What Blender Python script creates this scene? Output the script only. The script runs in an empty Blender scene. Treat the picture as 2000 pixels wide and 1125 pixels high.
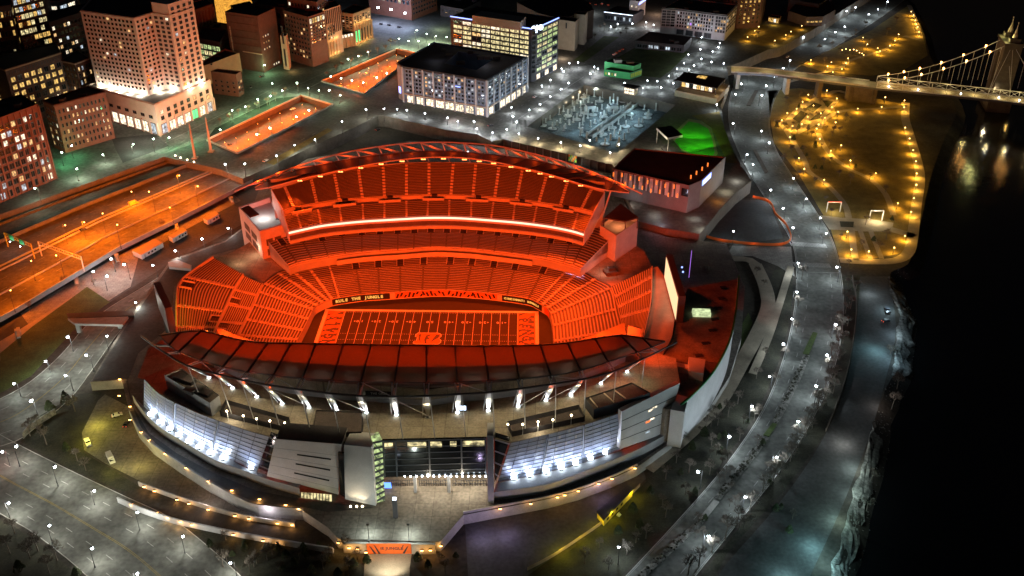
import bpy, bmesh, math, random
from mathutils import Vector as V, Matrix
from mathutils.geometry import tessellate_polygon
random.seed(11)
S = bpy.context.scene
COL = S.collection
PI = math.pi

# ---------------------------------------------------------------- camera
CAM = V((48.27, -410.6, 271.0)); YAW, PIT, ROL, FPX = -.013, .531, .004, 1888.4
_c, _s = math.cos(YAW), math.sin(YAW); _cp, _sp = math.cos(PIT), math.sin(PIT)
FWD = V((_s * _cp, _c * _cp, -_sp)); RGT = V((_c, -_s, 0)); UPV = RGT.cross(FWD)
_cr, _sr = math.cos(ROL), math.sin(ROL)
RGT, UPV = RGT * _cr + UPV * _sr, UPV * _cr - RGT * _sr

def G(px, py, z=0.0):
    """survey point: where the sight line through photo point (px,py) meets the level z"""
    d = FWD * FPX + RGT * (px - 1000) - UPV * (py - 562.5)
    return CAM + d * ((z - CAM.z) / d.z)

def GL(pts, z): return [G(a, b, z) for a, b in pts]

cd = bpy.data.cameras.new('camera'); co = bpy.data.objects.new('camera', cd); COL.objects.link(co)
cd.sensor_width = 36; cd.lens = 36 * FPX / 2000; cd.clip_start = 1; cd.clip_end = 12000
co.matrix_world = Matrix(((RGT.x, UPV.x, -FWD.x, CAM.x), (RGT.y, UPV.y, -FWD.y, CAM.y), (RGT.z, UPV.z, -FWD.z, CAM.z), (0, 0, 0, 1)))
S.camera = co

# ---------------------------------------------------------------- world, colour management
w = bpy.data.worlds.new('World'); S.world = w; w.use_nodes = True
nt = w.node_tree; bg = nt.nodes['Background']
sky = nt.nodes.new('ShaderNodeTexSky'); sky.sky_type = 'NISHITA'; sky.sun_disc = False
sky.sun_elevation = math.radians(-3); sky.sun_rotation = math.radians(250)
nt.links.new(sky.outputs[0], bg.inputs[0]); bg.inputs[1].default_value = 0.1
S.view_settings.view_transform = 'Standard'; S.view_settings.look = 'None'
S.view_settings.exposure = 0; S.view_settings.gamma = 1
S.render.engine = 'CYCLES'
cy = S.cycles
cy.use_denoising = True
cy.max_bounces = 5; cy.diffuse_bounces = 2; cy.glossy_bounces = 2; cy.transmission_bounces = 3
cy.sample_clamp_indirect = 3; cy.sample_clamp_direct = 0
cy.use_light_tree = True
cy.caustics_reflective = False; cy.caustics_refractive = False

# ---------------------------------------------------------------- materials
M = {}
def pbr(n, col, rough=.8, var=.25, scale=.15, metal=0., spec=.3, trans=0., stain=None, grid=0):
    m = bpy.data.materials.new(n); m.use_nodes = True; t = m.node_tree; b = t.nodes['Principled BSDF']
    b.inputs['Roughness'].default_value = rough; b.inputs['Metallic'].default_value = metal
    b.inputs['Specular IOR Level'].default_value = spec
    if var:
        tc = t.nodes.new('ShaderNodeTexCoord'); no = t.nodes.new('ShaderNodeTexNoise')
        no.inputs['Scale'].default_value = scale; no.inputs['Detail'].default_value = 8; no.inputs['Roughness'].default_value = .65
        rp = t.nodes.new('ShaderNodeValToRGB')
        rp.color_ramp.elements[0].position = .3; rp.color_ramp.elements[1].position = .72
        lo = stain or [c * (1 - var) for c in col]; hi = [min(1, c * (1 + var)) for c in col]
        rp.color_ramp.elements[0].color = (*lo, 1); rp.color_ramp.elements[1].color = (*hi, 1)
        t.links.new(tc.outputs['Object'], no.inputs['Vector']); t.links.new(no.outputs[0], rp.inputs[0])
        n2 = t.nodes.new('ShaderNodeTexNoise'); n2.inputs['Scale'].default_value = scale * 11; n2.inputs['Detail'].default_value = 5
        m2 = t.nodes.new('ShaderNodeMapRange'); m2.inputs[1].default_value = .3; m2.inputs[2].default_value = .7; m2.inputs[3].default_value = 1 - var * .8; m2.inputs[4].default_value = 1 + var * .5
        mm = t.nodes.new('ShaderNodeMix'); mm.data_type = 'RGBA'; mm.blend_type = 'MULTIPLY'; mm.inputs[0].default_value = 1
        t.links.new(tc.outputs['Object'], n2.inputs['Vector']); t.links.new(n2.outputs[0], m2.inputs[0]); t.links.new(m2.outputs[0], mm.inputs[7]); t.links.new(rp.outputs[0], mm.inputs[6])
        last = mm.outputs[2]
        if grid:     # slab joints
            bk = t.nodes.new('ShaderNodeTexBrick'); bk.offset = .5 if grid < 5 else 0; bk.inputs['Scale'].default_value = 1; bk.inputs['Brick Width'].default_value = grid; bk.inputs['Row Height'].default_value = grid * (.5 if grid < 5 else 1); bk.inputs['Mortar Size'].default_value = .07
            bk.inputs['Color1'].default_value = (1, 1, 1, 1); bk.inputs['Color2'].default_value = (.8, .8, .8, 1); bk.inputs['Mortar'].default_value = (.35, .35, .35, 1)
            mg = t.nodes.new('ShaderNodeMix'); mg.data_type = 'RGBA'; mg.blend_type = 'MULTIPLY'; mg.inputs[0].default_value = 1
            t.links.new(tc.outputs['Object'], bk.inputs['Vector']); t.links.new(bk.outputs[0], mg.inputs[7]); t.links.new(last, mg.inputs[6]); last = mg.outputs[2]
        t.links.new(last, b.inputs['Base Color'])
    else: b.inputs['Base Color'].default_value = (*col, 1)
    if trans:
        o = t.nodes['Material Output']; tr = t.nodes.new('ShaderNodeBsdfTranslucent'); mx = t.nodes.new('ShaderNodeMixShader')
        tr.inputs[0].default_value = (.26, .15, .1, 1); mx.inputs[0].default_value = trans
        t.links.new(b.outputs[0], mx.inputs[1]); t.links.new(tr.outputs[0], mx.inputs[2]); t.links.new(mx.outputs[0], o.inputs[0])
    M[n] = m; return m

def emit(n, col, st, sample=False, var=0.):
    m = bpy.data.materials.new(n); m.use_nodes = True; b = m.node_tree.nodes['Principled BSDF']; t = m.node_tree
    b.inputs['Base Color'].default_value = (.02, .02, .02, 1)
    b.inputs['Emission Color'].default_value = (*col, 1); b.inputs['Emission Strength'].default_value = st
    if var:      # furniture, blinds and people behind lit glass: irregular lights and darks
        tc = t.nodes.new('ShaderNodeTexCoord'); no = t.nodes.new('ShaderNodeTexNoise'); no.inputs['Scale'].default_value = .55; no.inputs['Detail'].default_value = 3
        mr = t.nodes.new('ShaderNodeMapRange'); mr.inputs[1].default_value = .35; mr.inputs[2].default_value = .68
        mr.inputs[3].default_value = st * (1 - var); mr.inputs[4].default_value = st * (1 + var)
        ge = t.nodes.new('ShaderNodeNewGeometry'); t.links.new(ge.outputs['Position'], no.inputs['Vector']); t.links.new(no.outputs[0], mr.inputs[0]); t.links.new(mr.outputs[0], b.inputs['Emission Strength'])
    m.cycles.emission_sampling = 'AUTO' if sample else 'NONE'
    M[n] = m; return m

pbr('asphalt', (.055, .056, .056), .85, .35, .06); pbr('road', (.11, .105, .098), .8, .4, .05); pbr('street', (.115, .118, .108), .8, .45, .04); pbr('retaining', (.13, .125, .115), .9, .3, .2)
pbr('concrete', (.34, .33, .31), .85, .2, .3); pbr('plaza', (.17, .155, .135), .85, .4, .07, grid=7); pbr('pavement', (.26, .25, .23), .85, .25, .2, grid=3)
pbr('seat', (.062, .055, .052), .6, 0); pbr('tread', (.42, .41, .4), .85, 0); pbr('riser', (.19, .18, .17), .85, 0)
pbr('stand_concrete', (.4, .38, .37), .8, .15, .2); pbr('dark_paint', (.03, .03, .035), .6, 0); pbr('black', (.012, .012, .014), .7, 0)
pbr('aisle_dark', (.1, .095, .09), .8, 0)
pbr('turf', (.036, .034, .02), .95, .12, .4); pbr('turf_border', (.032, .034, .018), .95, .15, .3); pbr('white_paint', (.6, .6, .58), .8, .1, .6)
pbr('zone_paint', (.5, .17, .05), .8, .1, .6); pbr('mark', (.3, .3, .29), .8, .3, .8); pbr('yellow_mark', (.3, .22, .05), .8, .3, .8)
pbr('membrane', (.05, .024, .02), .6, .4, .12, trans=.3); pbr('steel', (.55, .55, .56), .5, 0); pbr('dark_steel', (.05, .05, .055), .5, 0)
pbr('white_panel', (.5, .5, .51), .6, .1, .2); pbr('grey_panel', (.3, .31, .33), .6, .12, .2); pbr('facade_glass', (.27, .31, .41), .4, .15, .25)
pbr('mullion', (.07, .08, .1), .5, 0); pbr('dark_glass', (.012, .015, .018), .12, 0, spec=.6); pbr('roof_dark', (.036, .034, .038), .8, .3, .15)
pbr('roof_brown', (.07, .055, .05), .8, .3, .15); pbr('deck', (.33, .29, .22), .85, .3, .12, stain=(.2, .17, .13), grid=9); pbr('roof_mid', (.24, .21, .18), .85, .35, .12, stain=(.1, .09, .08))
pbr('brick', (.16, .07, .05), .85, .2, .3); pbr('brick_dark', (.1, .06, .05), .85, .2, .3); pbr('beige', (.42, .34, .27), .8, .12, .2); pbr('tan', (.35, .25, .16), .8, .15, .2)
pbr('pale_stone', (.5, .42, .38), .8, .1, .2); pbr('apart_white', (.42, .42, .45), .7, .1, .3); pbr('apart_blue', (.13, .17, .24), .7, .1, .3); pbr('charcoal', (.045, .047, .055), .7, .1, .3)
pbr('grass', (.06, .09, .025), .95, .4, .12); pbr('dry_grass', (.19, .145, .045), .95, .4, .12); pbr('scrub', (.035, .035, .022), .95, .5, .12, stain=(.012, .012, .01))
pbr('earth', (.045, .038, .03), .95, .5, .05, stain=(.012, .011, .01)); pbr('path', (.3, .26, .2), .85, .2, .2); pbr('bark', (.12, .1, .082), .9, .2, 1.); pbr('leaf', (.045, .06, .025), .8, .3, .8)
pbr('green_wall', (.04, .3, .1), .6, .1, .3); pbr('lime', (.35, .5, .04), .6, 0); pbr('lawn', (.06, .42, .03), .9, .25, .12)
pbr('trailer_white', (.55, .55, .56), .5, .1, .5); pbr('car_white', (.6, .6, .6), .3, 0); pbr('car_dark', (.03, .032, .04), .3, 0); pbr('car_red', (.25, .03, .02), .3, 0)
pbr('rubber', (.02, .02, .02), .8, 0); pbr('banner', (.65, .12, .02), .7, .1, .5); pbr('orange_paint', (.6, .12, .02), .7, 0); pbr('yellow_tone', (.6, .45, .05), .6, .1, .5)
pbr('rock', (.2, .195, .18), .9, .6, .5, stain=(.03, .03, .028)); pbr('pit_floor', (.1, .11, .11), .85, .6, .09, stain=(.02, .025, .025)); pbr('sign_green', (.02, .25, .08), .5, 0); pbr('slate', (.15, .148, .165), .7, .15, .2); pbr('stone_dark', (.075, .06, .048), .9, .3, .2)
m = pbr('water', (.004, .0045, .005), .12, 0, spec=.5)
t = m.node_tree; b = t.nodes['Principled BSDF']; no = t.nodes.new('ShaderNodeTexNoise'); no.inputs['Scale'].default_value = .3; no.inputs['Detail'].default_value = 4
tc = t.nodes.new('ShaderNodeTexCoord'); bp = t.nodes.new('ShaderNodeBump'); bp.inputs['Strength'].default_value = .35; bp.inputs['Distance'].default_value = .3
t.links.new(tc.outputs['Object'], no.inputs['Vector']); t.links.new(no.outputs[0], bp.inputs['Height']); t.links.new(bp.outputs[0], b.inputs['Normal'])

emit('lamp_white', (.82, .92, 1), 30); emit('lamp_green', (.72, 1, .78), 30); emit('lamp_amber', (1, .55, .16), 14); emit('lamp_warm', (1, .8, .5), 16); emit('lamp_orange', (1, .42, .1), 16)
emit('win_warm', (1, .62, .25), .9, var=.8); emit('win_gold', (1, .6, .16), .8, var=.8); emit('win_white', (1, .86, .62), 1.2, var=.8); emit('win_cool', (.75, .88, 1), .7, var=.8)
emit('win_office', (1, .84, .42), .75, var=.85); emit('win_lime', (.75, .95, .4), .6, var=.85); emit('shop', (1, .85, .62), 1.6, var=.6); emit('shop_pink', (1, .62, .6), 2.2, var=.3)
emit('led', (1, .6, .4), 2.0, True); emit('screen', (1, .68, .36), 1.25, True); emit('blue_led', (.25, .35, 1), 3.); emit('sign_white', (.7, .82, 1), 4); emit('sign_purple', (.5, .2, 1), 1.6)
emit('ribbon_text', (1, .45, .08), 1.2); emit('orange_lamp', (1, .2, .03), 1.7); emit('flood_face', (1, .25, .06), 6); emit('skylight', (.8, .95, .5), .8, var=.4); emit('neon_red', (1, .12, .05), 3); emit('neon_green', (.1, 1, .3), 1.5)
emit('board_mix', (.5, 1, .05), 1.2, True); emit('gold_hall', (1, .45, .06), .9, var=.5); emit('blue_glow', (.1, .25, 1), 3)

# ---------------------------------------------------------------- mesh builder
OFF = {}
def off(o):
    while o is not None:
        if o.name in OFF: return OFF[o.name]
        o = o.parent
    return V((0, 0, 0))

class MB:
    def __init__(s): s.v = []; s.f = []; s.m = []
    def poly(s, pts, mi=0):
        i = len(s.v); s.v += [V(p) for p in pts]; s.f.append(tuple(range(i, i + len(pts)))); s.m.append(mi)
    def tess(s, loops, z=None, mi=0):
        loops = [[V((p[0], p[1], p[2] if z is None else z)) for p in l] for l in loops]
        flat = [p for l in loops for p in l]; i = len(s.v); s.v += flat
        for t in tessellate_polygon(loops):
            a, b, c = (flat[k] for k in t)
            if (b - a).cross(c - a).z < 0: t = (t[0], t[2], t[1])
            s.f.append(tuple(i + k for k in t)); s.m.append(mi)
    def wall(s, pts, z0, z1, closed=True, mi=0):
        n = len(pts)
        for k in range(n if closed else n - 1):
            a, b = pts[k], pts[(k + 1) % n]
            s.poly([(a[0], a[1], z0), (b[0], b[1], z0), (b[0], b[1], z1), (a[0], a[1], z1)], mi)
    def prism(s, pts, z0, z1, mi=0, mt=None):
        pts = ccw(pts); s.tess([pts], z1, mi if mt is None else mt); s.wall(pts, z0, z1, True, mi)
    def box(s, c, u, v, h, mi=0, mt=None):
        """c base centre, u and v half-extents, h height"""
        c, u, v = V(c), V((*u, 0)) if len(u) == 2 else V(u), V((*v, 0)) if len(v) == 2 else V(v)
        p = [c - u - v, c + u - v, c + u + v, c - u + v]; q = [a + V((0, 0, h)) for a in p]
        s.poly(q, mi if mt is None else mt); s.poly(p[::-1], mi)
        for k in range(4): s.poly([p[k], p[(k + 1) % 4], q[(k + 1) % 4], q[k]], mi)
    def beam(s, a, b, w, h, mi=0):
        a, b = V(a), V(b); d = (b - a).normalized(); sd = d.cross(V((0, 0, 1)))
        if sd.length < .01: sd = V((1, 0, 0))
        sd = sd.normalized() * w / 2; up = sd.cross(d).normalized() * h / 2
        r = [(-1, -1), (1, -1), (1, 1), (-1, 1)]
        A = [a + sd * x + up * y for x, y in r]; B = [b + sd * x + up * y for x, y in r]
        for k in range(4): s.poly([A[k], A[(k + 1) % 4], B[(k + 1) % 4], B[k]], mi)
        s.poly(A[::-1], mi); s.poly(B, mi)
    def tube(s, a, b, r0, r1=None, n=6, mi=0, cap=True):
        a, b = V(a), V(b); r1 = r0 if r1 is None else r1; d = (b - a).normalized()
        x = d.orthogonal().normalized(); y = d.cross(x); i = len(s.v)
        for p, r in ((a, r0), (b, r1)):
            for k in range(n): s.v.append(p + (x * math.cos(2 * PI * k / n) + y * math.sin(2 * PI * k / n)) * r)
        for k in range(n): s.f.append((i + k, i + (k + 1) % n, i + n + (k + 1) % n, i + n + k)); s.m.append(mi)
        if cap: s.f += [tuple(i + k for k in reversed(range(n))), tuple(i + n + k for k in range(n))]; s.m += [mi, mi]
    def ball(s, c, r, mi=0, n=8, sq=1.):
        c = V(c); i = len(s.v); rings = n // 2
        for a in range(1, rings):
            th = PI * a / rings
            for k in range(n): s.v.append(c + V((math.sin(th) * math.cos(2 * PI * k / n), math.sin(th) * math.sin(2 * PI * k / n), math.cos(th) * sq)) * r)
        t, b_ = len(s.v), len(s.v) + 1; s.v += [c + V((0, 0, r * sq)), c - V((0, 0, r * sq))]
        for a in range(rings - 2):
            for k in range(n): s.f.append((i + a * n + k, i + (a + 1) * n + k, i + (a + 1) * n + (k + 1) % n, i + a * n + (k + 1) % n)); s.m.append(mi)
        for k in range(n):
            s.f.append((t, i + k, i + (k + 1) % n)); s.m.append(mi)
            q = i + (rings - 2) * n; s.f.append((b_, q + (k + 1) % n, q + k)); s.m.append(mi)
    def loft(s, A, B, nv, mi=0, pat=None):
        """rows of quads between polylines A and B; pat(row, col) picks the material"""
        for j in range(nv):
            for k in range(len(A) - 1):
                f = lambda q, t: V(A[q]).lerp(V(B[q]), t / nv)
                s.poly([f(k, j), f(k + 1, j), f(k + 1, j + 1), f(k, j + 1)], pat(j, k) if pat else mi)
    def slab(s, pts, d, mi=0, mb=None):
        """a flat panel pts with thickness vector d"""
        d = V(d); p = [V(q) for q in pts]; q = [a + d for a in p]; n = len(p)
        s.poly(p, mi); s.poly(q[::-1], mi if mb is None else mb)
        for k in range(n): s.poly([p[k], q[k], q[(k + 1) % n], p[(k + 1) % n]], mi)
    def add(s, vs, fs, mat=Matrix(), mi=0):
        i = len(s.v); s.v += [mat @ V(v) for v in vs]
        for f in fs: s.f.append(tuple(i + k for k in f)); s.m.append(mi)
    def build(s, name, mats, parent=None, smooth=False):
        me = bpy.data.meshes.new(name); o = off(parent)
        me.from_pydata([tuple(p - o) for p in s.v], [], s.f)
        for a in ([mats] if isinstance(mats, str) else mats): me.materials.append(M[a])
        me.polygons.foreach_set('material_index', s.m)
        if smooth: me.polygons.foreach_set('use_smooth', [True] * len(s.f))
        me.update()
        ob = bpy.data.objects.new(name, me); COL.objects.link(ob)
        if parent: ob.parent = parent
        return ob

def ccw(p):
    p = [V(q) for q in p]
    a = sum(p[i].x * p[(i + 1) % len(p)].y - p[(i + 1) % len(p)].x * p[i].y for i in range(len(p)))
    return p if a > 0 else p[::-1]

def tag(o, label, cat, group=None):
    o['label'] = label; o['category'] = cat
    if group: o['group'] = group
    return o
def kind(o, k='structure'): o['kind'] = k; return o
def thing(name, label, cat, loc=(0, 0, 0), group=None):
    o = bpy.data.objects.new(name, None); COL.objects.link(o); o.location = loc; OFF[o.name] = V(loc)
    return tag(o, label, cat, group)
def one(name, fn, mats, parent=None, **k):
    b = MB(); fn(b); return b.build(name, mats, parent, **k)
def inherit(o, parent, loc, data=None, name=None):
    """copy of a part hung under another thing"""
    c = o.copy(); COL.objects.link(c); c.parent = parent; c.location = loc
    return c
ORD = 'first second third fourth fifth sixth seventh eighth ninth tenth eleventh twelfth thirteenth fourteenth fifteenth sixteenth seventeenth eighteenth nineteenth twentieth'.split()
TENS = {2: 'twenty', 3: 'thirty', 4: 'forty', 5: 'fifty'}
def nth(i):
    if i < 20: return ORD[i]
    a, b_ = divmod(i + 1, 10)
    return {2: 'twentieth', 3: 'thirtieth', 4: 'fortieth', 5: 'fiftieth'}[a] if b_ == 0 else TENS[a] + '-' + ORD[b_ - 1]

def resample(P, n):
    P = [V(p) for p in P]; L = [0]
    for a, b_ in zip(P, P[1:]): L.append(L[-1] + (b_ - a).length)
    out = []; k = 0
    for i in range(n):
        t = L[-1] * i / (n - 1)
        while k < len(P) - 2 and L[k + 1] < t: k += 1
        out.append(P[k].lerp(P[k + 1], (t - L[k]) / max(1e-9, L[k + 1] - L[k])))
    return out
def crom(P, sub):
    """smooth curve through the points of P"""
    P = [V(p) for p in P]; out = []
    for i in range(len(P) - 1):
        p0, p1, p2, p3 = P[max(0, i - 1)], P[i], P[i + 1], P[min(len(P) - 1, i + 2)]
        for k in range(sub):
            t = k / sub
            out.append(.5 * ((2 * p1) + (p2 - p0) * t + (2 * p0 - 5 * p1 + 4 * p2 - p3) * t * t + (3 * p1 - p0 - 3 * p2 + p3) * t ** 3))
    return out + [P[-1]]

def text(b, s, M4, size=1., mi=0, ext=0., bold=0.):
    """lettering s laid into builder b; M4 places the text plane (x right, y up), centred"""
    c = bpy.data.curves.new('t', 'FONT'); c.body = s; c.size = size; c.align_x = 'CENTER'; c.align_y = 'CENTER'; c.extrude = ext; c.resolution_u = 2; c.offset = bold
    o = bpy.data.objects.new('t', c); COL.objects.link(o); bpy.context.view_layer.update()
    me = o.evaluated_get(bpy.context.evaluated_depsgraph_get()).to_mesh()
    b.add([v.co.copy() for v in me.vertices], [tuple(p.vertices) for p in me.polygons], M4, mi)
    bpy.data.objects.remove(o); bpy.data.curves.remove(c)
def frame(o, x, y):
    o, x, y = V(o), V(x).normalized(), V(y).normalized(); z = x.cross(y).normalized(); y = z.cross(x)
    return Matrix(((x.x, y.x, z.x, o.x), (x.y, y.y, z.y, o.y), (x.z, y.z, z.z, o.z), (0, 0, 0, 1)))

LN = [0]
def light(kind_, loc, power, col, parent=None, aim=None, cone=120, blend=.6, r=.4):
    l = bpy.data.lights.new('light', kind_); l.energy = power; l.color = col; l.shadow_soft_size = r
    if kind_ == 'SPOT': l.spot_size = math.radians(cone); l.spot_blend = blend
    o = bpy.data.objects.new('light', l); COL.objects.link(o); LN[0] += 1
    o.location = V(loc) - off(parent)
    if aim is not None: o.rotation_euler = (V(aim) - V(loc)).to_track_quat('-Z', 'Y').to_euler()
    if parent: o.parent = parent
    return o
# ================================================================ THE STADIUM
PZ = 5.0      # podium level
DZ = 29.0     # roof deck behind the entrance facade
FZ = 31.0     # facade top
OR = (1, .062, .004)   # the orange of the floodlights
stad = thing('stadium', 'huge oval open-air football stadium glowing orange inside, two crescent roofs', 'stadium', (0, 0, 0))

# ---- playing field
kind(one('football_field_turf', lambda b: b.tess([GL([(575, 700), (583, 664), (603, 624), (613, 605), (622, 597), (650, 585.5), (705, 579), (850, 572), (925, 575), (1000, 582), (1050, 594), (1072, 607), (1078, 620), (1081, 650), (1084, 700)], .25)]), 'turf_border'))
kind(one('football_field_pitch', lambda b: b.poly([(-56.7, -26.2, .254), (56.7, -26.2, .254), (56.7, 26.2, .254), (-56.7, 26.2, .254)]), 'turf'))
bl = MB()
def rect(b, x0, y0, x1, y1, z, mi=0): b.poly([(x0, y0, z), (x1, y0, z), (x1, y1, z), (x0, y1, z)], mi)
Z1 = .258
for y in (1, -1):
    rect(bl, -56.7, y * 24.4 - (0 if y > 0 else 1.83), 56.7, y * 24.4 + (1.83 if y > 0 else 0), Z1)
for x in (1, -1): rect(bl, x * 54.86 - (0 if x > 0 else 1.83), -24.4, x * 54.86 + (1.83 if x > 0 else 0), 24.4, Z1)
for k in range(21):
    x = -45.72 + k * 4.572; rect(bl, x - .11, -24.4, x + .11, 24.4, Z1)
for k in range(101):
    x = -45.72 + k * .9144
    if k % 5:
        for y in (23.4, 2.82, -2.82, -23.8): rect(bl, x - .09, y - .3, x + .09, y + .3, Z1)
for i, t_ in enumerate(['10', '20', '30', '40', '50', '40', '30', '20', '10']):
    x = -36.576 + i * 9.144
    text(bl, t_[0], frame((x + 1.2, 14.6, Z1), (-1, 0, 0), (0, -1, 0)), 2.6, 0, 0, .06); text(bl, t_[1], frame((x - 1.2, 14.6, Z1), (-1, 0, 0), (0, -1, 0)), 2.6, 0, 0, .06)
    text(bl, t_[0], frame((x - 1.2, -14.6, Z1), (1, 0, 0), (0, 1, 0)), 2.6, 0, 0, .06); text(bl, t_[1], frame((x + 1.2, -14.6, Z1), (1, 0, 0), (0, 1, 0)), 2.6, 0, 0, .06)
    if i != 4:
        q = -1 if i < 4 else 1; bl.poly([(x + q * 2.4, 15.2, Z1), (x + q * 2.4, 14., Z1), (x + q * 3.4, 14.6, Z1)][::1 if q > 0 else -1])
for q in (1, -1):
    rect(bl, min(q * 45.83, q * 54.86), -24.4, max(q * 45.83, q * 54.86), 24.4, Z1, 1)
    for k in range(9):
        y = -21 + k * 5.2
        for e in (0, 1):
            xa = q * (46.4 if e else 54.4); dx = q * (4.4 if e else -4.4) * (.8 + .4 * ((k * 7 + e * 3) % 5) / 5); y0 = y + (1.8 if e else 0)
            pts = [(xa, y0 - 1.3, Z1 + .004), (xa + dx * .6, y0 + q * (1.1 if e else -1.1), Z1 + .004), (xa + dx, y0 + q * (2.4 if e else -2.4), Z1 + .004), (xa + dx * .35, y0 + 1.4 + q * .4, Z1 + .004), (xa, y0 + 1.3, Z1 + .004)]
            bl.tess([ccw(pts)], None, 2)
    for k, ch in enumerate('BENGALS'):
        y = q * (17.4 - k * 5.8)
        text(bl, ch, frame((q * 50.3, y, Z1 + .008), (0, -q, 0), (q, 0, 0)), 6.6, 2, 0, .35)
# midfield emblem: an orange letter B made of dark stripes with a pale edge
def emb(p, z, mi, gx=1.): bl.tess([ccw([((u - .5) * 13.6 * gx + .3, -1.2 + (.5 - v) * 10.2 * gx, z) for u, v in p])], None, mi)
EO = [(.12, .0), (.85, .0), (.95, .1), (.97, .3), (.89, .48), (.97, .6), (.99, .8), (.9, .97), (.1, .97), (.0, .9), (.02, .75), (.1, .7), (.12, .4), (.03, .35), (.05, .15)]
emb(EO, Z1 + .004, 0, 1.06); emb(EO, Z1 + .008, 1)
for p in ([(.13, .15), (.23, .08), (.22, .6), (.28, .88), (.17, .62), (.16, .27)], [(.42, .2), (.57, .13), (.56, .27), (.48, .35), (.56, .42), (.55, .54), (.47, .56), (.47, .75), (.5, .97), (.41, .9), (.37, .6)], [(.8, .12), (.94, .14), (.9, .42), (.75, .62), (.62, .85), (.7, .48)]):
    emb(p, Z1 + .012, 2)
kind(bl.build('football_field_markings', ['white_paint', 'zone_paint', 'dark_paint']))

# ---- seating: terraces with real steps, lofted between a front and a back edge
def edges(pairs, zf, zb, sub=4):
    n = len(pairs); f = lambda z, i: z(2 * i / (n - 1) - 1) if callable(z) else z
    A = [G(*p[0], f(zf, i)) for i, p in enumerate(pairs)]; B = [G(*p[1], f(zb, i)) for i, p in enumerate(pairs)]
    return crom(A, sub), crom(B, sub)
def stand(name, pairs, zf, zb, n, walk=.4, sub=4, par=1.1, parm=0, back=True):
    A, B = edges(pairs, zf, zb, sub); b = MB(); m = len(A)
    P = lambda k, t, dz=0: A[k].lerp(B[k], t) * 1 + V((0, 0, dz))
    for k in range(m - 1):
        for j in range(n):
            t0, t1, t2 = j / n, (j + walk) / n, (j + 1) / n
            def at(q, t, lev): p = A[q].lerp(B[q], t); p.z = A[q].z + (B[q].z - A[q].z) * lev / n; return p
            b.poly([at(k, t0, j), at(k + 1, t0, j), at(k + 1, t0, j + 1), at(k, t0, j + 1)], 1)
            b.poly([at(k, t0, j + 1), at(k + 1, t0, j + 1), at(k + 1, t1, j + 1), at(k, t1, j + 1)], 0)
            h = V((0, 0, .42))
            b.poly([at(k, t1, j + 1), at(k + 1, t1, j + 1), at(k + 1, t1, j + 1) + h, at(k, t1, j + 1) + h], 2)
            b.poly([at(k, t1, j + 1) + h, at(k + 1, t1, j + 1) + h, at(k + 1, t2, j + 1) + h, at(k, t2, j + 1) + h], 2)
    for q, s_ in ((0, 1), (m - 1, -1)):                       # closed side walls
        pts = [A[q], B[q], V((B[q].x, B[q].y, A[q].z - 1)), V((A[q].x, A[q].y, A[q].z - 1))]
        b.poly(pts if s_ < 0 else pts[::-1], 3)
    o = b.build(name, ['tread', 'riser', 'seat', 'stand_concrete'], stad)
    if par:
        kerb('parapet', [p + V((0, 0, -par * .8)) for p in A], par * 1.8, .35, o)
    return A, B, o
def kerb(name, P, h, th, parent, mat='stand_concrete'):
    b = MB(); P = [V(p) for p in P]; n = len(P); out = []
    for i in range(n):
        d = (P[min(i + 1, n - 1)] - P[max(i - 1, 0)]); d.z = 0; d = d.normalized() if d.length else V((1, 0, 0)); out.append(P[i] + V((-d.y, d.x, 0)) * th)
    up = V((0, 0, h))
    for i in range(n - 1):
        b.poly([P[i], P[i + 1], P[i + 1] + up, P[i] + up]); b.poly([out[i + 1], out[i], out[i] + up, out[i + 1] + up])
        b.poly([P[i] + up, P[i + 1] + up, out[i + 1] + up, out[i] + up])
    b.poly([P[0], P[0] + up, out[0] + up, out[0]]); b.poly([P[-1], out[-1], out[-1] + up, P[-1] + up])
    return b.build(name, mat, parent)
def aisle(o, A, B, k, w=.9, mat='stand_concrete', t0=0., t1=1., h=.55):
    """one stepped aisle across a stand, at edge point k"""
    d = A[min(k + 1, len(A) - 1)] - A[max(k - 1, 0)]; d.z = 0; d.normalize(); b = MB(); up = V((0, 0, h)); n = 10
    pt = lambda t, lev: (lambda p: V((p.x, p.y, A[k].z + (B[k].z - A[k].z) * lev)))(A[k].lerp(B[k], t))
    for j in range(n):
        ta, tb = t0 + (t1 - t0) * j / n, t0 + (t1 - t0) * (j + 1) / n
        p, q, r = pt(ta, ta) + up, pt(ta, tb) + up, pt(tb, tb) + up; s = d * w
        b.poly([p - s, p + s, q + s, q - s]); b.poly([q - s, q + s, r + s, r - s])
        b.poly([p - s, q - s, q - s - up * 1.5, p - s - up * 1.5]); b.poly([q - s, r - s, r - s - up * 2, q - s - up * 2]); b.poly([p + s, p + s - up * 1.5, q + s - up * 1.5, q + s]); b.poly([q + s, q + s - up * 2, r + s - up * 2, r + s])
    return b.build('aisle', mat, o)
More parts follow.
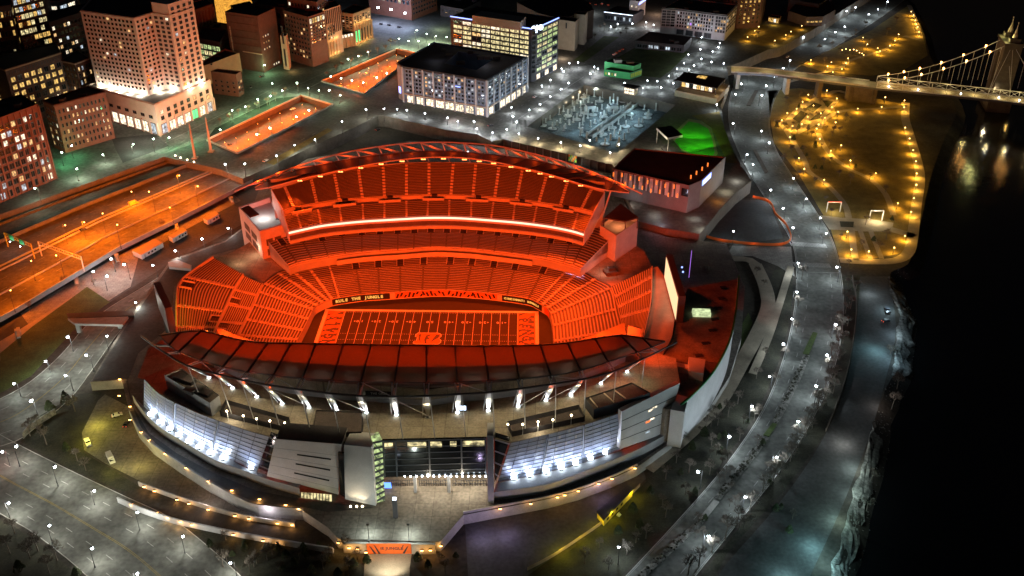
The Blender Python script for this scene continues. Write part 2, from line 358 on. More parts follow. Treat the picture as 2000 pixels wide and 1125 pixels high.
def vomitory(o, A, B, k, t0, t1, w=1.7, h=1.5):
    """a walled stairwell opening in a stand: three parapets round a dark well"""
    d = A[min(k + 1, len(A) - 1)] - A[max(k - 1, 0)]; d.z = 0; d.normalize(); p, q = A[k].lerp(B[k], t0), A[k].lerp(B[k], t1); b = MB(); u = V((0, 0, .6))
    for s_ in (-1, 1):
        a, c = p + d * w * s_, q + d * w * s_; e = d * .35 * s_
        for x0, x1 in ((a, c), (c + e, a + e)): b.poly([x0 - u, x1 - u, x1 + u * h, x0 + u * h])
        b.poly([a + u * h, c + u * h, c + e + u * h, a + e + u * h])
    a, c = q - d * w * 1.2, q + d * w * 1.2; e = (q - p).normalized() * .4
    b.poly([a, c, c + u * (h + .4), a + u * (h + .4)]); b.poly([a + u * (h + .4), c + u * (h + .4), c + e + u * (h + .4), a + e + u * (h + .4)])
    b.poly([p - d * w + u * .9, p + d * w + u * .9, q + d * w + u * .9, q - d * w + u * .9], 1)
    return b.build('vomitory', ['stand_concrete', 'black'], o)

LOW = [((575, 690), (448, 690)), ((582.8, 665), (463, 656)), ((592, 647), (478, 625)), ((603, 625), (492, 596)), ((612, 606), (503, 571)), ((620, 598.5), (513, 554)), ((630, 593), (541, 533)), ((640, 589), (566, 526)), ((648, 586), (600, 520)), ((662, 583), (641, 513)),
       ((705, 577), (693, 509)), ((741, 574.5), (738.5, 506)), ((782, 571.5), (782, 503.5)), ((825, 568.5), (828, 501.5)), ((871, 567.5), (881, 501.5)), ((910, 570), (924, 503.5)), ((952.7, 573.5), (967, 507)), ((990, 578), (1009.6, 511.5)), ((1032, 584.5), (1066, 519)), ((1049, 592), (1110, 526)),
       ((1059, 598), (1134, 529)), ((1068, 604), (1165, 545)), ((1075, 615), (1196, 563)), ((1079.5, 638), (1207, 605)), ((1081, 668), (1216, 645)), ((1083, 700), (1222, 685))]
A, B, o = stand('lower_stand', LOW, 4.2, 12.7, 20, .45, par=0)
A_LOW, B_LOW = A, B
for i in range(1, 25): aisle(o, A, B, i * 4, .5 if 8 < i < 20 else .75, 'aisle_dark' if 9 < i < 19 else 'stand_concrete', 0, .98 if not 9 < i < 19 else .72)
for i in range(10, 19): vomitory(o, A, B, i * 4, .74, .97)
# field wall, with the lettered ribbon boards and the striped board behind the benches
fw = kerb('field_wall', [V((p.x, p.y, .25)) for p in A], 4.6, .3, o)
def board(name, k0, k1, mats, fn, h0=.9, h1=4.4):
    b = MB(); P = [A[k] for k in range(k0, k1 + 1)]; Q = []
    for i, p in enumerate(P):
        d = P[min(i + 1, len(P) - 1)] - P[max(0, i - 1)]; d.z = 0; d.normalize(); Q.append(p - V((-d.y, d.x, 0)) * .25)
    for a, c in zip(Q, Q[1:]): b.poly([(a.x, a.y, h0), (c.x, c.y, h0), (c.x, c.y, h1), (a.x, a.y, h1)], 0)
    fn(b, Q); return b.build(name, mats, fw)
def letters(s):
    def f(b, Q):
        R_ = resample([V((q.x, q.y, 0)) for q in Q], len(s) + 4)
        for i, ch in enumerate(s):
            if ch == ' ': continue
            a, c = R_[i + 1], R_[i + 2]; d = (c - a).normalized(); m_ = (a + c) / 2 - V((-d.y, d.x, 0)) * .06; m_.z = 2.7
            text(b, ch, frame(m_, d, (0, 0, 1)), min(2.9, (c - a).length * 1.35), 1, 0, .12)
    return f
board('ribbon_board', 32, 46, ['black', 'ribbon_text'], letters('RULE THE JUNGLE'))
board('ribbon_board', 67, 80, ['black', 'ribbon_text'], letters('CINCINNATI BENGALS'))
def stripes(b, Q):
    R_ = resample([V((q.x, q.y, 0)) for q in Q], 27)
    for i in range(0, 26):
        a, c = R_[i], R_[i + 1]; d = (c - a).normalized(); nn = V((-d.y, d.x, 0)) * -.06; L = (c - a).length; s_ = 1 if i % 13 < 7 else -1
        top, bot = (4.2, 1.1 + (i % 3) * .7) if i % 2 else (3.6 - (i % 4) * .4, 1.)
        x = lambda u, z: a + d * L * u + nn + V((0, 0, z))
        b.poly([x(.1, bot), x(.65, bot), x(.65 + .45 * s_, top), x(.05 + .45 * s_, top)], 1)
board('striped_board', 47, 66, ['zone_paint', 'black'], stripes)
wall_led = board('tunnel_board', 82, 87, ['orange_paint'], lambda b, Q: None)

ML = [((565, 523), (506.7, 453.4)), ((582, 516), (530, 446)), ((611, 510), (573, 441)), ((641.8, 504.5), (620, 440.5)), ((675, 499), (664, 440)), ((707, 495), (707, 440)), ((742, 492), (742.5, 440)), ((777, 490), (777, 439.5)), ((808, 487.5), (810, 439)), ((841, 485), (842, 438.5)),
      ((871, 485), (874, 439)), ((901, 486.5), (907, 440)), ((932.5, 489), (940, 441.5)), ((965, 493), (975, 443.5)), ((999, 497), (1011, 446)), ((1031, 501.5), (1046, 449)), ((1066, 507.4), (1082, 447)), ((1100, 516), (1123, 442)), ((1118, 521), (1157, 439.5)), ((1134, 527), (1204, 456))]
A2, B2, o2 = stand('club_stand', ML, 17.2, 23.8, 17, .5, par=.9)
for i in range(1, 19):
    t_ = .62 if 3 < i < 16 else .5
    aisle(o2, A2, B2, i * 4, .4, 'aisle_dark', 0, t_); vomitory(o2, A2, B2, i * 4, t_, t_ + .27)
kerb('club_fascia', [p + V((0, 0, -4.6)) for p in A2], 3.9, .4, o2, 'grey_panel')
# the bulging club balcony
bp_ = MB(); K = [p for p in A2[14:62]]
for a, c in zip(K, K[1:]):
    n_ = V((0, -2.2, 0)); bp_.poly([a + n_ + V((0, 0, -4.2)), c + n_ + V((0, 0, -4.2)), c + n_ + V((0, 0, -1.4)), a + n_ + V((0, 0, -1.4))], 0); bp_.poly([a + n_ + V((0, 0, -1.4)), c + n_ + V((0, 0, -1.4)), c + V((0, 0, -1.4)), a + V((0, 0, -1.4))], 1)
bp_.build('club_balcony', ['stand_concrete', 'seat'], stad)
for (q, s_) in ((0, 1), (-1, -1)):          # the tall side walls of the club stand with their openings
    a, c = A2[q], B2[q]; b = MB(); d = c - a; zb = 12.7
    n_ = V((d.y, -d.x, 0)).normalized() * (.3 * s_)
    for i in range(5):
        t0, t1 = i / 5, (i + 1) / 5; p, r = a + d * t0, a + d * t1
        b.poly([V((p.x, p.y, zb)), V((r.x, r.y, zb)), r + V((0, 0, .9)), p + V((0, 0, .9))])
        if i > 1: b.slab([V((p.x, p.y, zb + 1)) + d * .05 + n_, V((r.x, r.y, zb + 1)) - d * .05 + n_, V((r.x, r.y, r.z - 1.6)) - d * .05 + n_, V((p.x, p.y, p.z - 1.6)) + d * .05 + n_], -n_ * .4, 1)
    b.build('side_wall', ['stand_concrete', 'roof_brown'], o2)

UL = [((564.4, 452.5), (553.8, 423)), ((588, 447), (580, 418)), ((627, 439), (621, 410.5)), ((667, 434), (663, 404)), ((710, 430), (708, 399)), ((751, 427.5), (751, 395.5)), ((794, 425), (794, 393)), ((835, 423), (836.6, 391)), ((877, 423), (878, 391.5)), ((920, 425), (921, 393)), ((959.5, 428), (964, 395.5)), ((1002, 431.5), (1006, 399)), ((1042, 436), (1049, 404.5)), ((1083, 442), (1089, 411)), ((1119, 449.5), (1129, 417.5)), ((1140, 456), (1158.6, 426))]
A3, B3, o3 = stand('upper_stand', UL, 31., 36.5, 9, .2, par=0)
for i in range(1, 15): aisle(o3, A3, B3, i * 4, .55)
UU = [((554, 413), (531, 372.3)), ((573.5, 406.4), (556, 366)), ((619, 398), (607.6, 351)), ((663, 391.6), (653, 340.4)), ((708, 388), (700, 331)), ((751, 385.5), (748.4, 325.4)), ((794, 383), (794, 321)), ((838, 381.5), (838, 319)), ((881, 382), (885.5, 319.5)), ((924, 383.5), (929.6, 321)), ((966.6, 387), (975, 326)), ((1009, 390.5), (1020.6, 333)), ((1053, 396.5), (1067.6, 345.3)), ((1094.6, 402.5), (1108.8, 356.7)), ((1136, 409), (1155.7, 370.9)), ((1159, 416), (1180, 378))]
A4, B4, o4 = stand('upper_stand', UU, 38.9, lambda u: 45 + 6.3 * (1 - u * u), 20, .12, par=0)
for i in range(1, 15): aisle(o4, A4, B4, i * 4, .8, t1=1.)
b = MB()                                      # cross walkway: bright wall and floor between the two upper banks
for k in range(len(A4) - 1):
    p, q, r, s_ = B3[k], B3[k + 1], A4[k + 1], A4[k]
    b.poly([p, q, V((r.x, r.y, q.z)), V((s_.x, s_.y, p.z))]); b.poly([V((s_.x, s_.y, p.z)), V((r.x, r.y, q.z)), r + V((0, 0, .8)), s_ + V((0, 0, .8))])
b.build('cross_walkway', 'stand_concrete', o4)
for i in (1, 3, 5, 7, 9, 11, 13):              # access bays on the walkway
    k = i * 4; kk = [k - 2 + (0 if i > 1 else 2), k + 2]; b = MB()
    for t_, z0, z1, m_ in ((-.02, -.3, 2.2, 0),):
        p, q = B3[k - 1] + V((0, -1.5, .6)), B3[k + 3] + V((0, -1.5, .6)); b.slab([p, q, q + V((0, 0, 1.5)), p + V((0, 0, 1.5))], (0, .5, 0), 0)
    m_ = A4[k + 1]; c = V((m_.x, m_.y - .6, B3[k].z)); b.box(c, (1.5, 0), (0, .8), 3.2, 1); b.box(c + V((0, 0, 0)), (3.4, 0), (0, .7), 1.1, 1)
    b.build('vomitory', ['stand_concrete', 'black'], o4)
# side walls of the upper bank and rear wall
for q, s_ in ((0, 1), (-1, -1)):
    b = MB(); a, c, e = A3[q], A4[q], B4[q]
    b.slab([V((a.x, a.y, 24)), a + V((0, 0, 1.2)), c + V((0, 0, 1.2)), e + V((0, 0, 1.2)), V((e.x, e.y, 36)), V((c.x, c.y, 28))], (-.5 * s_, 0, 0)); b.build('side_wall', 'stand_concrete', o4)
kerb('rear_wall', [V((p.x, p.y, 5)) for p in B4], 47, .6, o4, 'grey_panel')
# suite level under the upper bank and the white ribbon screen on its lip
b = MB(); F_ = [p + V((0, -.5, 0)) for p in A3]
for k in range(len(F_) - 1):
    p, q = F_[k], F_[k + 1]; g, h = B2[min(k, len(B2) - 1)], 0
    for z0, z1, m_ in ((23.6, 25, 0), (25, 25.6, 2), (25.6, 28.6, 1), (28.6, 30, 0)):
        e = V((0, .8, 0)) if m_ == 1 else V((0, 0, 0)); b.poly([V((p.x, p.y, z0)) + e, V((q.x, q.y, z0)) + e, V((q.x, q.y, z1)) + e, V((p.x, p.y, z1)) + e], m_)
    b.poly([V((p.x, p.y, 25.6)), V((q.x, q.y, 25.6)), V((q.x, q.y + .8, 25.6)), V((p.x, p.y + .8, 25.6))], 0)
b.build('suite_front', ['stand_concrete', 'roof_brown', 'grey_panel'], o3)
b = MB()
for k in range(len(F_) - 1):
    p, q = F_[k] + V((0, -.4, 0)), F_[k + 1] + V((0, -.4, 0)); b.slab([V((p.x, p.y, 30)), V((q.x, q.y, 30)), V((q.x, q.y, 31.0)), V((p.x, p.y, 31.0))], (0, .35, 0))
b.build('ribbon_screen', 'led', o3)

# ---- end-zone stands
UW = [((474.7, 537), (416, 504)), ((463, 555), (379, 529)), ((452, 575), (349, 556)), ((436, 610), (344, 598)), ((420.6, 642), (344, 640)), ((402, 680), (343, 690))]
MW = [((513, 556), (474.7, 539)), ((503, 573), (462, 561)), ((492, 598), (448, 588)), ((478, 627), (432, 622)), ((463, 656), (415, 653)), ((448, 690), (398, 690))]
A5, B5, o5 = stand('end_stand', MW, 13.4, 18.4, 11, .55, par=.9)
for k in (5, 9, 13): aisle(o5, A5, B5, k, .9)
for k, q in ((8, 0), (14, 0)): vomitory(o5, A5, B5, k, .55, .98, 2.6, 2.)
A6, B6, o6 = stand('end_stand', UW, 20.6, 27., 18, .55, par=1.1)
for k in (6, 12, 16): aisle(o6, A6, B6, k, .9)
vomitory(o6, A6, B6, 8, .72, .95, 2.8, 2.6); vomitory(o6, A6, B6, 14, 0., .2, 2.6, 2.); kerb('rear_wall', [V((p.x, p.y, 5)) for p in B6], 23.3, .5, o6, 'stand_concrete')
RW = [((1193, 562), (1274.5, 522.5)), ((1203, 590), (1274, 550)), ((1209, 615), (1272, 592)), ((1216, 645), (1260, 650)), ((1222, 685), (1252, 690))]
A7, B7, o7 = stand('end_stand', RW, 13.2, 24, 19, .55, par=.6)
for k in (3, 6, 9, 12): aisle(o7, A7, B7, k, 1.1)
kerb('rear_wall', [V((p.x, p.y, 5)) for p in reversed(B7)], 20, .5, o7, 'stand_concrete')
# open corner concourses
one('corner_concourse', lambda b: b.prism(GL([(511, 553), (474, 537), (418, 505), (455, 492), (506, 462), (540, 500), (563, 522)], 12.6), 5, 12.6), 'deck', stad)
one('corner_concourse', lambda b: b.prism(GL([(1136, 529), (1165, 546), (1193, 562), (1274, 522), (1258, 490), (1214, 462), (1180, 480)], 12.6), 5, 12.6), 'deck', stad)
b = MB(); c = G(1192, 533, 12.7); b.box(c, (3.2, 1), (-.8, 2.4), 1.6, 0); b.box(c + V((.5, .5, 1.6)), (1.8, .3), (-.3, 1.2), 1.5, 1); b.tube(c + V((-1, 0, 1.6)), c + V((-1.6, .4, 4.)), .18, mi=0); b.build('kiosk', ['roof_brown', 'roof_dark'], stad)
# stair towers beside the far bank
def tower(pts, zt, arms):
    P = ccw(GL(pts, zt)); b = MB(); b.prism(P, 5, zt - 3); b.wall(P, zt - 3, zt); c = sum(P, V()) / len(P); b.wall([c + (p - c) * .92 for p in P][::-1], zt - 3, zt)
    for p, q in zip(P, P[1:] + P[:1]): b.poly([p, q, c + (q - c) * .92, c + (p - c) * .92])
    o = b.build('stair_tower', 'stand_concrete', stad); return P, o, c
P, o8, c8 = tower([(466, 404), (528, 383), (556, 438), (507, 452)], 30, 0)
d_ = P[1] - P[0]
for i in range(4):
    a_, e_ = P[i], P[(i + 1) % 4]; m_ = (e_ - a_).normalized(); n_ = V((m_.y, -m_.x, 0)); L_ = (e_ - a_).length
    for z0, z1 in ((14, 18), (20, 24)):
        for u0, u1 in ((.2, .46), (.54, .8)): one('tower_opening', lambda b: b.slab([V((q.x, q.y, z)) + n_ * .1 for q, z in ((a_ + m_ * L_ * u0, z0), (a_ + m_ * L_ * u1, z0), (a_ + m_ * L_ * u1, z1), (a_ + m_ * L_ * u0, z1))], -n_ * .08), 'roof_brown' if z0 < 18 else 'stone_dark', o8)
one('tower_roof', lambda b: b.prism([p + V((0, 0, 0)) for p in GL([(470, 407), (486, 401), (506, 418), (488, 424)], 33.5)], 33, 33.6), 'roof_brown', o8)
P, o9, c9 = tower([(1172, 440), (1216, 408), (1247, 430), (1204, 460)], 29, 0)
b = MB(); q_ = GL([(1180, 425), (1212, 397), (1246, 424), (1222, 432)], 33); b.prism(q_, 32.3, 33, 0)
for p in q_: b.tube((p.x, p.y, 26), (p.x, p.y, 32.5), .3)
b.build('tower_roof', ['roof_brown'], o9)
for c_, cc, pw in ((c8, (1, .93, .88), 4500), (c9, (1, .3, .1), 2500)): light('POINT', c_ + V((0, 0, 2)), pw, cc, stad)
for p_, pw, c_ in (((1180, 535), 1500, (1, .5, .35)), ((500, 500), 1200, (1, .7, .45)), ((470, 515), 1500, (1, .6, .35))): light('POINT', G(*p_, 12.6) + V((0, 0, 5)), pw, c_, stad)

# ---- right-hand roof plane, outer wall and the big screens
one('sloping_roof', lambda b: b.prism(GL([(1275, 524), (1284, 520), (1303, 548), (1318, 622), (1312, 660), (1290, 700), (1245, 700), (1259, 660), (1273, 594)], 24), 6, 24), 'stand_concrete', stad)
RO = [(1344, 563), (1443, 544), (1441, 575), (1436, 620), (1427, 664), (1411, 702), (1386, 742), (1352, 778), (1330, 797)]
one('terrace_roof', lambda b: b.prism(GL(RO + [(1300, 800), (1235, 770), (1290, 702), (1314, 662), (1325, 600)], 23), 6, 23), 'roof_mid', stad)
Q = crom(GL(RO[1:], 23.2), 3); ow = kerb('outer_wall', [V((p.x, p.y, PZ)) for p in reversed(Q)], 19.4, .6, stad, 'white_panel')
kerb('roof_edge', [p + V((.3, 0, 1.3)) for p in reversed(Q)], .7, .9, ow, 'green_wall')
for k, (px, py) in enumerate([(1413, 562), (1409, 583), (1402, 603), (1396, 624), (1391, 646), (1378, 671), (1365, 695)]): one('vent', lambda b: b.box(G(px, py, 23), (1.6, .3), (-.2, .9), .5), 'dark_paint', stad)
one('skylight', lambda b: b.prism(GL([(1352, 602), (1387, 603), (1389, 613), (1354, 612)], 25), 23, 25), ['skylight'], stad)
for pts, z, mt in (([(1283, 700), (1345, 712), (1346, 720), (1284, 708)], 26, 'white_panel'), ([(1345, 697), (1378, 702), (1374, 730), (1346, 724)], 27, 'white_panel'), ([(1295, 735), (1330, 742), (1328, 752), (1294, 746)], 25, 'roof_brown'), ([(1310, 722), (1325, 728), (1306, 742), (1298, 738)], 24.4, 'roof_brown')):
    one('plant_box', lambda b: b.prism(GL(pts, z), 22, z), mt, stad)
def screen(a, c, z0, h, tilt, mat, front):
    a, c = V((a.x, a.y, z0)), V((c.x, c.y, z0)); d = (c - a).normalized(); n_ = V((d.y, -d.x, 0)) * front; up = V((0, 0, h))
    o = one('screen_frame', lambda b: (b.slab([a - d * 1.5 - V((0, 0, 1)), c + d * 1.5 - V((0, 0, 1)), c + d * 1.5 + up * 1.08, a - d * 1.5 + up * 1.2], -n_ * 3.2), [b.beam(p - n_ * 1.5 - V((0, 0, z0 - 8)), p - n_ * 1.5, 2, 2) for p in (a.lerp(c, .2), a.lerp(c, .8))]), 'dark_steel', stad)
    one('video_screen', lambda b: b.slab([a + n_ * .15, c + n_ * .15, c + n_ * .15 + up, a + n_ * .15 + up * 1.05], -n_ * .1), mat, o); return a, c
screen(G(1320, 624, 25), G(1298, 541, 25), 25, 11.5, 0, 'screen', -1)
pL = G(345, 648, 25); dr = (pL - CAM); dr.z = 0; dr.normalize(); pr = V((dr.y, -dr.x, 0)); screen(pL, pL + dr * 26 - pr * 2.6, 25, 12, 0, 'board_mix', 1)

# ---- near upper bank, seen only from behind between roof and truss: its rear slope stands on the concourse wall (built with the roof below)
# ================================================================ roofs
RF = [(311, 656), (352, 650), (393, 646.8), (435, 656.8), (477.5, 666.3), (523, 670.3), (568.6, 671.2), (617, 672), (671, 673), (725, 674), (782, 674.8), (833, 675.2), (888.7, 676), (944, 676.2), (1001, 676), (1055, 674.5), (1108, 670.5), (1162, 662), (1210.5, 655.6), (1255, 661), (1298.6, 667.6)]
RR = [(312, 657), (330, 675), (349.5, 687.7), (392, 704.8), (435, 717.6), (484, 727.5), (534, 733.5), (591, 739.8), (648, 744), (705, 746.6), (770.6, 747.6), (833, 748.3), (893, 747.4), (955.5, 744.6), (1015, 741.2), (1076, 734.5), (1133.7, 724.5), (1187.7, 707.4), (1244.6, 689), (1272, 679), (1298, 668.5)]
RT = [(276, 657.3), (300, 675), (324, 690.6), (363.8, 714.7), (420.6, 730.4), (466, 741.8), (517, 751.7), (580, 761), (639.7, 768.8), (702, 774.3), (767.8, 775.5), (833, 774.5), (895.8, 770.8), (955.5, 767.4), (1018, 759.7), (1080, 751), (1139, 741.5), (1199, 726), (1256, 701.7), (1288, 686), (1321.4, 669)]
FI = [(500, 371), (525, 367), (585, 350.5), (625, 342), (664.5, 333), (704, 325.5), (744, 318), (785, 312.5), (826.6, 308.5), (866, 307.5), (907, 309), (936, 312.5), (964, 316.5), (998, 323.5), (1032, 331), (1055, 336.5), (1077.5, 342.4), (1106, 351), (1134.4, 360), (1185.6, 372.5), (1228, 377)]
FO = [(498, 367), (525, 352), (576, 332.5), (613, 324.5), (650, 317), (701.5, 307.5), (741, 302.5), (781, 298.3), (826, 295.6), (866, 295.4), (905, 297), (944, 301), (988, 305.5), (1032, 311), (1069, 319), (1106, 328), (1143, 338), (1165, 344.5), (1180, 349.5), (1205, 361), (1230, 375)]
FT = [(458, 375), (487, 362), (516.6, 349.5), (567.8, 329.6), (613, 315), (656, 302.6), (697, 294), (740, 287), (781, 282), (822, 279), (863.6, 278.4), (905.5, 279.9), (946.7, 282.7), (986.5, 288.4), (1026, 297), (1066, 307), (1106, 318), (1151.5, 334), (1198.4, 353.8), (1226, 366), (1254, 379.4)]
def lift(P, e, h): n = len(P); return [G(*p, e + h * (1 - (2 * i / (n - 1) - 1) ** 2)) for i, p in enumerate(P)]
def roof(I, O, T, hn):
    I, O, T = lift(I, 47, 12), lift(O, 46.5, 8), lift(T, 46.5, 9.5); n = len(I)
    I2, O2 = crom(I, 3), crom(O, 3)
    o = one('roof_canopy', lambda b: b.loft(I2, O2, 4), 'membrane', stad, smooth=True)
    for i in range(1, n - 1):
        one('roof_rib', lambda b: (b.beam(I[i] + V((0, 0, .35)), O[i] + V((0, 0, .35)), .5, .7), b.beam(I[i] + V((0, 0, -.5)), O[i] + V((0, 0, -1.1)), .35, .6)), 'dark_steel', o)
    if True:
        b = MB(); up = V((0, 0, .2))
        for P, r in ((crom(I, 2), .35), (crom(T, 2), .4), (crom(O, 2), .3)):
            for a, c in zip(P, P[1:]): b.tube(a + up, c + up, r, n=6, cap=False)
        b.build('edge_tube', 'steel' if hn else 'dark_steel', o)
    for i in range(1, n - 1):
        d = (T[min(i + 1, n - 1)] - T[i - 1]).normalized(); b = MB()
        for s_ in (-.9, .9): b.tube(O[i] + d * s_, T[i] + d * s_ * .6, .26, n=5)
        if not hn and 3 < i < n - 3: b.tube(O[i] + V((0, 0, -2.5)), T[i], .2, n=5)
        if not hn and i % 3 == 0: b.tube(O[i], T[i + 1], .18, n=5)
        b.build('truss_strut', 'steel', o)
    return I, O, T, o
nI, nO, nT, nroof = roof(RF, RR, RT, 0)
fI, fO, fT, froof = roof(FI, FO, FT, 1)
for i in range(2, 19):                          # far roof masts hold the crescent behind the upper bank
    one('roof_mast', lambda b: b.tube(fT[i] + V((0, 0, -.4)), V((fO[i].x, fO[i].y + 1, 24)), .35, .5), 'steel', froof)
# raking columns on the entrance deck, each lit from its foot
VC = [(410, 737), (456, 757), (503, 774), (552.7, 788), (605, 795), (659, 801), (716.6, 805), (775, 809.5), (836, 814), (894, 805), (954, 801), (1012, 793), (1066, 781), (1115, 771), (1173, 748), (1224, 725)]
for k, p in enumerate(VC):
    i = 3 + k; a = G(*p, DZ); t_ = nT[i]; b = MB(); d = (nT[i + 1] - nT[i - 1]).normalized()
    m_ = a.lerp(t_, .5)
    b.slab([a - d * .35, a + d * .35, m_ + d * 1.25, t_ + d * .6, t_ - d * .6, m_ - d * 1.25], (0, .7, .35), 0)
    b.tube(t_ + d * 1.2, V((t_.x, t_.y, DZ)) + d * 1.8 + V((0, 6, 0)), .2, n=5, mi=0); b.tube(t_ - d * 1.2, a - d * 2.2, .15, n=5, mi=0)
    b.box(a + V((0, -.6, 0)), (1.1, 0), (0, .8), .6, 1)
    if k in (4, 6, 8, 11, 12): b.tube(a + d * .8, nT[i + (1 if k > 9 else -1)] + V((0, 0, -1)), .18, n=5, mi=0)
    o = b.build('raking_column', ['white_panel', 'concrete'], stad)
    one('uplight', lambda b: b.box(a + V((0, -1.2, .6)), (.45, 0), (0, .45), .35), 'lamp_white' if k != 8 else 'dark_steel', o)
    if k != 8: light('SPOT', a + V((0, -2.6, 1.2)), 9000, (.9, .95, 1), stad, aim=m_, cone=60)
    light('SPOT', t_.lerp(a, .35) + V((0, 0, 0)), 8500, (1, .8, .45), stad, aim=a + V((0, 1, 0)), cone=150, blend=.8)
# floodlight banks under the inner roof edges
for row, sgn in ((nI, 1), (fI, -1)):
    for i in range(2, 19):
        p = row[i] + V((0, -sgn * .8, -1.4)); fx = one('floodlight', lambda b: (b.box(p + V((0, 0, 0)), (1.5, 0), (0, .3), .9, 0), b.slab([p + V((-1.3, sgn * .4, .1)), p + V((1.3, sgn * .4, .1)), p + V((1.3, sgn * .4, .8)), p + V((-1.3, sgn * .4, .8))], (0, -sgn * .05, 0), 1)), ['dark_steel', 'flood_face'], nroof if sgn > 0 else froof)
        light('SPOT', p + V((0, sgn * 1.2, -.3)), 255000 if sgn > 0 else 125000, OR, stad, aim=V((p.x * 1.08, sgn * (48 if sgn > 0 else 38), 0)), cone=68, blend=.35, r=.8)
for p_, a_ in ((nI[18], (135, -20, 22)), (nI[17], (118, 5, 20)), (fI[18], (140, 0, 22)), (nI[2], (-110, 5, 20)), (nI[3], (-95, 10, 12)), (fI[2], (-112, 0, 24)), (fI[3], (-95, -10, 14)), (fI[17], (100, 0, 18)), (nI[16], (95, 0, 14))):
    light('SPOT', p_ + V((0, 1.5 if p_.y < 0 else -1.5, -2)), 110000, OR, stad, aim=a_, cone=70, blend=.6, r=.8)
# ================================================================ entrance facade (city side of the near stand)
b = MB(); b.tess([GL([(268, 738), (283, 741), (314, 771), (371, 799.5), (413, 816.5), (484, 840.7), (524, 853), (725, 873), (747, 861), (950, 853), (963, 856), (997, 864.7), (1074, 847), (1145, 828), (1205, 809), (1270, 779), (1328, 748), (1320, 700), (1250, 680), (1150, 690), (1000, 715), (833, 722), (650, 715), (480, 700), (400, 675), (330, 655), (290, 680)], DZ)]); b.build('roof_deck', 'deck', stad)
def glass(bot, top, zb, zt, nr, sub, name):
    A_, B_ = crom(GL(bot, zb), sub), crom(GL(top, zt), sub)
    A_, B_ = resample(A_, 49), resample(B_, 49); b = MB()
    nn = [(p - q) for p, q in zip(A_, B_)]
    for j in range(nr):
        for k in range(48):
            f = lambda q, t: A_[q].lerp(B_[q], t)
            b.poly([f(k, j / nr), f(k + 1, j / nr), f(k + 1, (j + .91) / nr), f(k, (j + .91) / nr)], 2 if (k * 7 + j * 5) % 11 == 0 and 14 < k < 34 else 0)
            o_ = V((0, -.14, 0)); b.poly([f(k, (j + .91) / nr) + o_, f(k + 1, (j + .91) / nr) + o_, f(k + 1, (j + 1) / nr) + o_, f(k, (j + 1) / nr) + o_], 1)
            b.poly([f(k, (j + 1) / nr) + o_, f(k + 1, (j + 1) / nr) + o_, f(k + 1, (j + 1) / nr), f(k, (j + 1) / nr)], 1)
    for k in range(0, 49, 4): b.beam(A_[k] + V((0, -.2, 0)), B_[k] + V((0, -.2, 0)), .14, .14, 1)
    for k in (16, 32): b.beam(A_[k] + V((0, -.4, 0)), B_[k] + V((0, -.4, 0)), .6, .6, 1)
    return b.build(name, ['facade_glass', 'mullion', 'apart_white'], stad)
LB = [(281, 794), (296, 808), (333, 836), (371, 860), (413, 882), (450, 897), (501, 922)]; LT = [(282.5, 741), (313.8, 771), (370.6, 799.5), (413, 816.5), (484, 840.7), (526, 852)]
glass(LB, LT, 9, FZ, 9, 4, 'curtain_wall')
def plinth(bot, top, zb, zt):
    A_, B_ = resample(crom(GL(bot, zb), 4), 40), resample(crom(GL(top, zt), 4), 40); b = MB(); b.loft(A_, [V((p.x, p.y, zt)) for p in A_], 2); b.loft([V((p.x, p.y, zt)) for p in A_], B_, 1); return b.build('plinth', 'grey_panel', stad)
plinth([(262, 786), (282.5, 816.5), (313.8, 847.8), (359, 876), (422, 913), (484, 936), (521, 950), (586.8, 968.7)], [(281, 794), (296, 808), (333, 836), (371, 860), (413, 882), (450, 897), (501, 922), (590, 940)], PZ, 9.2)
RB = [(972, 942), (1040, 928), (1130, 906), (1213, 878)]; RTp = [(997, 864.7), (1074, 847), (1145, 828), (1206, 808)]
glass(RB, RTp, 9, FZ, 10, 4, 'curtain_wall')
plinth([(964, 977), (1071, 961), (1152.5, 931), (1206.7, 909.5), (1261, 885), (1300, 863)], [(970, 943), (1040, 929), (1130, 907), (1213, 880), (1262, 860), (1303, 841)], PZ, 9.2)
def face(px4, zs):
    F = [G(a, b_, z) for (a, b_), z in zip(px4, zs)]; n_ = (F[1] - F[0]).cross(F[2] - F[0]); d = F[3] - CAM     # keep the panel flat: last corner slides along its sight line
    F[3] = CAM + d * ((F[0] - CAM).dot(n_) / d.dot(n_)); return F
def onf(F4, u, v): return F4[0].lerp(F4[1], u).lerp(F4[3].lerp(F4[2], u), v)     # F4: TL TR BR BL
def nrm(F4): n_ = (F4[1] - F4[0]).cross(F4[3] - F4[0]).normalized(); return n_ if (CAM - F4[0]).dot(n_) > 0 else -n_
def slit(b, F4, u0, v0, u1, v1, mi, th=.12): n_ = nrm(F4) * th; b.slab([onf(F4, u0, v0) + n_, onf(F4, u1, v0) + n_, onf(F4, u1, v1) + n_, onf(F4, u0, v1) + n_], -n_ * .9, mi)
W = face([(538.5, 857.8), (667, 868), (661, 966), (521, 930)], [33, 33, 5, 11]); n_ = nrm(W)
o = one('entrance_block', lambda b: b.slab(W, -n_ * 9), 'white_panel', stad); one('block_roof', lambda b: b.slab([W[0] + V((0, 0, .1)), W[1] + V((0, 0, .1)), W[1] - n_ * 9 + V((0, 0, .1)), W[0] - n_ * 9 + V((0, 0, .1))], (0, 0, .2)), 'roof_dark', o)
for v in (.3, .52, .74): one('slot_window', lambda b: slit(b, W, .36, v, .86, v + .028, 0), 'black', o)
for v in (.22, .45, .68, .88): one('panel_joint', lambda b: slit(b, W, 0, v, 1, v + .006, 0, .05), 'grey_panel', o)
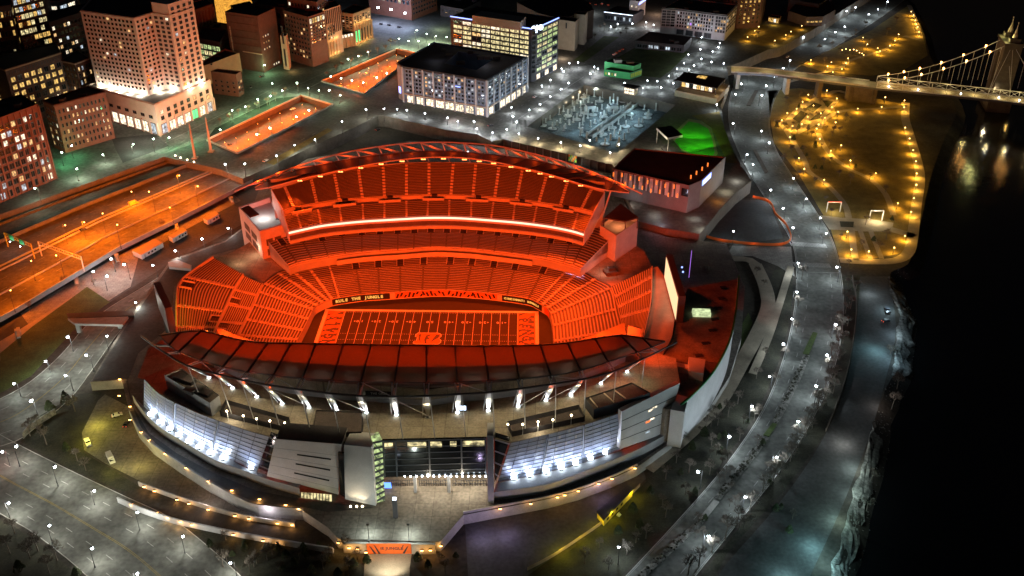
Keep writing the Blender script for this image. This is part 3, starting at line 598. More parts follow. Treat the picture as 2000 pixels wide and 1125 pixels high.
W2 = face([(672, 868.5), (725, 873.5), (734, 988), (674, 975)], [33, 33, 5, 5]); n2 = nrm(W2)
o = one('entrance_tower', lambda b: b.slab(W2, -n2 * 9), 'white_panel', stad)
one('slot_window', lambda b: b.slab([G(660, 884, 30), G(671, 886, 30), G(674, 972, 6), G(664, 966, 6)], -n2 * 1), 'dark_glass', o)
for px in (685, 697, 708): one('uplight', lambda b: b.ball(G(px, 989, PZ) + V((0, -.3, .3)), .4, 0, 8), 'lamp_warm', o); light('SPOT', G(px, 992, PZ) + V((0, 0, .6)), 1600, (1, .8, .5), stad, aim=G(px, 960, 12), cone=80)
W3 = face([(728, 863), (746, 859), (752, 978), (737, 987)], [33, 33, 5, 5]); n3 = nrm(W3); b = MB(); b.slab(W3, -n3 * 6, 0)
for k in range(11): slit(b, W3, 0, k / 11, 1, k / 11 + .03, 1, .3)
for k in range(5): b.beam(onf(W3, .05, k / 5) + n3 * .3, onf(W3, .95, (k + 1) / 5) + n3 * .3, .25, .25, 1)
b.build('stair_glazing', ['win_lime', 'mullion'], stad)
b = MB(); b.poly(GL([(587, 963), (647, 965), (648, 977), (587, 974)], 5.5)[::1]); W4 = face([(587, 961), (648, 966), (648, 979), (587, 972)], [8, 8, 5.1, 5.1]); b = MB(); slit(b, W4, 0, 0, 1, 1, 0)
for k in range(10): slit(b, W4, k / 10, 0, k / 10 + .025, 1, 1, .25)
b.build('door_row', ['win_office', 'mullion'], stad)
# entrance glazing over the gates
W5 = face([(746.5, 860.7), (950, 856), (951, 926), (750, 932)], [32, 32, 14, 14]); n5 = nrm(W5); b = MB(); b.slab(W5, -n5 * 1, 0)
for k in range(6): slit(b, W5, 0, k / 6, 1, k / 6 + .02, 1, .2)
for u in (.0, .12, .44, .75, .985): slit(b, W5, u, 0, u + .015, 1, 1, .35)
for u0, u1 in ((.02, .1), (.24, .42), (.46, .57), (.65, .71), (.77, .98)): slit(b, W5, u0, .06, u1, .2, 2, .1)
b.build('entrance_glazing', ['dark_glass', 'mullion', 'win_office'], stad)
b = MB(); cb = [G(x, 962, PZ) for x in (748, 953)]; dd = V((0, 12, 0))
b.poly([cb[0] + dd, cb[1] + dd, cb[1] + dd + V((0, 0, 10)), cb[0] + dd + V((0, 0, 10))], 0)
b.poly([cb[0] + V((0, 0, 9.2)), cb[1] + V((0, 0, 9.2)), cb[1] + dd + V((0, 0, 9.2)), cb[0] + dd + V((0, 0, 9.2))], 0)
b.build('gate_hall', ['beige'], stad)
for u in (0., .31, .63):
    p = cb[0].lerp(cb[1], u); one('gate_column', lambda b: b.box(p + V((0, .5, 0)), (.6, 0), (0, .6), 9.2), 'grey_panel', stad)
for s0, s1 in ((.03, .29), (.34, .61), (.66, .98)):
    b = MB()
    for k in range(13):
        p = cb[0].lerp(cb[1], s0 + (s1 - s0) * k / 12) + V((0, 4, 0)); b.box(p, (.12, 0), (0, .12), 3.)
    p, q = cb[0].lerp(cb[1], s0) + V((0, 4, 0)), cb[0].lerp(cb[1], s1) + V((0, 4, 0)); b.beam(p + V((0, 0, 2.9)), q + V((0, 0, 2.9)), .2, .2); b.beam(p + V((0, 0, 1.2)), q + V((0, 0, 1.2)), .2, .2); b.build('gate', 'dark_steel', stad)
for k in range(15):
    p = cb[0].lerp(cb[1], .22 + .76 * k / 14) + V((0, -.4, 8.9)); one('soffit_lamp', lambda b: b.ball(p, .34, 0, 8), 'lamp_white', stad)
    if k % 3 == 1: light('POINT', p + V((0, -2 + (k % 2) * 5, -1.5)), 4200, (1, .84, .6), stad)
W6 = face([(950.5, 851), (963.5, 851), (964.5, 984), (953, 981)], [34.5, 34.5, 5, 5]); one('entrance_pier', lambda b: b.slab(W6, (0, 8, 0)), 'grey_panel', stad)
W7 = face([(966, 857), (996, 866), (968, 950), (966, 945)], [30.5, 30.5, 9, 9]); b = MB(); b.slab([p + V((0, 3, 0)) for p in W7], (0, 1, 0), 0)
for k in range(4): slit(b, W7, 0, k / 4, 1, k / 4 + .03, 1)
b.build('stair_glazing', ['dark_glass', 'white_panel'], stad)
W8 = face([(526, 853), (539, 858), (521, 929), (501, 921)], [30.5, 30.5, 9, 9]); b = MB(); b.slab([p + V((0, 2, 0)) for p in W8], (0, 1, 0), 0)
for k in range(5): slit(b, W8, 0, k / 5, 1, k / 5 + .03, 1)
b.build('stair_glazing', ['dark_glass', 'mullion'], stad)
PR = face([(1214.5, 803.6), (1328, 748), (1303, 845), (1211.7, 877)], [32, 32, 8, 8]); nP = nrm(PR); o = one('screen_wall', lambda b: b.slab(PR, -nP * 2.2), 'white_panel', stad)
for v in (.25, .5, .75): one('panel_joint', lambda b: slit(b, PR, 0, v, 1, v + .012, 0, .08), 'dark_paint', o)
for u, v, m_ in ((.48, .3, 'win_white'), (.56, .27, 'win_white'), (.47, .55, 'orange_lamp'), (.55, .52, 'win_white'), (.5, .8, 'win_cool')): one('slot_window', lambda b: slit(b, PR, u, v, u + .08, v + .035, 0), m_, o)
# end pavilion past the screen wall
EP = GL([(1322, 770), (1345, 776), (1337, 805), (1310, 800)], 24); one('end_pavilion', lambda b: b.prism(EP, PZ, 24), 'white_panel', stad); light('POINT', G(1319, 812, 8), 2500, (.95, .95, 1), stad)
# plant rooms and sunken terraces on the deck
def plant(pts, z, m_, name='plant_room', z0=DZ): return one(name, lambda b: (b.prism(GL(pts, z), z0, z, 0, 1), b.wall([p + V((0, 0, 0)) for p in ccw(GL(pts, z))], z, z + .8)), [m_, 'roof_brown'], stad)
o = plant([(322, 736), (356, 722), (429, 775), (410, 790)], 35, 'grey_panel')
b = MB(); 
for px, py in ((352, 741), (370, 748), (390, 762), (372, 765), (402, 770)): b.box(G(px, py, 35), (2.2, -1), (.7, 1.5), 1.4 + (px % 3) * .6)
b.build('duct', 'roof_dark', o)
plant([(618, 803), (708, 807), (706, 846), (609, 850)], 32.5, 'roof_dark'); plant([(609, 851), (706, 847), (730, 860), (726, 868), (612, 863)], 31, 'roof_dark')
plant([(1143, 780), (1234, 750), (1270, 770), (1160, 803)], 33, 'charcoal')
for u in (.1, .4, .62): p, q = G(1143 + 91 * u, 780 - 30 * u, 33.3), G(1160 + 110 * u, 803 - 33 * u, 33.3); one('plant_beam', lambda b: b.beam(p, p.lerp(q, .8), .35, .5), 'beige', stad)
for pts in ([(442, 789), (566, 824), (558, 842), (431, 812)], [(990, 832), (1130, 799), (1142, 822), (1000, 852)]):
    one('sunken_terrace', lambda b: b.prism(GL(pts, DZ + .3), DZ, DZ + .3), 'roof_brown', stad); one('terrace_wall', lambda b: b.wall(GL(pts, DZ + .3), DZ, DZ + 2.6), 'roof_dark', stad)
for px, py in ((443, 803), (475, 812), (501, 818), (527, 822), (556, 826), (992, 829), (1021, 829), (1051, 824), (1080, 820), (1116, 811)):
    p = G(px, py, DZ + 5); pl = one('deck_lamp', lambda b: (b.tube(V((p.x, p.y, DZ)), p, .12), b.ball(p, .42, 1, 8)), ['steel', 'lamp_warm'], stad)
for px, py in ((450, 806), (1050, 827)): light('POINT', G(px, py, DZ + 5) - V((0, 0, 1)), 1500, (1, .85, .6), stad)
# orange working lights on the truss, above the concourse
for i in range(2, 19):
    light('POINT', nI[i].lerp(nO[i], .2) + V((0, 0, -7.5)), 4200, OR, stad, r=.6)
    light('SPOT', nO[i].lerp(nT[i], .4) + V((0, 0, -4.0)), 1500, OR, stad, aim=nO[i].lerp(nT[i], .4) + V((0, .5, 8)), cone=150, r=.6)
for i in range(1, 20): light('POINT', fO[i].lerp(fT[i], .5) + V((0, -1.5, 2.2)), 1500, OR, stad, r=.5)
# rear wall of the concourse under the truss, with its suite signs
b = MB(); KW = [G(*p, DZ) + V((0, 7, 0)) for p in VC]
b2 = MB(); CW = [i_.lerp(o_, .55) + V((0, 0, -.8)) for i_, o_ in zip(nI, nO)]
KW2 = resample(KW, len(CW) - 4)
for k in range(2, len(CW) - 3):
    p, q = CW[k], CW[k + 1]; r, s_ = KW2[k - 2], KW2[k - 1]; b2.slab([V((p.x, p.y, 47)), V((q.x, q.y, 47)), q, p], (0, .5, 0)); b2.poly([V((r.x, r.y, DZ + 8.3)), V((s_.x, s_.y, DZ + 8.3)), V((q.x, q.y, 47)), V((p.x, p.y, 47))])
b2.build('rear_wall', 'brick_dark', stad)  # curtain and slope put under the roof to block orange spill
for p, q in zip(KW, KW[1:]): b.poly([p, q, q + V((0, 0, 3)), p + V((0, 0, 3))], 1); b.poly([p + V((0, 0, 3)), q + V((0, 0, 3)), q + V((0, 0, 8.4)), p + V((0, 0, 8.4))], 0); b.poly([p + V((0, 0, 8.4)), q + V((0, 0, 8.4)), q + V((0, 12, 13)), p + V((0, 12, 13))], 2)
for a_, c_ in ((KW[0], KW[0].lerp(V((-113, -62, DZ)), .2)), (KW[-1], KW[-1].lerp(V((111, -60, DZ)), .35))): b.slab([a_ - V((0, 0, 1)), c_ - V((0, 0, 1)), c_ + V((0, 0, 17)), a_ + V((0, 0, 19))], (0, .5, 0), 2)  # end slabs added to stop the floods leaking round the wall
b.build('concourse_wall', ['deck', 'grey_panel', 'roof_brown'], stad)
for px in (740, 806):
    p = G(px, 797, DZ + 4); p = G(px, 797, DZ) + V((0, 3.4, 4)); n_ = V((0, 0, 0)); o = one('sign_board', lambda b: (b.box(p, (5.6, 0), (0, .25), 1.9, 0), text(b, 'THE GRILL', frame(p + V((0, -.3, .95)), (1, 0, 0), (0, 0, 1)), 1.5, 1)), ['black', 'white_paint'], stad)
p = G(904, 802, DZ); one('info_screen', lambda b: (b.box(p + V((0, 0, 0)), (1.6, 0), (0, .5), 3., 0), b.slab([p + V((-1.3, -.6, .7)), p + V((1.3, -.6, .7)), p + V((1.3, -.6, 2.8)), p + V((-1.3, -.6, 2.8))], (0, .05, 0), 1)), ['dark_steel', 'sign_white'], stad)
# the row of floodlights washing the curtain walls, plus an added fill spot before each
for k, (px, py) in enumerate([(297, 805), (315, 820), (334, 833), (351, 845), (371, 857), (391, 868), (413, 879), (438, 889), (493, 908), (1004, 927), (1035, 922), (1066.6, 915), (1096.5, 908), (1124, 900), (1152.5, 890), (1180, 880)]):
    p = G(px, py, 10); o = one('wall_washer', lambda b: (b.box(p + V((0, -1.8, -.8)), (.7, 0), (0, .6), .5, 0), b.box(p + V((0, -1.6, -.3)), (1., 0), (0, .6), 1.1, 1)), ['dark_steel', 'lamp_white'], stad)
    light('SPOT', p + V((0, -2.6, .4)), 6000, (.72, .83, 1), stad, aim=p + V((0, 3.2, 9)), cone=120); light('SPOT', p + V((0, -7, 1.)), 4200, (.66, .76, 1), stad, aim=p + V((0, 3, 11)), cone=100, blend=.9)
# ================================================================ GROUND, RIVER, STREETS
TZ = 9.0
BANK = [(1773, 0), (1801.5, 57), (1816, 108), (1842, 160), (1868, 215), (1845, 270), (1826, 320), (1812, 370), (1800, 425), (1786, 479), (1773, 516), (1740, 532), (1742, 564), (1756, 600), (1763, 617), (1759, 660), (1752.6, 709.5), (1730, 760), (1711.5, 809), (1702, 858.6), (1682, 930), (1656.6, 1017), (1634, 1100), (1622, 1150)]
bank = crom(GL(BANK, 0), 3); bank = [p + V((random.uniform(-.9, .9), random.uniform(-.6, .6), 0)) if 40 < i else p for i, p in enumerate(bank)]
kind(one('ground', lambda b: b.tess([[V((560, 2400, 0))] + bank + [V((20, -700, 0)), V((-2600, -700, 0)), V((-2600, 2400, 0))]]), 'earth'))
kind(one('river_water', lambda b: b.poly([(-200, -1500, -4), (3500, -1500, -4), (3500, 3200, -4), (-200, 3200, -4)]), 'water'))
b = MB(); o_ = []
for i, p in enumerate(bank):
    d = bank[min(i + 1, len(bank) - 1)] - bank[max(0, i - 1)]; d.normalize(); o_.append(p + V((-d.y, d.x, 0)) * 9 + V((0, 0, -4.6)))
for i in range(len(bank) - 1): b.poly([bank[i], bank[i + 1], o_[i + 1], o_[i]])
kind(b.build('river_bank', 'earth'))
# riprap: pale broken stone along the lower shore
b = MB()
for k0, k1, w0, w1 in ((34, 50, -2, 6.5), (55, 70, -1.5, 6)):
    L, R_ = [], []
    for k in range(k0 * 2, k1 * 2):
        p = bank[min(k // 2, len(bank) - 1)].lerp(bank[min(k // 2 + 1, len(bank) - 1)], (k % 2) / 2); e_ = min(1, (k - k0 * 2) / 4, (k1 * 2 - k) / 4) * random.uniform(.5, 1.2); d = (bank[min(k // 2 + 1, len(bank) - 1)] - p).normalized() if k % 2 == 0 else d; n_ = V((-d.y, d.x, 0)); row = []
        for t in range(7): u = w0 + (w1 - w0) * t / 6; z = .25 - max(0, u) * .42 + random.uniform(-.3, .35); row.append(p + n_ * u * (.35 + .65 * e_) + V((random.uniform(-.5, .5), random.uniform(-.5, .5), z)))
        L.append(row)
    for r0, r1 in zip(L, L[1:]):
        for t in range(6): b.poly([r0[t], r1[t], r1[t + 1], r0[t + 1]])
for i in range(420):
    k = random.choice([random.uniform(31, 52), random.uniform(53, 69)]); k0 = min(int(k), len(bank) - 2); p = bank[k0].lerp(o_[k0], random.random() * .9); p += (bank[k0 + 1] - bank[k0]) * (k % 1); b.ball(p, random.uniform(.2, .55), 0, 5, .6)
kind(b.build('shore_rocks', 'rock'), 'stuff')
b = MB()
def sheet(name, px, z, mat, k='structure', smooth=0):
    P = GL(px, z); P = crom(P + [P[0]], smooth)[:-1] if smooth else P
    return kind(one(name, lambda b: b.tess([P]), mat), k)
def strip(name, px, z, wd, mat, k='structure', sub=4):
    P = crom(GL(px, z), sub); b = MB(); L = []; R_ = []
    for i, p in enumerate(P):
        d = P[min(i + 1, len(P) - 1)] - P[max(0, i - 1)]; d.z = 0; d.normalize(); n_ = V((-d.y, d.x, 0)) * wd / 2; L.append(p + n_); R_.append(p - n_)
    for i in range(len(P) - 1): b.poly([R_[i], R_[i + 1], L[i + 1], L[i]])
    return kind(b.build(name, mat), k) if k else b.build(name, mat)
# riverside road with its planted median
RL = [(1190, 1160), (1330, 1010), (1420, 905), (1490, 800), (1530, 700), (1552, 600), (1555, 520), (1545, 470), (1510, 410), (1468, 345), (1440, 290), (1424, 240), (1426, 190), (1442, 152), (1470, 118), (1520, 98), (1575, 64), (1660, 18), (1720, -20)]
RR_ = [(1330, 1160), (1430, 1035), (1530, 910), (1602, 790), (1637, 690), (1648, 600), (1640, 520), (1622, 460), (1585, 400), (1545, 340), (1515, 290), (1503, 240), (1515, 190), (1540, 152), (1560, 130), (1620, 98), (1665, 70), (1740, 20), (1790, -20)]
ra, rb = crom(GL(RL, .03), 4), crom(GL(RR_, .03), 4)
kind(one('riverside_road', lambda b: b.loft(ra, rb, 1), 'street'))
mk = MB(); MZ = V((0, 0, .03))
def dashes(A_, B_, t_, every=2, w_=.14, mi=0, solid=False):
    P = [a.lerp(c, t_) + MZ for a, c in zip(A_, B_)]; P = resample(P, max(2, int(sum((q - p).length for p, q in zip(P, P[1:])) / 4)))
    for i in range(len(P) - 1):
        if solid or i % every == 0:
            p, q = P[i], P[i + 1]; d = (q - p).normalized(); n_ = V((-d.y, d.x, 0)) * w_; mk.poly([p - n_, q - n_, q + n_, p + n_], mi)
for t_ in (.24, .76): dashes(ra, rb, t_, 3)
for t_ in (.03, .97): dashes(ra, rb, t_, 1, .1, 0, True)
for t_ in (.03, .97):
    P = [a.lerp(c, t_) for a, c in zip(ra, rb)]
def kerbline(P, h=.13, wd=.3):
    b = MB()
    for p, q in zip(P, P[1:]): b.beam(V((p.x, p.y, p.z + h / 2)), V((q.x, q.y, q.z + h / 2)), wd, h)
    return kind(b.build('kerb', 'concrete'))
kerbline([p - V((0, 0, .02)) for p in ra]); kerbline([p - V((0, 0, .02)) for p in rb])
for pts, mt in (([(1588, 648), (1597, 650), (1580, 692), (1568, 690)], 'grass'), ([(1569, 693), (1582, 694), (1566, 735), (1540, 790), (1520, 824), (1508, 821), (1530, 780), (1552, 735)], 'rock'), ([(1509, 826), (1518, 828), (1502, 852), (1491, 849)], 'grass'), ([(1491, 853), (1502, 855), (1480, 885), (1440, 935), (1406, 976), (1395, 971), (1430, 928), (1470, 880)], 'rock'), ([(1394, 976), (1405, 980), (1376, 1016), (1365, 1012)], 'concrete'), ([(1363, 1016), (1374, 1020), (1310, 1080), (1245, 1140), (1228, 1136), (1300, 1070)], 'rock'), ([(1470, 292), (1477, 292), (1500, 335), (1494, 338)], 'stone_dark'), ([(1474, 176), (1481, 176), (1466, 206), (1458, 205)], 'stone_dark')):
    o = one('median_bed', lambda b: b.prism(GL(pts, .45), 0, .45), ['concrete'] if 0 else [mt]); kind(o)
b = MB()
for i in range(420):
    t_ = random.random(); q_ = [(1575, 694), (1546, 755), (1514, 822)] if i % 2 else [(1496, 856), (1450, 912), (1400, 972)]
    if i % 5 == 0: q_ = [(1368, 1018), (1305, 1075), (1236, 1138)]
    P = GL(q_, .5); p = (P[0].lerp(P[1], t_ * 2) if t_ < .5 else P[1].lerp(P[2], t_ * 2 - 1)) + V((random.uniform(-1.1, 1.1), random.uniform(-1.1, 1.1), 0)); b.ball(p, random.uniform(.25, .7), random.randrange(2), 6, .8)
kind(b.build('median_planting', ['rock', 'scrub']), 'stuff')
# zebra crossings
for q_ in (((1543, 476), (1614, 480), 9), ((1550, 516), (1622, 519), 10)):
    a, c = G(*q_[0], .06), G(*q_[1], .06)
    for i in range(24):
        p = a.lerp(c, (i + .5) / 24); mk.box(p + V((0, 0, -.01)), (.33, .02), (-.05, 2.6), .012)
a, c = G(1560, 531, .06), G(1640, 533, .06); mk.beam(a, c, .5, .01)
# lower-left boulevard and the road curving up past the stadium
BU = [(-60, 815), (35, 868), (150, 925), (245, 970), (330, 1010), (400, 1062), (480, 1135), (520, 1180)]; BD = [(-60, 965), (0, 1003), (60, 1037), (130, 1090), (170, 1125), (210, 1160), (240, 1190), (270, 1220)]
ba, bb = crom(GL(BU, .03), 4), crom(GL(BD, .03), 4); kind(one('boulevard', lambda b: b.loft(ba, bb, 1), 'street'))
for t_ in (.2, .36, .72, .86): dashes(ba, bb, t_, 3)
for dt in (-.008, .008): dashes(ba, bb, .545 + dt, 1, .09, 1, True)
kerbline([p - V((0, 0, .02)) for p in ba]); kerbline([p - V((0, 0, .02)) for p in bb])
CU = [(-60, 800), (0, 779), (60, 745), (120, 692), (165, 640), (215, 600), (300, 548), (360, 505)]; CDn = [(-60, 885), (30, 862), (85, 822), (140, 775), (185, 715), (240, 640), (305, 588), (385, 522)]
ca, cb_ = crom(GL(CU, .05), 4), crom(GL(CDn, .05), 4); kind(one('curving_road', lambda b: b.loft(ca, cb_, 1), 'street'))
for t_ in (.25, .75): dashes(ca, cb_, t_, 3)
dashes(ca, cb_, .5, 1, .13, 1, True); kerbline([p - V((0, 0, .03)) for p in ca]); kerbline([p - V((0, 0, .03)) for p in cb_])
# lots round the stadium
sheet('car_park', [(40, 602), (160, 532), (345, 432), (455, 377), (500, 352), (520, 400), (470, 440), (330, 515), (200, 600), (90, 690), (0, 740), (-60, 760), (-60, 655)], .02, 'asphalt')
sheet('pavement', [(150, 545), (345, 436), (455, 378), (470, 392), (350, 455), (270, 505), (255, 560), (200, 595), (150, 620), (60, 640), (40, 612)], .04, 'pavement')
sheet('grass_verge', [(0, 690), (60, 640), (170, 560), (215, 590), (160, 628), (60, 735), (0, 768)], .06, 'grass'); sheet('grass_verge', [(-60, 700), (20, 655), (140, 580), (155, 590), (30, 690), (-60, 735)], .05, 'path')
sheet('service_yard', [(150, 850), (172, 800), (205, 770), (262, 800), (300, 868), (420, 948), (510, 988), (590, 1000), (571, 1026), (480, 1018), (290, 948), (205, 905), (163, 878)], .05, 'plaza')
sheet('service_yard', [(907, 1000), (1000, 990), (1100, 972), (1190, 940), (1255, 915), (1262, 935), (1185, 1010), (1090, 1080), (1010, 1140), (915, 1140)], .05, 'asphalt')
sheet('scrub_slope', [(1320, 860), (1420, 770), (1470, 640), (1515, 520), (1550, 520), (1545, 620), (1520, 710), (1480, 805), (1410, 905), (1320, 1015), (1180, 1160), (1000, 1160), (1100, 1085), (1200, 1010), (1270, 930)], .04, 'scrub')
sheet('scrub_slope', [(40, 862), (60, 822), (150, 770), (200, 765), (160, 845), (165, 885), (215, 915), (280, 955), (240, 960), (130, 912)], .06, 'scrub')
sheet('scrub_slope', [(-60, 990), (30, 1030), (90, 1070), (160, 1130), (200, 1180), (-60, 1180)], .07, 'scrub')
sheet('scrub_slope', [(330, 1005), (450, 1040), (640, 1068), (700, 1085), (715, 1140), (500, 1140), (410, 1062)], .04, 'scrub')
sheet('scrub_slope', [(1640, 540), (1690, 535), (1672, 640), (1655, 740), (1610, 850), (1530, 960), (1420, 1080), (1380, 1160), (1340, 1160), (1440, 1035), (1535, 912), (1605, 792), (1640, 690), (1650, 600)], .05, 'scrub')
kind(one('shore_track', lambda b: b.loft(crom(GL([(1680, 540), (1672, 640), (1650, 760), (1600, 870), (1520, 985), (1420, 1100), (1380, 1160)], .08), 4), crom(GL([(1735, 540), (1750, 640), (1730, 740), (1695, 860), (1640, 1000), (1580, 1130), (1565, 1170)], .08), 4), 1), 'asphalt'))
sheet('sloping_lawn', [(1440, 700), (1470, 630), (1462, 610), (1445, 640)], .09, 'grass')
strip('footpath', [(1262, 915), (1330, 858), (1400, 790), (1450, 705), (1480, 650), (1500, 600), (1495, 560), (1475, 515)], 1.2, 7.5, 'path'); strip('footpath', [(1430, 505), (1475, 515), (1500, 595)], 1.1, 6, 'path'); strip('footpath', [(1395, 560), (1425, 512)], 1.3, 6, 'path'); strip('footpath', [(1545, 520), (1520, 600), (1500, 660), (1470, 730)], 1., 4, 'path')
# right-hand lots near the arena
sheet('car_park', [(1412, 388), (1500, 392), (1520, 440), (1530, 465), (1440, 478), (1385, 462)], .06, 'asphalt')
sheet('car_park', [(1250, 450), (1300, 462), (1385, 470), (1420, 480), (1410, 560), (1340, 570), (1290, 500)], .05, 'asphalt'); sheet('pavement', [(1430, 480), (1545, 482), (1552, 540), (1520, 520), (1470, 500), (1420, 500)], .05, 'pavement')
# podium
PO = [(505, 372), (480, 440), (440, 470), (333, 508), (292, 565), (240, 638), (176, 746), (238, 742), (250, 795), (268, 838), (297, 870), (347, 905), (404, 942), (462, 974), (504, 990), (590, 997), (640, 1030), (660, 1052), (860, 1058), (905, 1006), (980, 992), (1070, 975), (1130, 959), (1195, 935), (1245, 912), (1300, 872), (1335, 845), (1390, 790), (1425, 735), (1448, 660), (1455, 560), (1420, 478), (1365, 470), (1300, 462), (1230, 420), (1200, 340), (1000, 290), (800, 275), (600, 310)]
POP = GL(PO, PZ)
HOL = [a.lerp(c, .3) for a, c in zip(A_LOW, B_LOW)]; HOL = [p for p in HOL if p.y > -40]; HOL = ccw(HOL + [V((78, -48, 0)), V((55, -58, 0)), V((-55, -58, 0)), V((-76, -48, 0))])
kind(one('podium', lambda b: (b.tess([POP, HOL[::-1]], PZ), b.wall(POP, 0, PZ, True, 1)), ['plaza', 'concrete'])); kind(one('plaza_walk', lambda b: b.tess([GL([(250, 742), (258, 790), (290, 845), (345, 885), (420, 925), (500, 958), (587, 975), (735, 992), (640, 1000), (590, 990), (500, 981), (462, 966), (404, 934), (350, 899), (304, 866), (276, 835), (258, 794), (246, 744)], PZ + .03)]), 'asphalt')); kind(one('plaza_walk', lambda b: b.tess([GL([(964, 979), (1071, 963), (1152, 933), (1207, 911), (1261, 887), (1300, 866), (1315, 856), (1240, 908), (1190, 929), (1125, 953), (1065, 969), (980, 985)], PZ + .03)]), 'asphalt'))
kind(one('plaza_walk', lambda b: b.tess([GL([(250, 742), (243, 740), (180, 744), (245, 640), (297, 568), (336, 511), (440, 473), (482, 442), (500, 400), (520, 470), (410, 500), (340, 560), (330, 640), (270, 690)], PZ + .03)]), 'asphalt'))
def parapet(name, label, px, z, h=1.1, th=.45, mat='concrete', base=None):
    P = crom(GL(px, z), 3); o = kerb(name, [p if base is None else V((p.x, p.y, base)) for p in P], h if base is None else z + h - base, th, None, mat); return tag(o, label, 'wall', None)
parapet('plaza_wall', 'long low concrete parapet curving along the plaza edge above the yellowish yard', [(250, 797), (268, 838), (297, 870), (347, 905), (404, 942), (462, 974), (504, 990), (592, 998)], PZ)
parapet('plaza_wall', 'concrete parapet along the plaza above the parking yard right of the entrance', [(905, 1004), (980, 990), (1070, 973), (1130, 957), (1195, 933), (1245, 910)], PZ)
parapet('ramp_wall', 'curved retaining wall with amber step lights outside the service yard', [(270, 945), (300, 956), (345, 972), (407, 992), (486, 1012), (575, 1026)], 1.2, base=0)
parapet('ramp_wall', 'pale curved wall at the boulevard edge of the dark ramp', [(228, 973), (270, 992), (330, 1012), (400, 1028), (470, 1042), (560, 1058), (650, 1072)], 2.4, .3, .6, 'white_panel', base=0)
parapet('river_wall', 'low stone wall with a pale top bordering the shore track', [(1664, 540), (1672, 590), (1668, 650), (1650, 740), (1612, 840)], .8, base=0, mat='stone_dark'); parapet('garden_wall', 'short pale wall climbing beside the boulevard corner', [(45, 850), (62, 832), (108, 802)], 2, base=0, mat='rock')
# entrance steps, banner and lit drive
kind(one('entrance_drive', lambda b: b.tess([GL([(716, 1082), (804, 1082), (800, 1110), (800, 1170), (708, 1170), (712, 1100)], .06)]), 'path')); BN = [G(718, 1082, 0), G(804, 1082, 0)]
o = one('plaza_banner', lambda b: None or b.slab([BN[0] + V((0, -.3, .4)), BN[1] + V((0, -.3, .4)), BN[1] + V((0, -.3, 5.6)), BN[0] + V((0, -.3, 5.6))], (0, .12, 0), 0), ['banner', 'dark_paint']); tag(o, 'wide orange banner with dark tiger stripes hung on the plaza retaining wall', 'banner')
b = MB(); c = (BN[0] + BN[1]) / 2; text(b, 'THE JUNGLE', frame(c + V((0, -.36, 3.2)), (1, 0, 0), (0, 0, 1)), 1.9, 0, 0, .05); b.build('lettering', 'dark_paint', o)
b = MB()
for s_ in (-1, 1):
    e = BN[0] if s_ < 0 else BN[1]
    for u, w_, h_ in ((.9, .9, 4.), (2.6, .8, 4.6)): x = e.x - s_ * (u + 1.6); y = e.y - .36; b.poly([(x, y, .6), (x - s_ * w_, y, .6), (x + s_ * (1.1 - w_ * .2), y, h_), (x + s_ * 1.6, y, h_ + .6)][::-s_])
b.build('stripe', 'dark_paint', o)
kind(one('plaza_steps', lambda b: [b.box(c + V((0, .6 + .0 * k, 0)), ((BN[1].x - BN[0].x) / 2 + 9, 0), (0, .5), 5.0) for k in range(1)], 'concrete'))
for px in (722, 799): light('POINT', G(px, 1046, PZ) + V((0, 0, 4.)), 3200, (.85, 1, .9)); light('SPOT', G(760, 1098, 7), 4500, (1, .9, .68), None, aim=G(760, 1090, 0), cone=130)
for i, px in enumerate((721, 799)): p = G(px, 1056, PZ); o = one('flag_mast', lambda b: (b.tube(p, p + V((0, 0, 8)), .16, .1), b.box(p + V((0, 0, 8)), (.5, 0), (0, .25), .5, 0), b.tube(p, p + V((0, 0, .4)), .5)), ['dark_steel']); tag(o, ('left', 'right')[i] + ' dark camera mast on the plaza edge above the striped banner', 'mast', 'masts above the banner')
p = G(773, 1010, PZ); o = tag(one('totem_sign', lambda b: (b.box(p, (.9, 0), (0, .6), 9, 0), b.box(p + V((0, 0, 9)), (.7, 0), (0, .45), .9, 1)), ['dark_paint', 'sign_white']), 'slim dark sign column with a white lit top in front of the gates', 'sign')
p = G(757, 953, PZ); tag(one('cloth_banner', lambda b: b.slab([p + V((-1.8, -1, .8)), p + V((1.8, -1, .8)), p + V((1.6, -1, 3.6)), p + V((-1.4, -1, 3.6))], (0, .2, 0)), 'blue_glow'), 'small bright blue panel beside the left gate column', 'panel')
# ================================================================ CITY TERRACE with the sunken highway
OUT = [(-60, 452), (0, 419), (160, 362), (321, 306), (430, 331), (474, 349), (545, 318), (613, 284), (690, 250), (738, 225), (760, 228), (870, 254), (931, 262), (960, 276), (984, 272), (1090, 297), (1197, 322), (1222, 380), (1247, 432), (1300, 446), (1366, 457), (1390, 430), (1406, 409), (1440, 374), (1468, 353), (1448, 325), (1432, 292), (1415, 250), (1408, 205), (1424, 165), (1420, 130), (1445, 122), (1500, 97), (1526, 92), (1590, 57), (1650, 17), (1720, -25)]
outer = GL(OUT, TZ) + [V((700, 2300, TZ)), V((-2500, 2300, TZ)), V((-2500, 250, TZ))]
H1 = GL([(404, 275), (588, 188), (650, 206), (464, 301)], TZ); H2 = GL([(628, 160), (775, 97), (815, 105), (712, 184)], TZ); H3 = GL([(1030, 247), (1140, 166), (1235, 185), (1320, 205), (1205, 300)], TZ)
b = MB(); b.tess([outer, H1[::-1], H2[::-1], H3[::-1]], TZ); b.wall(outer, 0, TZ, True, 1)
for h in (H1, H2, H3): b.wall(h, 1, TZ, True, 2)
kind(b.build('city_terrace', ['street', 'retaining', 'stone_dark']))
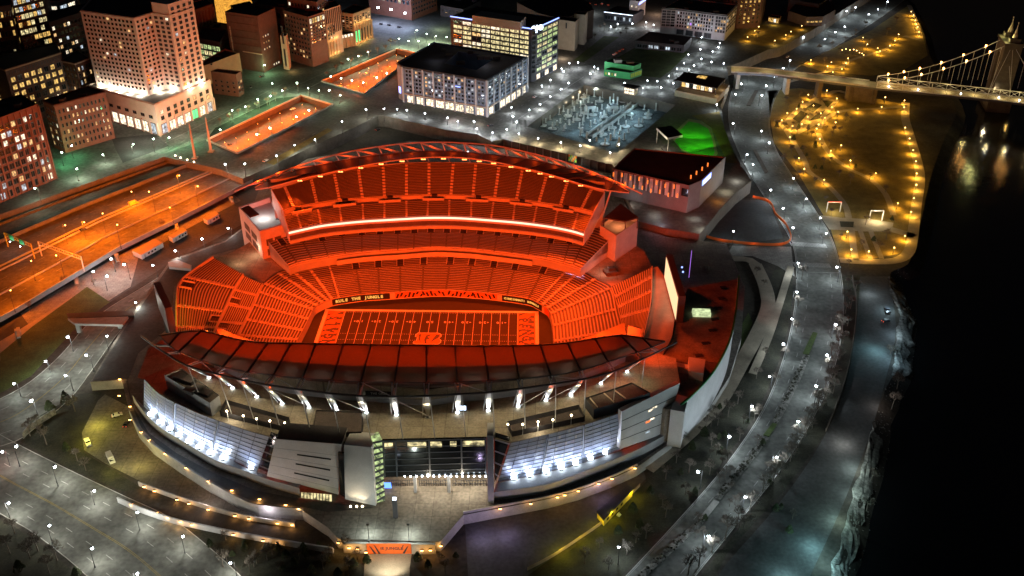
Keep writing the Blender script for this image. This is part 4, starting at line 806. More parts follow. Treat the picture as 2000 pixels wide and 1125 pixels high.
for h, nm in ((H1, 'near highway cut'), (H2, 'far highway cut')):
    for (i, j), sd in (((0, 1), 'city side'), ((1, 2), 'upper end'), ((2, 3), 'stadium side'), ((3, 0), 'lower end')):
        tag(kerb('parapet_wall', [h[i], h[j]], 1.3, .5, None, 'concrete'), 'concrete parapet on the %s of the orange %s' % (sd, nm), 'wall', 'parapets round the highway cuts')
kind(one('highway_trench_floor', lambda b: (b.tess([GL([(380, 285), (590, 180), (670, 206), (470, 318)], 5.)], 5.), b.tess([GL([(615, 165), (775, 92), (830, 104), (720, 200)], 5.)], 5.)), 'road'))
kind(one('pit_floor', lambda b: b.tess([GL([(1010, 262), (1140, 172), (1340, 208), (1215, 318)], 1.)], 1.), 'pit_floor'))
# the open highway on the left: a deck on piers
HA = GL([(-80, 455), (0, 424), (160, 367), (321, 311), (360, 300)], 4.5); HB = GL([(-80, 668), (37, 603), (159, 530), (227.5, 488), (344, 431), (455, 374), (498, 351)], 4.5)
hd = tag(one('highway_viaduct', lambda b: (b.tess([HA + HB[::-1]], 4.5), b.wall(HA + HB[::-1], 2.8, 4.48, True, 1), b.tess([HA + HB[::-1]], 2.8, 1)), ['road', 'grey_panel']), 'wide orange lit highway deck on concrete piers left of the stadium', 'highway')
kerb('parapet', HB, 1.2, .5, hd, 'grey_panel')
P, Q = resample(HA, 30), resample(HB, 30)
for u, h_ in ((.1, 1.6), (.3, 2.4), (.54, 1.), (.58, 1.), (.8, .9)): kerb('median_barrier', [p.lerp(q, u) for p, q in zip(P, Q)], h_, .5, hd, 'grey_panel' if u > .4 else 'retaining')
one('ramp_shade_strip', lambda b: b.loft([p.lerp(q, .24) + V((0, 0, .03)) for p, q in zip(P, Q)], [p.lerp(q, .3) + V((0, 0, .03)) for p, q in zip(P, Q)], 1), 'black', hd)  # black strip laid on the deck as painted ramp shade
hA, hB = resample([p + V((0, 0, .02)) for p in HA], 20), resample([p + V((0, 0, .02)) for p in HB], 20)
for t_ in (.1, .2, .3, .4, .66, .76, .86): dashes(hA, hB, t_, 3)
for px, py in ((36, 655), (150, 553), (229, 508), (346, 448), (452, 394)): one('pier', lambda b: (b.box(G(px, py - 2, 0), (1.1, .5), (-.5, 1.1), 2.9), b.beam(G(px, py - 2, 2.4) + V((-3, 6, 0)), G(px, py - 2, 2.4) + V((1.5, -3, 0)), 1.6, .8)), 'concrete', hd)
for px, py in ((165, 420), (60, 470)): pass
kind(mk.build('road_markings', ['mark', 'yellow_mark']))
# markings and kerbs up on the terrace
mk = MB()
def line(p, q, every=3, w_=.14, z=TZ + .03, mi=0, solid=False): a, c = G(*p, z), G(*q, z); n_ = max(2, int((c - a).length / 4)); \
    [mk.beam(a.lerp(c, i / n_), a.lerp(c, (i + 1) / n_), w_ * 2, .012, mi) for i in range(n_) if solid or i % every == 0]
for p, q in (((330, 290), (560, 172)), ((560, 172), (860, 60)), ((470, 330), (730, 205)), ((575, 175), (745, 205)), ((745, 205), (930, 250)), ((960, 246), (1140, 125)), ((1140, 125), (1290, 40)), ((985, 258), (1190, 306)), ((1170, 142), (1270, 162)), ((1300, 165), (1400, 92))): line(p, q)
for p, q in (((300, 290), (550, 165)), ((550, 180), (700, 112)), ((1000, 240), (1140, 150)), ((1150, 150), (1280, 172))): line(p, q, 1, .2, TZ + .03, 0, True)
kind(mk.build('street_markings', ['mark', 'yellow_mark']))
def tsheet(name, px, mat, dz=.05, smooth=0): return sheet(name, px, TZ + dz, mat, 'structure', smooth)
tsheet('pavement', [(320, 300), (560, 180), (590, 186), (402, 273)], 'pavement'); tsheet('pavement', [(590, 178), (700, 128), (770, 95), (628, 158)], 'pavement'); tsheet('planted_verge', [(420, 250), (540, 192), (580, 188), (404, 272)], 'scrub', .09); tsheet('planted_verge', [(660, 140), (760, 98), (775, 95), (630, 157)], 'scrub', .09)
tsheet('grass_strip', [(520, 318), (640, 250), (650, 254), (535, 322)], 'dry_grass', .06)
tsheet('lawn', [(1205, 113), (1240, 93), (1332, 102), (1348, 100), (1310, 138), (1290, 152), (1252, 148)], 'grass'); tsheet('lawn', [(1120, 118), (1180, 70), (1210, 72), (1140, 122)], 'grass')
tsheet('glowing_lawn', [(1345, 237), (1366, 241), (1383, 251), (1391, 272), (1396, 298), (1388, 309), (1362, 306), (1330, 290), (1318, 276), (1328, 255)], 'lawn', .08); tsheet('footpath', [(1312, 262), (1345, 232), (1370, 236), (1390, 250), (1402, 300), (1392, 313), (1360, 312), (1318, 284)], 'path', .05); tsheet('dry_bank', [(1350, 226), (1405, 218), (1418, 260), (1440, 318), (1420, 318), (1396, 262), (1375, 238)], 'dry_grass', .04)
tsheet('lawn', [(1440, 82), (1470, 50), (1520, 46), (1575, 55), (1530, 82), (1490, 90)], 'dry_grass')
tsheet('car_park', [(722, 62), (724, 30), (800, 42), (812, 46), (770, 70)], 'road', .05); tsheet('car_park', [(1100, 2), (1130, -10), (1215, 5), (1190, 18)], 'road', .05); tsheet('car_park', [(225, 290), (218, 270), (300, 262), (330, 285), (240, 318)], 'asphalt', .05)
sheet('park_plaza', [(1532, 236), (1560, 205), (1600, 190), (1640, 196), (1618, 222), (1590, 246), (1560, 262)], .06, 'path'); sheet('park_plaza', [(1600, 420), (1640, 425), (1700, 428), (1745, 435), (1742, 452), (1690, 452), (1620, 448)], .07, 'path')
for q_ in ([(1548, 232), (1564, 216), (1578, 222), (1562, 240)], [(1572, 212), (1590, 200), (1606, 205), (1588, 220)], [(1580, 236), (1596, 222), (1612, 214), (1600, 232)], [(1606, 196), (1628, 198), (1616, 210)], [(1640, 432), (1668, 433), (1666, 444), (1642, 443)]): sheet('planting_bed', q_, .12, 'scrub')
# ---- riverside park
sheet('park_lawn', [(1500, 178), (1560, 172), (1700, 190), (1770, 205), (1786, 300), (1795, 350), (1788, 420), (1772, 492), (1690, 508), (1640, 505), (1620, 440), (1560, 340), (1512, 280), (1504, 230)], .03, 'dry_grass', 'stuff'); sheet('park_lawn', [(1560, 125), (1700, 60), (1775, 10), (1800, 60), (1812, 108), (1760, 140), (1700, 148), (1600, 138)], .03, 'dry_grass', 'stuff')
for P_, wd in (([(1769, 200), (1768, 230), (1777, 262), (1792, 315), (1797, 350), (1790, 400), (1784, 450), (1776, 490), (1752, 508), (1700, 511), (1640, 508)], 6.5), ([(1625, 440), (1680, 440), (1740, 448), (1786, 462)], 7), ([(1662, 440), (1668, 490), (1672, 508)], 4), ([(1520, 235), (1540, 262), (1570, 310), (1580, 335), (1615, 360), (1650, 400), (1660, 440)], 4), ([(1598, 260), (1620, 300), (1660, 330), (1700, 350), (1730, 380), (1745, 420)], 4), ([(1540, 258), (1575, 215), (1596, 180)], 4), ([(1600, 250), (1612, 232), (1650, 216), (1720, 212), (1772, 206)], 4), ([(1512, 235), (1560, 240), (1600, 242)], 4), ([(1540, 160), (1640, 132), (1660, 118), (1720, 100), (1740, 90)], 4), ([(1765, 70), (1800, 78)], 6), ([(1776, 10), (1790, 45), (1798, 75)], 5), ([(1615, 185), (1640, 178), (1690, 196)], 5), ([(1680, 450), (1700, 505)], 3), ([(1700, 450), (1722, 505)], 3)): strip('footpath', P_, .09, wd, 'path')
# ================================================================ BUILDINGS
def zof(bx, by, ty, zb):
    a = G(bx, by, zb); lo, hi = 0, 200
    for _ in range(40):
        m_ = (lo + hi) / 2; v = V((a.x, a.y, zb + m_)) - CAM; y = 562.5 - FPX * v.dot(UPV) / v.dot(FWD)
        lo, hi = (m_, hi) if y > ty else (lo, m_)
    return zb + lo
WM = {}
def wmesh(mat, frame_='mullion'):
    """one shared window: proud pane in a thin frame, 1 m wide and 1 m high"""
    if mat not in WM:
        b = MB(); b.slab([(-.5, -.16, 0), (.5, -.16, 0), (.5, -.16, 1), (-.5, -.16, 1)], (0, .1, 0), 0)
        for x0, x1, z0, z1 in ((-.56, -.5, -.05, 1.05), (.5, .56, -.05, 1.05), (-.56, .56, 1., 1.06), (-.56, .56, -.08, 0), (-.03, .03, 0, 1)): b.slab([(x0, -.24, z0), (x1, -.24, z0), (x1, -.24, z1), (x0, -.24, z1)], (0, .24, 0), 1)
        o = b.build('window', [mat, frame_]); WM[mat] = o.data; bpy.data.objects.remove(o)
    return WM[mat]
class Bld:
    def __init__(s, name, label, roof, zt, zb=TZ, mat='brick', cat='building', roofm='roof_dark', par=.9, cornice=None, group=None, hole=None):
        s.P = GL(roof, zt); s.zt, s.zb = zt, zb; c = sum(s.P, V()) / len(s.P); s.c = c; s.W = []
        s.t = thing(name, label, cat, (c.x, c.y, zb), group); P = s.P
        b = MB(); pc = ccw(P); b.wall(pc, zb, zt)
        if par: b.wall(pc, zt, zt + par); b.wall([c + (p - c) * .975 for p in pc][::-1], zt, zt + par); [b.poly([V((p.x, p.y, zt + par)), V((q.x, q.y, zt + par)), (c + (q - c) * .975) + V((0, 0, par)), (c + (p - c) * .975) + V((0, 0, par))]) for p, q in zip(pc, pc[1:] + pc[:1])]
        if hole: b.wall(hole, zb, zt)
        s.wall = b.build('wall', mat, s.t)
        s.roof = one('roof', lambda b: b.tess([pc] + ([hole] if hole else []), zt), roofm, s.t)
        if cornice: one('cornice', lambda b: [b.beam(V((p.x, p.y, zt)), V((q.x, q.y, zt)), 1., .9) for p, q in zip(pc, pc[1:] + pc[:1])], cornice, s.t)
    def edge(s, i):
        a, c = s.P[i], s.P[(i + 1) % len(s.P)]; d = V((c.x - a.x, c.y - a.y, 0)); L = d.length; d /= L; n_ = V((d.y, -d.x, 0))
        if n_.dot(V((a.x - s.c.x, a.y - s.c.y, 0))) < 0: n_ = -n_
        return V((a.x, a.y, 0)), d, L, n_
    def wins(s, i, cols, rows, z0, z1, fw=.55, fh=.6, mats=(('dark_glass', 1),), m0=.03, m1=.97, skip=None):
        a, d, L, n_ = s.edge(i); L0, L1 = L * m0, L * m1; cw, rh = (L1 - L0) / cols, (z1 - z0) / rows
        names, ws = zip(*mats)
        for r in range(rows):
            for k in range(cols):
                if skip and skip(k, r): continue
                p = a + d * (L0 + (k + .5) * cw); p.z = z0 + r * rh + rh * (1 - fh) / 2; s.W.append((p, d, n_, cw * fw, rh * fh, random.choices(names, ws)[0]))
    def done(s, most=100):
        s.W.sort(key=lambda q: -q[3] * q[4] / (q[0] - CAM).length_squared)
        for p, d, n_, w_, h, m_ in s.W[:most]:
            o = bpy.data.objects.new('window', wmesh(m_)); COL.objects.link(o); o.parent = s.t; o.location = p - off(s.t); o.scale = (w_, 1, h); o.rotation_euler.z = math.atan2(n_.x, -n_.y)
        rest = s.W[most:]
        if rest:
            ms = sorted({q[5] for q in rest}); b = MB()
            for p, d, n_, w_, h, m_ in rest:
                u = d * w_ / 2; q = p + n_ * .16; b.slab([q - u, q + u, q + u + V((0, 0, h)), q - u + V((0, 0, h))], -n_ * .1, ms.index(m_))
            o = b.build('window_rows', ms, s.t); o['kind'] = 'stuff'
        return s
    def band(s, i, z, h, dep, mat, name='ledge', m0=0., m1=1.):
        a, d, L, n_ = s.edge(i); p, q = a + d * L * m0 + n_ * dep / 2, a + d * L * m1 + n_ * dep / 2; p.z = q.z = z; return one(name, lambda b: b.beam(p, q, dep, h), mat, s.t)
    def pier(s, i, cols, z0, z1, w_, dep, mat, m0=0., m1=1., name='pilaster'):
        a, d, L, n_ = s.edge(i)
        for k in range(cols + 1):
            p = a + d * L * (m0 + (m1 - m0) * k / cols) + n_ * dep / 2; p.z = z0; one(name, lambda b: b.box(p, tuple((d * w_ / 2)[:2]), tuple((n_ * dep / 2)[:2]), z1 - z0), mat, s.t)
    def boxes(s, n, mat='roof_brown', hmax=3, name='roof_unit'):
        for k in range(n):
            r = random.random(); e = s.P[random.randrange(len(s.P))]; p = s.c.lerp(e, .2 + .45 * r); p.z = s.zt; one(name, lambda b: b.box(p, (random.uniform(1.5, 3.5), .4), (-.3, random.uniform(1.2, 2.5)), random.uniform(1, hmax)), mat, s.t)
DK = (('dark_glass', 8), ('win_warm', 1), ('win_white', .5))
# hotel tower on its podium
zp = zof(302, 266, 206, TZ)
B_ = Bld('tower_podium', 'broad stone podium with tall lit shopfronts under the pale tower', [(171, 169), (302, 206), (411, 158), (285, 120)], zp, mat='pale_stone', par=1.2, cornice='pale_stone', roofm='concrete')
B_.wins(0, 6, 1, TZ + .5, TZ + 9, .72, .9, (('shop', 3), ('win_cool', 1)), .3); B_.wins(0, 8, 1, TZ + 12, TZ + 15, .4, .7, DK); B_.wins(1, 7, 1, TZ + .5, TZ + 8, .7, .9, (('shop', 4), ('win_cool', 1), ('neon_green', .3))); B_.wins(1, 8, 2, TZ + 10, TZ + 19, .4, .6, DK); B_.pier(0, 6, TZ, TZ + 10, 1.2, .7, 'pale_stone', .3); B_.pier(1, 7, TZ, TZ + 10, 1.2, .7, 'pale_stone'); B_.done()
zt_ = zof(281.6, 187, 37, zp)
B_ = Bld('hotel_tower', 'tall pale stone tower gridded with small square windows, lit white at its foot', [(157, 22), (262, 37), (297, 26), (331, 31), (379, 15), (345, -10), (190, -14)], zt_, zp, 'pale_stone', 'tower', cornice='pale_stone')
tw = (('dark_glass', 22), ('win_white', .7), ('win_warm', .5), ('win_cool', .4))
B_.wins(0, 13, 16, zp + 3, zt_ - 1, .52, .52, tw); B_.wins(1, 4, 16, zp + 3, zt_ - 1, .5, .52, tw); B_.wins(2, 3, 16, zp + 3, zt_ - 1, .5, .52, tw); B_.wins(3, 4, 16, zp + 3, zt_ + 6, .42, .55, tw); B_.done()
one('upper_block', lambda b: b.prism(GL([(299, 26), (331, 31), (379, 15), (347, 8)], zt_), zt_, zt_ + 8), ['pale_stone', 'roof_dark'], B_.t)
for i, us in ((0, (.1, .3, .5, .7, .9)), (1, (.5,)), (2, (.5,)), (3, (.25, .75))):
    a, d, L, n_ = B_.edge(i)
    for u in us: light('POINT', a + d * L * u + n_ * 3 + V((0, 0, zp + 1.2)), 4200, (1, .86, .66), B_.t, r=.3)
for u in (.2, .5, .8): light('POINT', G(215 + 170 * u, 262 - 20 * u, TZ + 9), 5000, (1, .88, .66), B_.t)
# brick blocks on the left
z1 = zof(217, 270, 181, TZ)
B_ = Bld('brick_warehouse', 'dark red brick block with stepped parapet and a few lit windows, left of the tower', [(84, 198), (106, 207.5), (206, 181), (170, 170)], z1, mat='brick', cornice='brick'); B_.wins(1, 12, 6, TZ + 2, z1 - 2, .35, .5, (('dark_glass', 12), ('win_warm', 1.6), ('win_white', .8))); B_.wins(0, 4, 6, TZ + 2, z1 - 2, .4, .5, DK); B_.boxes(2); B_.done()
z1 = zof(108, 350, 207, TZ)
B_ = Bld('brick_office', 'red brick office with a deep grid of openings at the far left edge', [(-60, 254), (74, 206), (42, 186), (-95, 225)], z1, mat='brick'); B_.wins(0, 11, 8, TZ + 7, z1 - 3, .7, .66, (('dark_glass', 10), ('win_white', 2), ('win_cool', 1.4), ('win_warm', 1))); B_.wins(0, 9, 1, TZ + 1, TZ + 6, .6, .8, (('win_cool', 3), ('shop', 2), ('dark_glass', 3))); B_.pier(0, 11, TZ, z1, .9, .5, 'brick'); B_.boxes(2); B_.done()
z1 = 52
B_ = Bld('gilded_block', 'old brown block with golden windows and a heavy cornice at the upper left', [(10, 138), (119, 104), (108, 84), (-40, 118)], z1, mat='brick_dark', cornice='tan'); B_.wins(0, 8, 6, TZ + 4, z1 - 5, .6, .6, (('win_gold', 5), ('dark_glass', 4))); B_.wins(0, 18, 1, z1 - 4, z1 - 1.5, .3, .7, (('roof_brown', 1),)); B_.done()
B_ = Bld('corner_block', 'small brown corner block with narrow lit windows tucked behind the tower', [(118, 119), (147, 125.5), (176, 114), (150, 98)], 46, mat='brick_dark', cornice='beige'); B_.wins(0, 4, 6, TZ + 4, 44, .35, .6, DK); B_.wins(1, 4, 6, TZ + 4, 44, .4, .6, (('win_cool', 2), ('dark_glass', 2), ('win_warm', 1))); B_.done()
B_ = Bld('dark_flats', 'dark glass flats with scattered window lights behind the gilded block', [(96, 46), (158, 26), (170, 8), (92, 25)], 60, mat='charcoal'); B_.wins(0, 8, 8, TZ + 6, 58, .6, .5, (('dark_glass', 8), ('win_warm', 2), ('win_white', 1), ('win_cool', .5))); B_.done()
B_ = Bld('dark_flats', 'low dark block with a short row of yellow windows at the upper left', [(-40, 92), (96, 52), (80, 34), (-60, 66)], 48, mat='charcoal'); B_.wins(0, 14, 5, TZ + 6, 46, .5, .5, (('dark_glass', 9), ('win_gold', 1.2), ('win_white', .5))); B_.boxes(3); B_.done()
B_ = Bld('glass_office', 'green tinted office with brightly lit floors in the top left corner', [(20, -6), (80, -20), (88, -40), (15, -30)], 84, mat='charcoal'); B_.wins(0, 7, 9, TZ + 20, 82, .8, .6, (('win_office', 4), ('dark_glass', 3), ('win_gold', 2), ('win_cool', 1))); B_.done()
B_ = Bld('curved_hall', 'lavender grey hall with wide white strip windows at the top left', [(78, 4), (112, 5), (146, -6), (150, -22), (80, -18)], 62, mat='apart_white'); B_.wins(0, 2, 4, 38, 60, .7, .5, (('win_cool', 1), ('win_white', 1))); B_.wins(1, 2, 4, 38, 60, .8, .5, (('win_cool', 1), ('win_white', 1))); B_.done()
B_ = Bld('sign_block', 'dark block with a long white lit sign behind the tower top', [(220, -3), (285, 8), (300, -10), (230, -20)], 62, mat='charcoal'); B_.band(0, 60, 3.2, .3, 'sign_white', 'lit_sign'); B_.done()
for lb, pts, zt2, sp in (('dark office slab with warm scattered windows at the extreme top left edge', [(-50, 22), (20, 12), (24, -10), (-50, -4)], 78, (('dark_glass', 5), ('win_gold', 1.5), ('win_office', 1))), ('narrow dark block with cool windows left of the long white sign', [(168, 2), (218, 6), (226, -10), (172, -14)], 66, (('dark_glass', 5), ('win_cool', 1), ('win_warm', 1))), ('low dark block with amber windows between gilded block and left edge', [(-70, 176), (16, 152), (6, 132), (-80, 150)], 40, (('dark_glass', 4), ('win_gold', 1.6))), ('dark mid rise with white windows above the brown block', [(560, -4), (618, 6), (640, -10), (580, -18)], 60, (('dark_glass', 5), ('win_white', 1), ('win_warm', 1)))):
    B_ = Bld('city_block', lb, pts, zt2, mat='brick_dark' if 'brown' in lb else 'charcoal'); B_.wins(0, 9, 8, TZ + 8, zt2 - 2, .55, .55, sp); B_.wins(1, 5, 8, TZ + 8, zt2 - 2, .55, .55, sp); B_.boxes(3); B_.done()
for p_, pw, c_ in (((60, 205), 5000, (1, .7, .35)), ((150, 195), 4000, (1, .8, .5)), ((20, 60), 6000, (.8, 1, .7)), ((150, 40), 5000, (1, .85, .6)), ((430, 95), 5000, (.7, 1, .4)), ((600, 40), 6000, (1, .75, .4)), ((690, 40), 6000, (1, .75, .4)), ((860, 40), 6000, (.8, 1, .6)), ((1180, 40), 5000, (.85, .92, 1)), ((1270, 30), 7000, (1, .7, .6)), ((1285, 12), 6000, (1, .6, .4)), ((1150, 10), 6000, (.9, .95, 1))): light('POINT', G(*p_, TZ + 9), pw, c_)  # unseen lamps added to brighten the streets between the blocks
# between the tower and the highway
B_ = Bld('gallery_block', 'low block with a yellow lit gallery grid behind the tower', [(386, 76), (430, 84), (442, 60), (396, 54)], TZ + 22, mat='charcoal'); B_.wins(0, 5, 3, TZ + 3, TZ + 19, .8, .7, (('win_lime', 3), ('win_office', 2))); B_.done()
B_ = Bld('blank_wall_block', 'low block with a blank tan side wall lit green by the street', [(382, 130), (396, 133), (468, 106), (440, 98)], zof(472, 140, 106, TZ), mat='tan', par=1.4); B_.boxes(3, hmax=2); B_.done()
B_ = Bld('walk_up_house', 'dark red three storey house with fire escape balconies beside the green street', [(412, 141), (461, 147.5), (471, 141), (425, 136)], zof(463, 189, 147, TZ), mat='brick_dark'); B_.wins(1, 2, 3, TZ + 2, TZ + 13, .5, .5, DK); B_.wins(0, 4, 3, TZ + 2, TZ + 13, .3, .4, (('dark_glass', 1),)); z_ = TZ + 5; B_.band(1, TZ + 5, .3, 1.4, 'dark_steel', 'balcony'); B_.band(1, TZ + 9, .3, 1.4, 'dark_steel', 'balcony'); B_.done()
z1 = zof(515, 142, 36, TZ)
B_ = Bld('brown_block', 'massive brown brick block with almost no windows above the green lit street', [(440, 27), (503, 36), (538, 20), (478, 8)], z1, mat='brick_dark', par=2); B_.wins(1, 3, 3, z1 - 30, z1 - 14, .3, .25, (('win_white', 1), ('win_warm', 1)), .1, .5); B_.wins(1, 3, 1, z1 - 46, z1 - 42, .4, .4, (('win_white', 1),), .5, .9); B_.band(0, TZ + 16, .8, .4, 'beige', m0=.4); B_.pier(0, 1, TZ + 12, z1 - 10, .8, .4, 'beige', .08, .09); [B_.band(0, TZ + q, .5, .5, 'brick_dark') for q in (22, 28, 34, 40, 46)]; B_.done()
B_ = Bld('slim_tower', 'slim beige stair tower with a lit doorway beside the brown block', [(547, 71), (558, 73), (562, 67), (551, 65)], zof(561, 136, 72, TZ), mat='beige'); B_.wins(0, 1, 2, TZ + 1, TZ + 40, .3, .7, (('black', 1),)); B_.done(); light('POINT', G(570, 134, TZ + 3), 1200, (1, .6, .2), B_.t)
z1 = zof(641, 112, 49, TZ); lit = (('dark_glass', 6), ('win_warm', 2), ('win_white', .7))
B_ = Bld('courtyard_wing', 'left wing of the uplit tan building with columns facing the street', [(612, 45), (637, 49.5), (658, 40.5), (634, 35)], z1, mat='tan', cornice='tan'); B_.wins(0, 5, 7, TZ + 3, z1 - 2, .5, .5, lit); B_.wins(1, 4, 4, TZ + 15, z1 - 2, .45, .6, lit); B_.pier(1, 4, TZ, TZ + 13, 1., .8, 'tan', name='column'); B_.done()
for u in (.1, .35, .6, .85): a, d, L, n_ = B_.edge(1); light('POINT', a + d * L * u + n_ * 1.6 + V((0, 0, TZ + 15)), 420, (1, .58, .16), B_.t, r=.2); light('POINT', a + d * L * u + n_ * 1.6 + V((0, 0, TZ + 1.5)), 420, (1, .58, .16), B_.t, r=.2)
z2 = zof(726, 74, 15.6, TZ)
B_ = Bld('courtyard_wing', 'right wing of the uplit tan building, taller columns over a green lit arcade', [(665, 25), (689, 29), (723, 15.6), (690, 10)], z2, mat='tan', cornice='tan'); B_.wins(0, 3, 6, TZ + 14, z2 - 2, .5, .5, lit); B_.wins(1, 6, 4, TZ + 20, z2 - 2, .45, .6, lit); B_.pier(1, 6, TZ, TZ + 18, 1.2, 1., 'tan', name='column'); B_.wins(1, 6, 1, TZ + 1, TZ + 14, .5, .8, (('dark_glass', 2), ('neon_green', .5))); B_.done()
for u in (.08, .25, .42, .58, .75, .92): a, d, L, n_ = B_.edge(1); light('POINT', a + d * L * u + n_ * 1.8 + V((0, 0, TZ + 20)), 560, (1, .58, .16), B_.t, r=.2); light('POINT', a + d * L * u + n_ * 1.8 + V((0, 0, TZ + 1.5)), 560, (1, .58, .16), B_.t, r=.2)
B_ = Bld('arcade', 'low arcade with lit windows linking the two uplit tan wings', [(652, 74), (691, 66), (684, 57), (646, 64)], zof(690, 90, 66, TZ), mat='tan'); B_.wins(0, 6, 1, TZ + 9, TZ + 13, .6, .7, (('shop', 1),)); B_.pier(0, 5, TZ, TZ + 8, 1., .7, 'tan', name='column'); B_.done()
B_ = Bld('rear_block', 'brown office block with a row of glowing top windows behind the uplit wings', [(553, 22), (602, 35), (634, 24), (588, 8)], z1 + 14, mat='brick_dark'); B_.wins(0, 8, 9, TZ + 6, z1 + 13, .5, .5, (('dark_glass', 6), ('win_warm', 1.6))); B_.wins(1, 6, 1, z1 + 8, z1 + 13, .7, .8, (('win_gold', 2), ('win_white', 1))); B_.wins(1, 6, 6, TZ + 20, z1 + 7, .5, .5, lit); B_.boxes(3); B_.done()
B_ = Bld('striped_block', 'pale ribbed block with vertical strips rising behind the uplit building', [(628, 24), (664, 12), (655, 2), (618, 12)], z1 + 12, mat='beige'); B_.pier(0, 10, TZ + 20, z1 + 12, .7, .8, 'roof_brown'); B_.done()
z1 = zof(803, 40, -16, TZ)
B_ = Bld('brick_annex', 'long brick hall washed by three blue white floodlights above a car park', [(718, -30), (802, -16), (852, -34), (770, -46)], z1, mat='brick'); B_.wins(0, 10, 2, TZ + 14, z1 - 2, .5, .6, (('dark_glass', 3), ('win_white', 1), ('win_office', 1))); B_.wins(1, 9, 5, TZ + 4, z1 - 2, .5, .4, (('dark_glass', 6), ('win_cool', .6))); B_.done()
for px, py in ((738.5, 12), (764, 15.6), (791, 22.8)):
    p = G(px, py + 4, TZ + 14); one('wall_flood', lambda b: b.box(p, (1., .2), (-.1, .6), 1.2), 'lamp_white', B_.t); light('POINT', p + V((0, -4, -1.5)), 26000, (.55, .66, 1), B_.t)
B_ = Bld('gold_hall', 'hall glowing solid orange at the top edge left of centre', [(418, -2), (438, 13), (492, 3), (470, -14)], TZ + 30, mat='gold_hall', roofm='gold_hall', par=.3); B_.done()  # walls and roof emit to stand in for orange lighting on the hall
B_ = Bld('columned_hall', 'orange lit stone hall with tall pilasters behind the tower', [(378, 22), (415, 9), (404, -2), (368, 8)], TZ + 34, mat='tan', cornice='tan'); B_.pier(0, 6, TZ + 14, TZ + 32, 1.4, .8, 'beige'); light('POINT', G(400, 48, TZ + 14), 5000, (1, .42, .08), B_.t); B_.done()
for k, (pts, zt2, mt, lb) in enumerate([([(392, 62), (440, 70), (470, 52), (420, 44)], TZ + 18, 'charcoal', 'dark low roofs with a violet tint behind the brown block'), ([(462, 25), (500, 16), (488, 4), (450, 12)], TZ + 30, 'charcoal', 'dark windowless block behind the brown block'), ([(497, 8), (560, 18), (580, 2), (520, -8)], TZ + 36, 'brick_dark', 'dark brick block above the rear office at the top'), ([(860, 12), (905, 20), (940, 2), (890, -6)], TZ + 10, 'charcoal', 'low dark shed beyond the office tower at the top')]):
    B_ = Bld('low_block', lb, pts, zt2, mat=mt); B_.wins(0, 6, 3, TZ + 4, zt2 - 2, .5, .4, (('dark_glass', 10), ('win_warm', 1))); B_.boxes(2); B_.done()
# apartment block with courtyard
z1 = zof(951, 228, 158, TZ); crt = GL([(868, 124), (930, 137), (964, 116), (932, 105), (895, 101)], z1)
B_ = Bld('apartment_block', 'seven storey blue grey flats round a courtyard, white piers and bright shops below', [(775, 124), (786, 131.5), (951, 158.5), (1030, 113), (935, 97), (848, 84)], z1, mat='apart_blue', hole=ccw(crt)[::-1], cornice='charcoal')
av = (('dark_glass', 9), ('win_cool', 1.4), ('win_warm', 1.2), ('charcoal', 3)); B_.wins(1, 24, 6, TZ + 9, z1 - 1, .62, .55, av); B_.wins(2, 16, 6, TZ + 9, z1 - 1, .62, .55, av); B_.wins(1, 8, 1, TZ + .4, TZ + 6.5, .8, .9, (('shop', 5), ('shop_pink', 1.2), ('win_white', 2))); B_.wins(2, 7, 1, TZ + .4, TZ + 6.5, .8, .9, (('shop', 3), ('win_white', 2), ('dark_glass', 1)))
B_.pier(1, 8, TZ, z1 + .5, 1.3, .9, 'apart_white'); B_.pier(2, 7, TZ, z1 + .5, 1.1, .9, 'apart_white'); B_.band(1, TZ + 7.5, .8, 1.1, 'beige'); B_.band(2, TZ + 7.5, .8, 1.1, 'beige'); B_.boxes(7); B_.band(1, z1 - 8, .6, .5, 'blue_led', 'light_strip', .62, .69); B_.done()
light('POINT', G(915, 122, TZ + 20), 1500, (1, .75, .5), B_.t); light('POINT', G(948, 116, z1 + 5), 700, (.9, .9, 1), B_.t); light('POINT', G(850, 105, z1 + 6), 500, (.9, .9, 1), B_.t); B_.band(0, TZ + 8, 5, .5, 'blue_led', 'lit_sign', .2, .5); light('POINT', G(886, 226, TZ + 4), 2500, (1, .75, .72), B_.t); light('POINT', G(935, 232, TZ + 4), 1200, (1, .8, .6), B_.t)
# corner office
z1 = zof(1041, 160, 58, TZ)
B_ = Bld('office_block', 'ten storey office with brightly lit floors, blue roof edge and round white roof emblem', [(880, 34), (1039, 58.5), (1047, 57), (1091, 37), (930, 14)], z1, mat='charcoal'); ow_ = (('win_office', 9), ('win_white', 1), ('dark_glass', 1.6), ('win_warm', .7)); B_.wins(0, 8, 9, TZ + 7, z1 - 1, .88, .66, ow_); B_.wins(1, 1, 9, TZ + 7, z1 - 1, .9, .6, (('dark_glass', 1),)); B_.wins(2, 4, 9, TZ + 7, z1 - 1, .8, .62, (('win_lime', 4), ('win_office', 2), ('dark_glass', 2))); B_.wins(0, 8, 1, TZ + .5, TZ + 6, .8, .8, (('shop', 2), ('dark_glass', 1))); B_.wins(2, 5, 1, TZ + .5, TZ + 6, .8, .8, (('shop', 2), ('neon_red', .3), ('dark_glass', 1)))
B_.band(0, z1 + 1, .7, .6, 'blue_led', 'light_strip'); B_.band(2, z1 + 1, .7, .6, 'blue_led', 'light_strip', .25); B_.done()
ph = GL([(922, 30), (1016, 43), (1027, 33), (940, 21)], z1 + 7); one('penthouse', lambda b: b.prism(ph, z1, z1 + 7, 0, 1), ['beige', 'concrete'], B_.t)
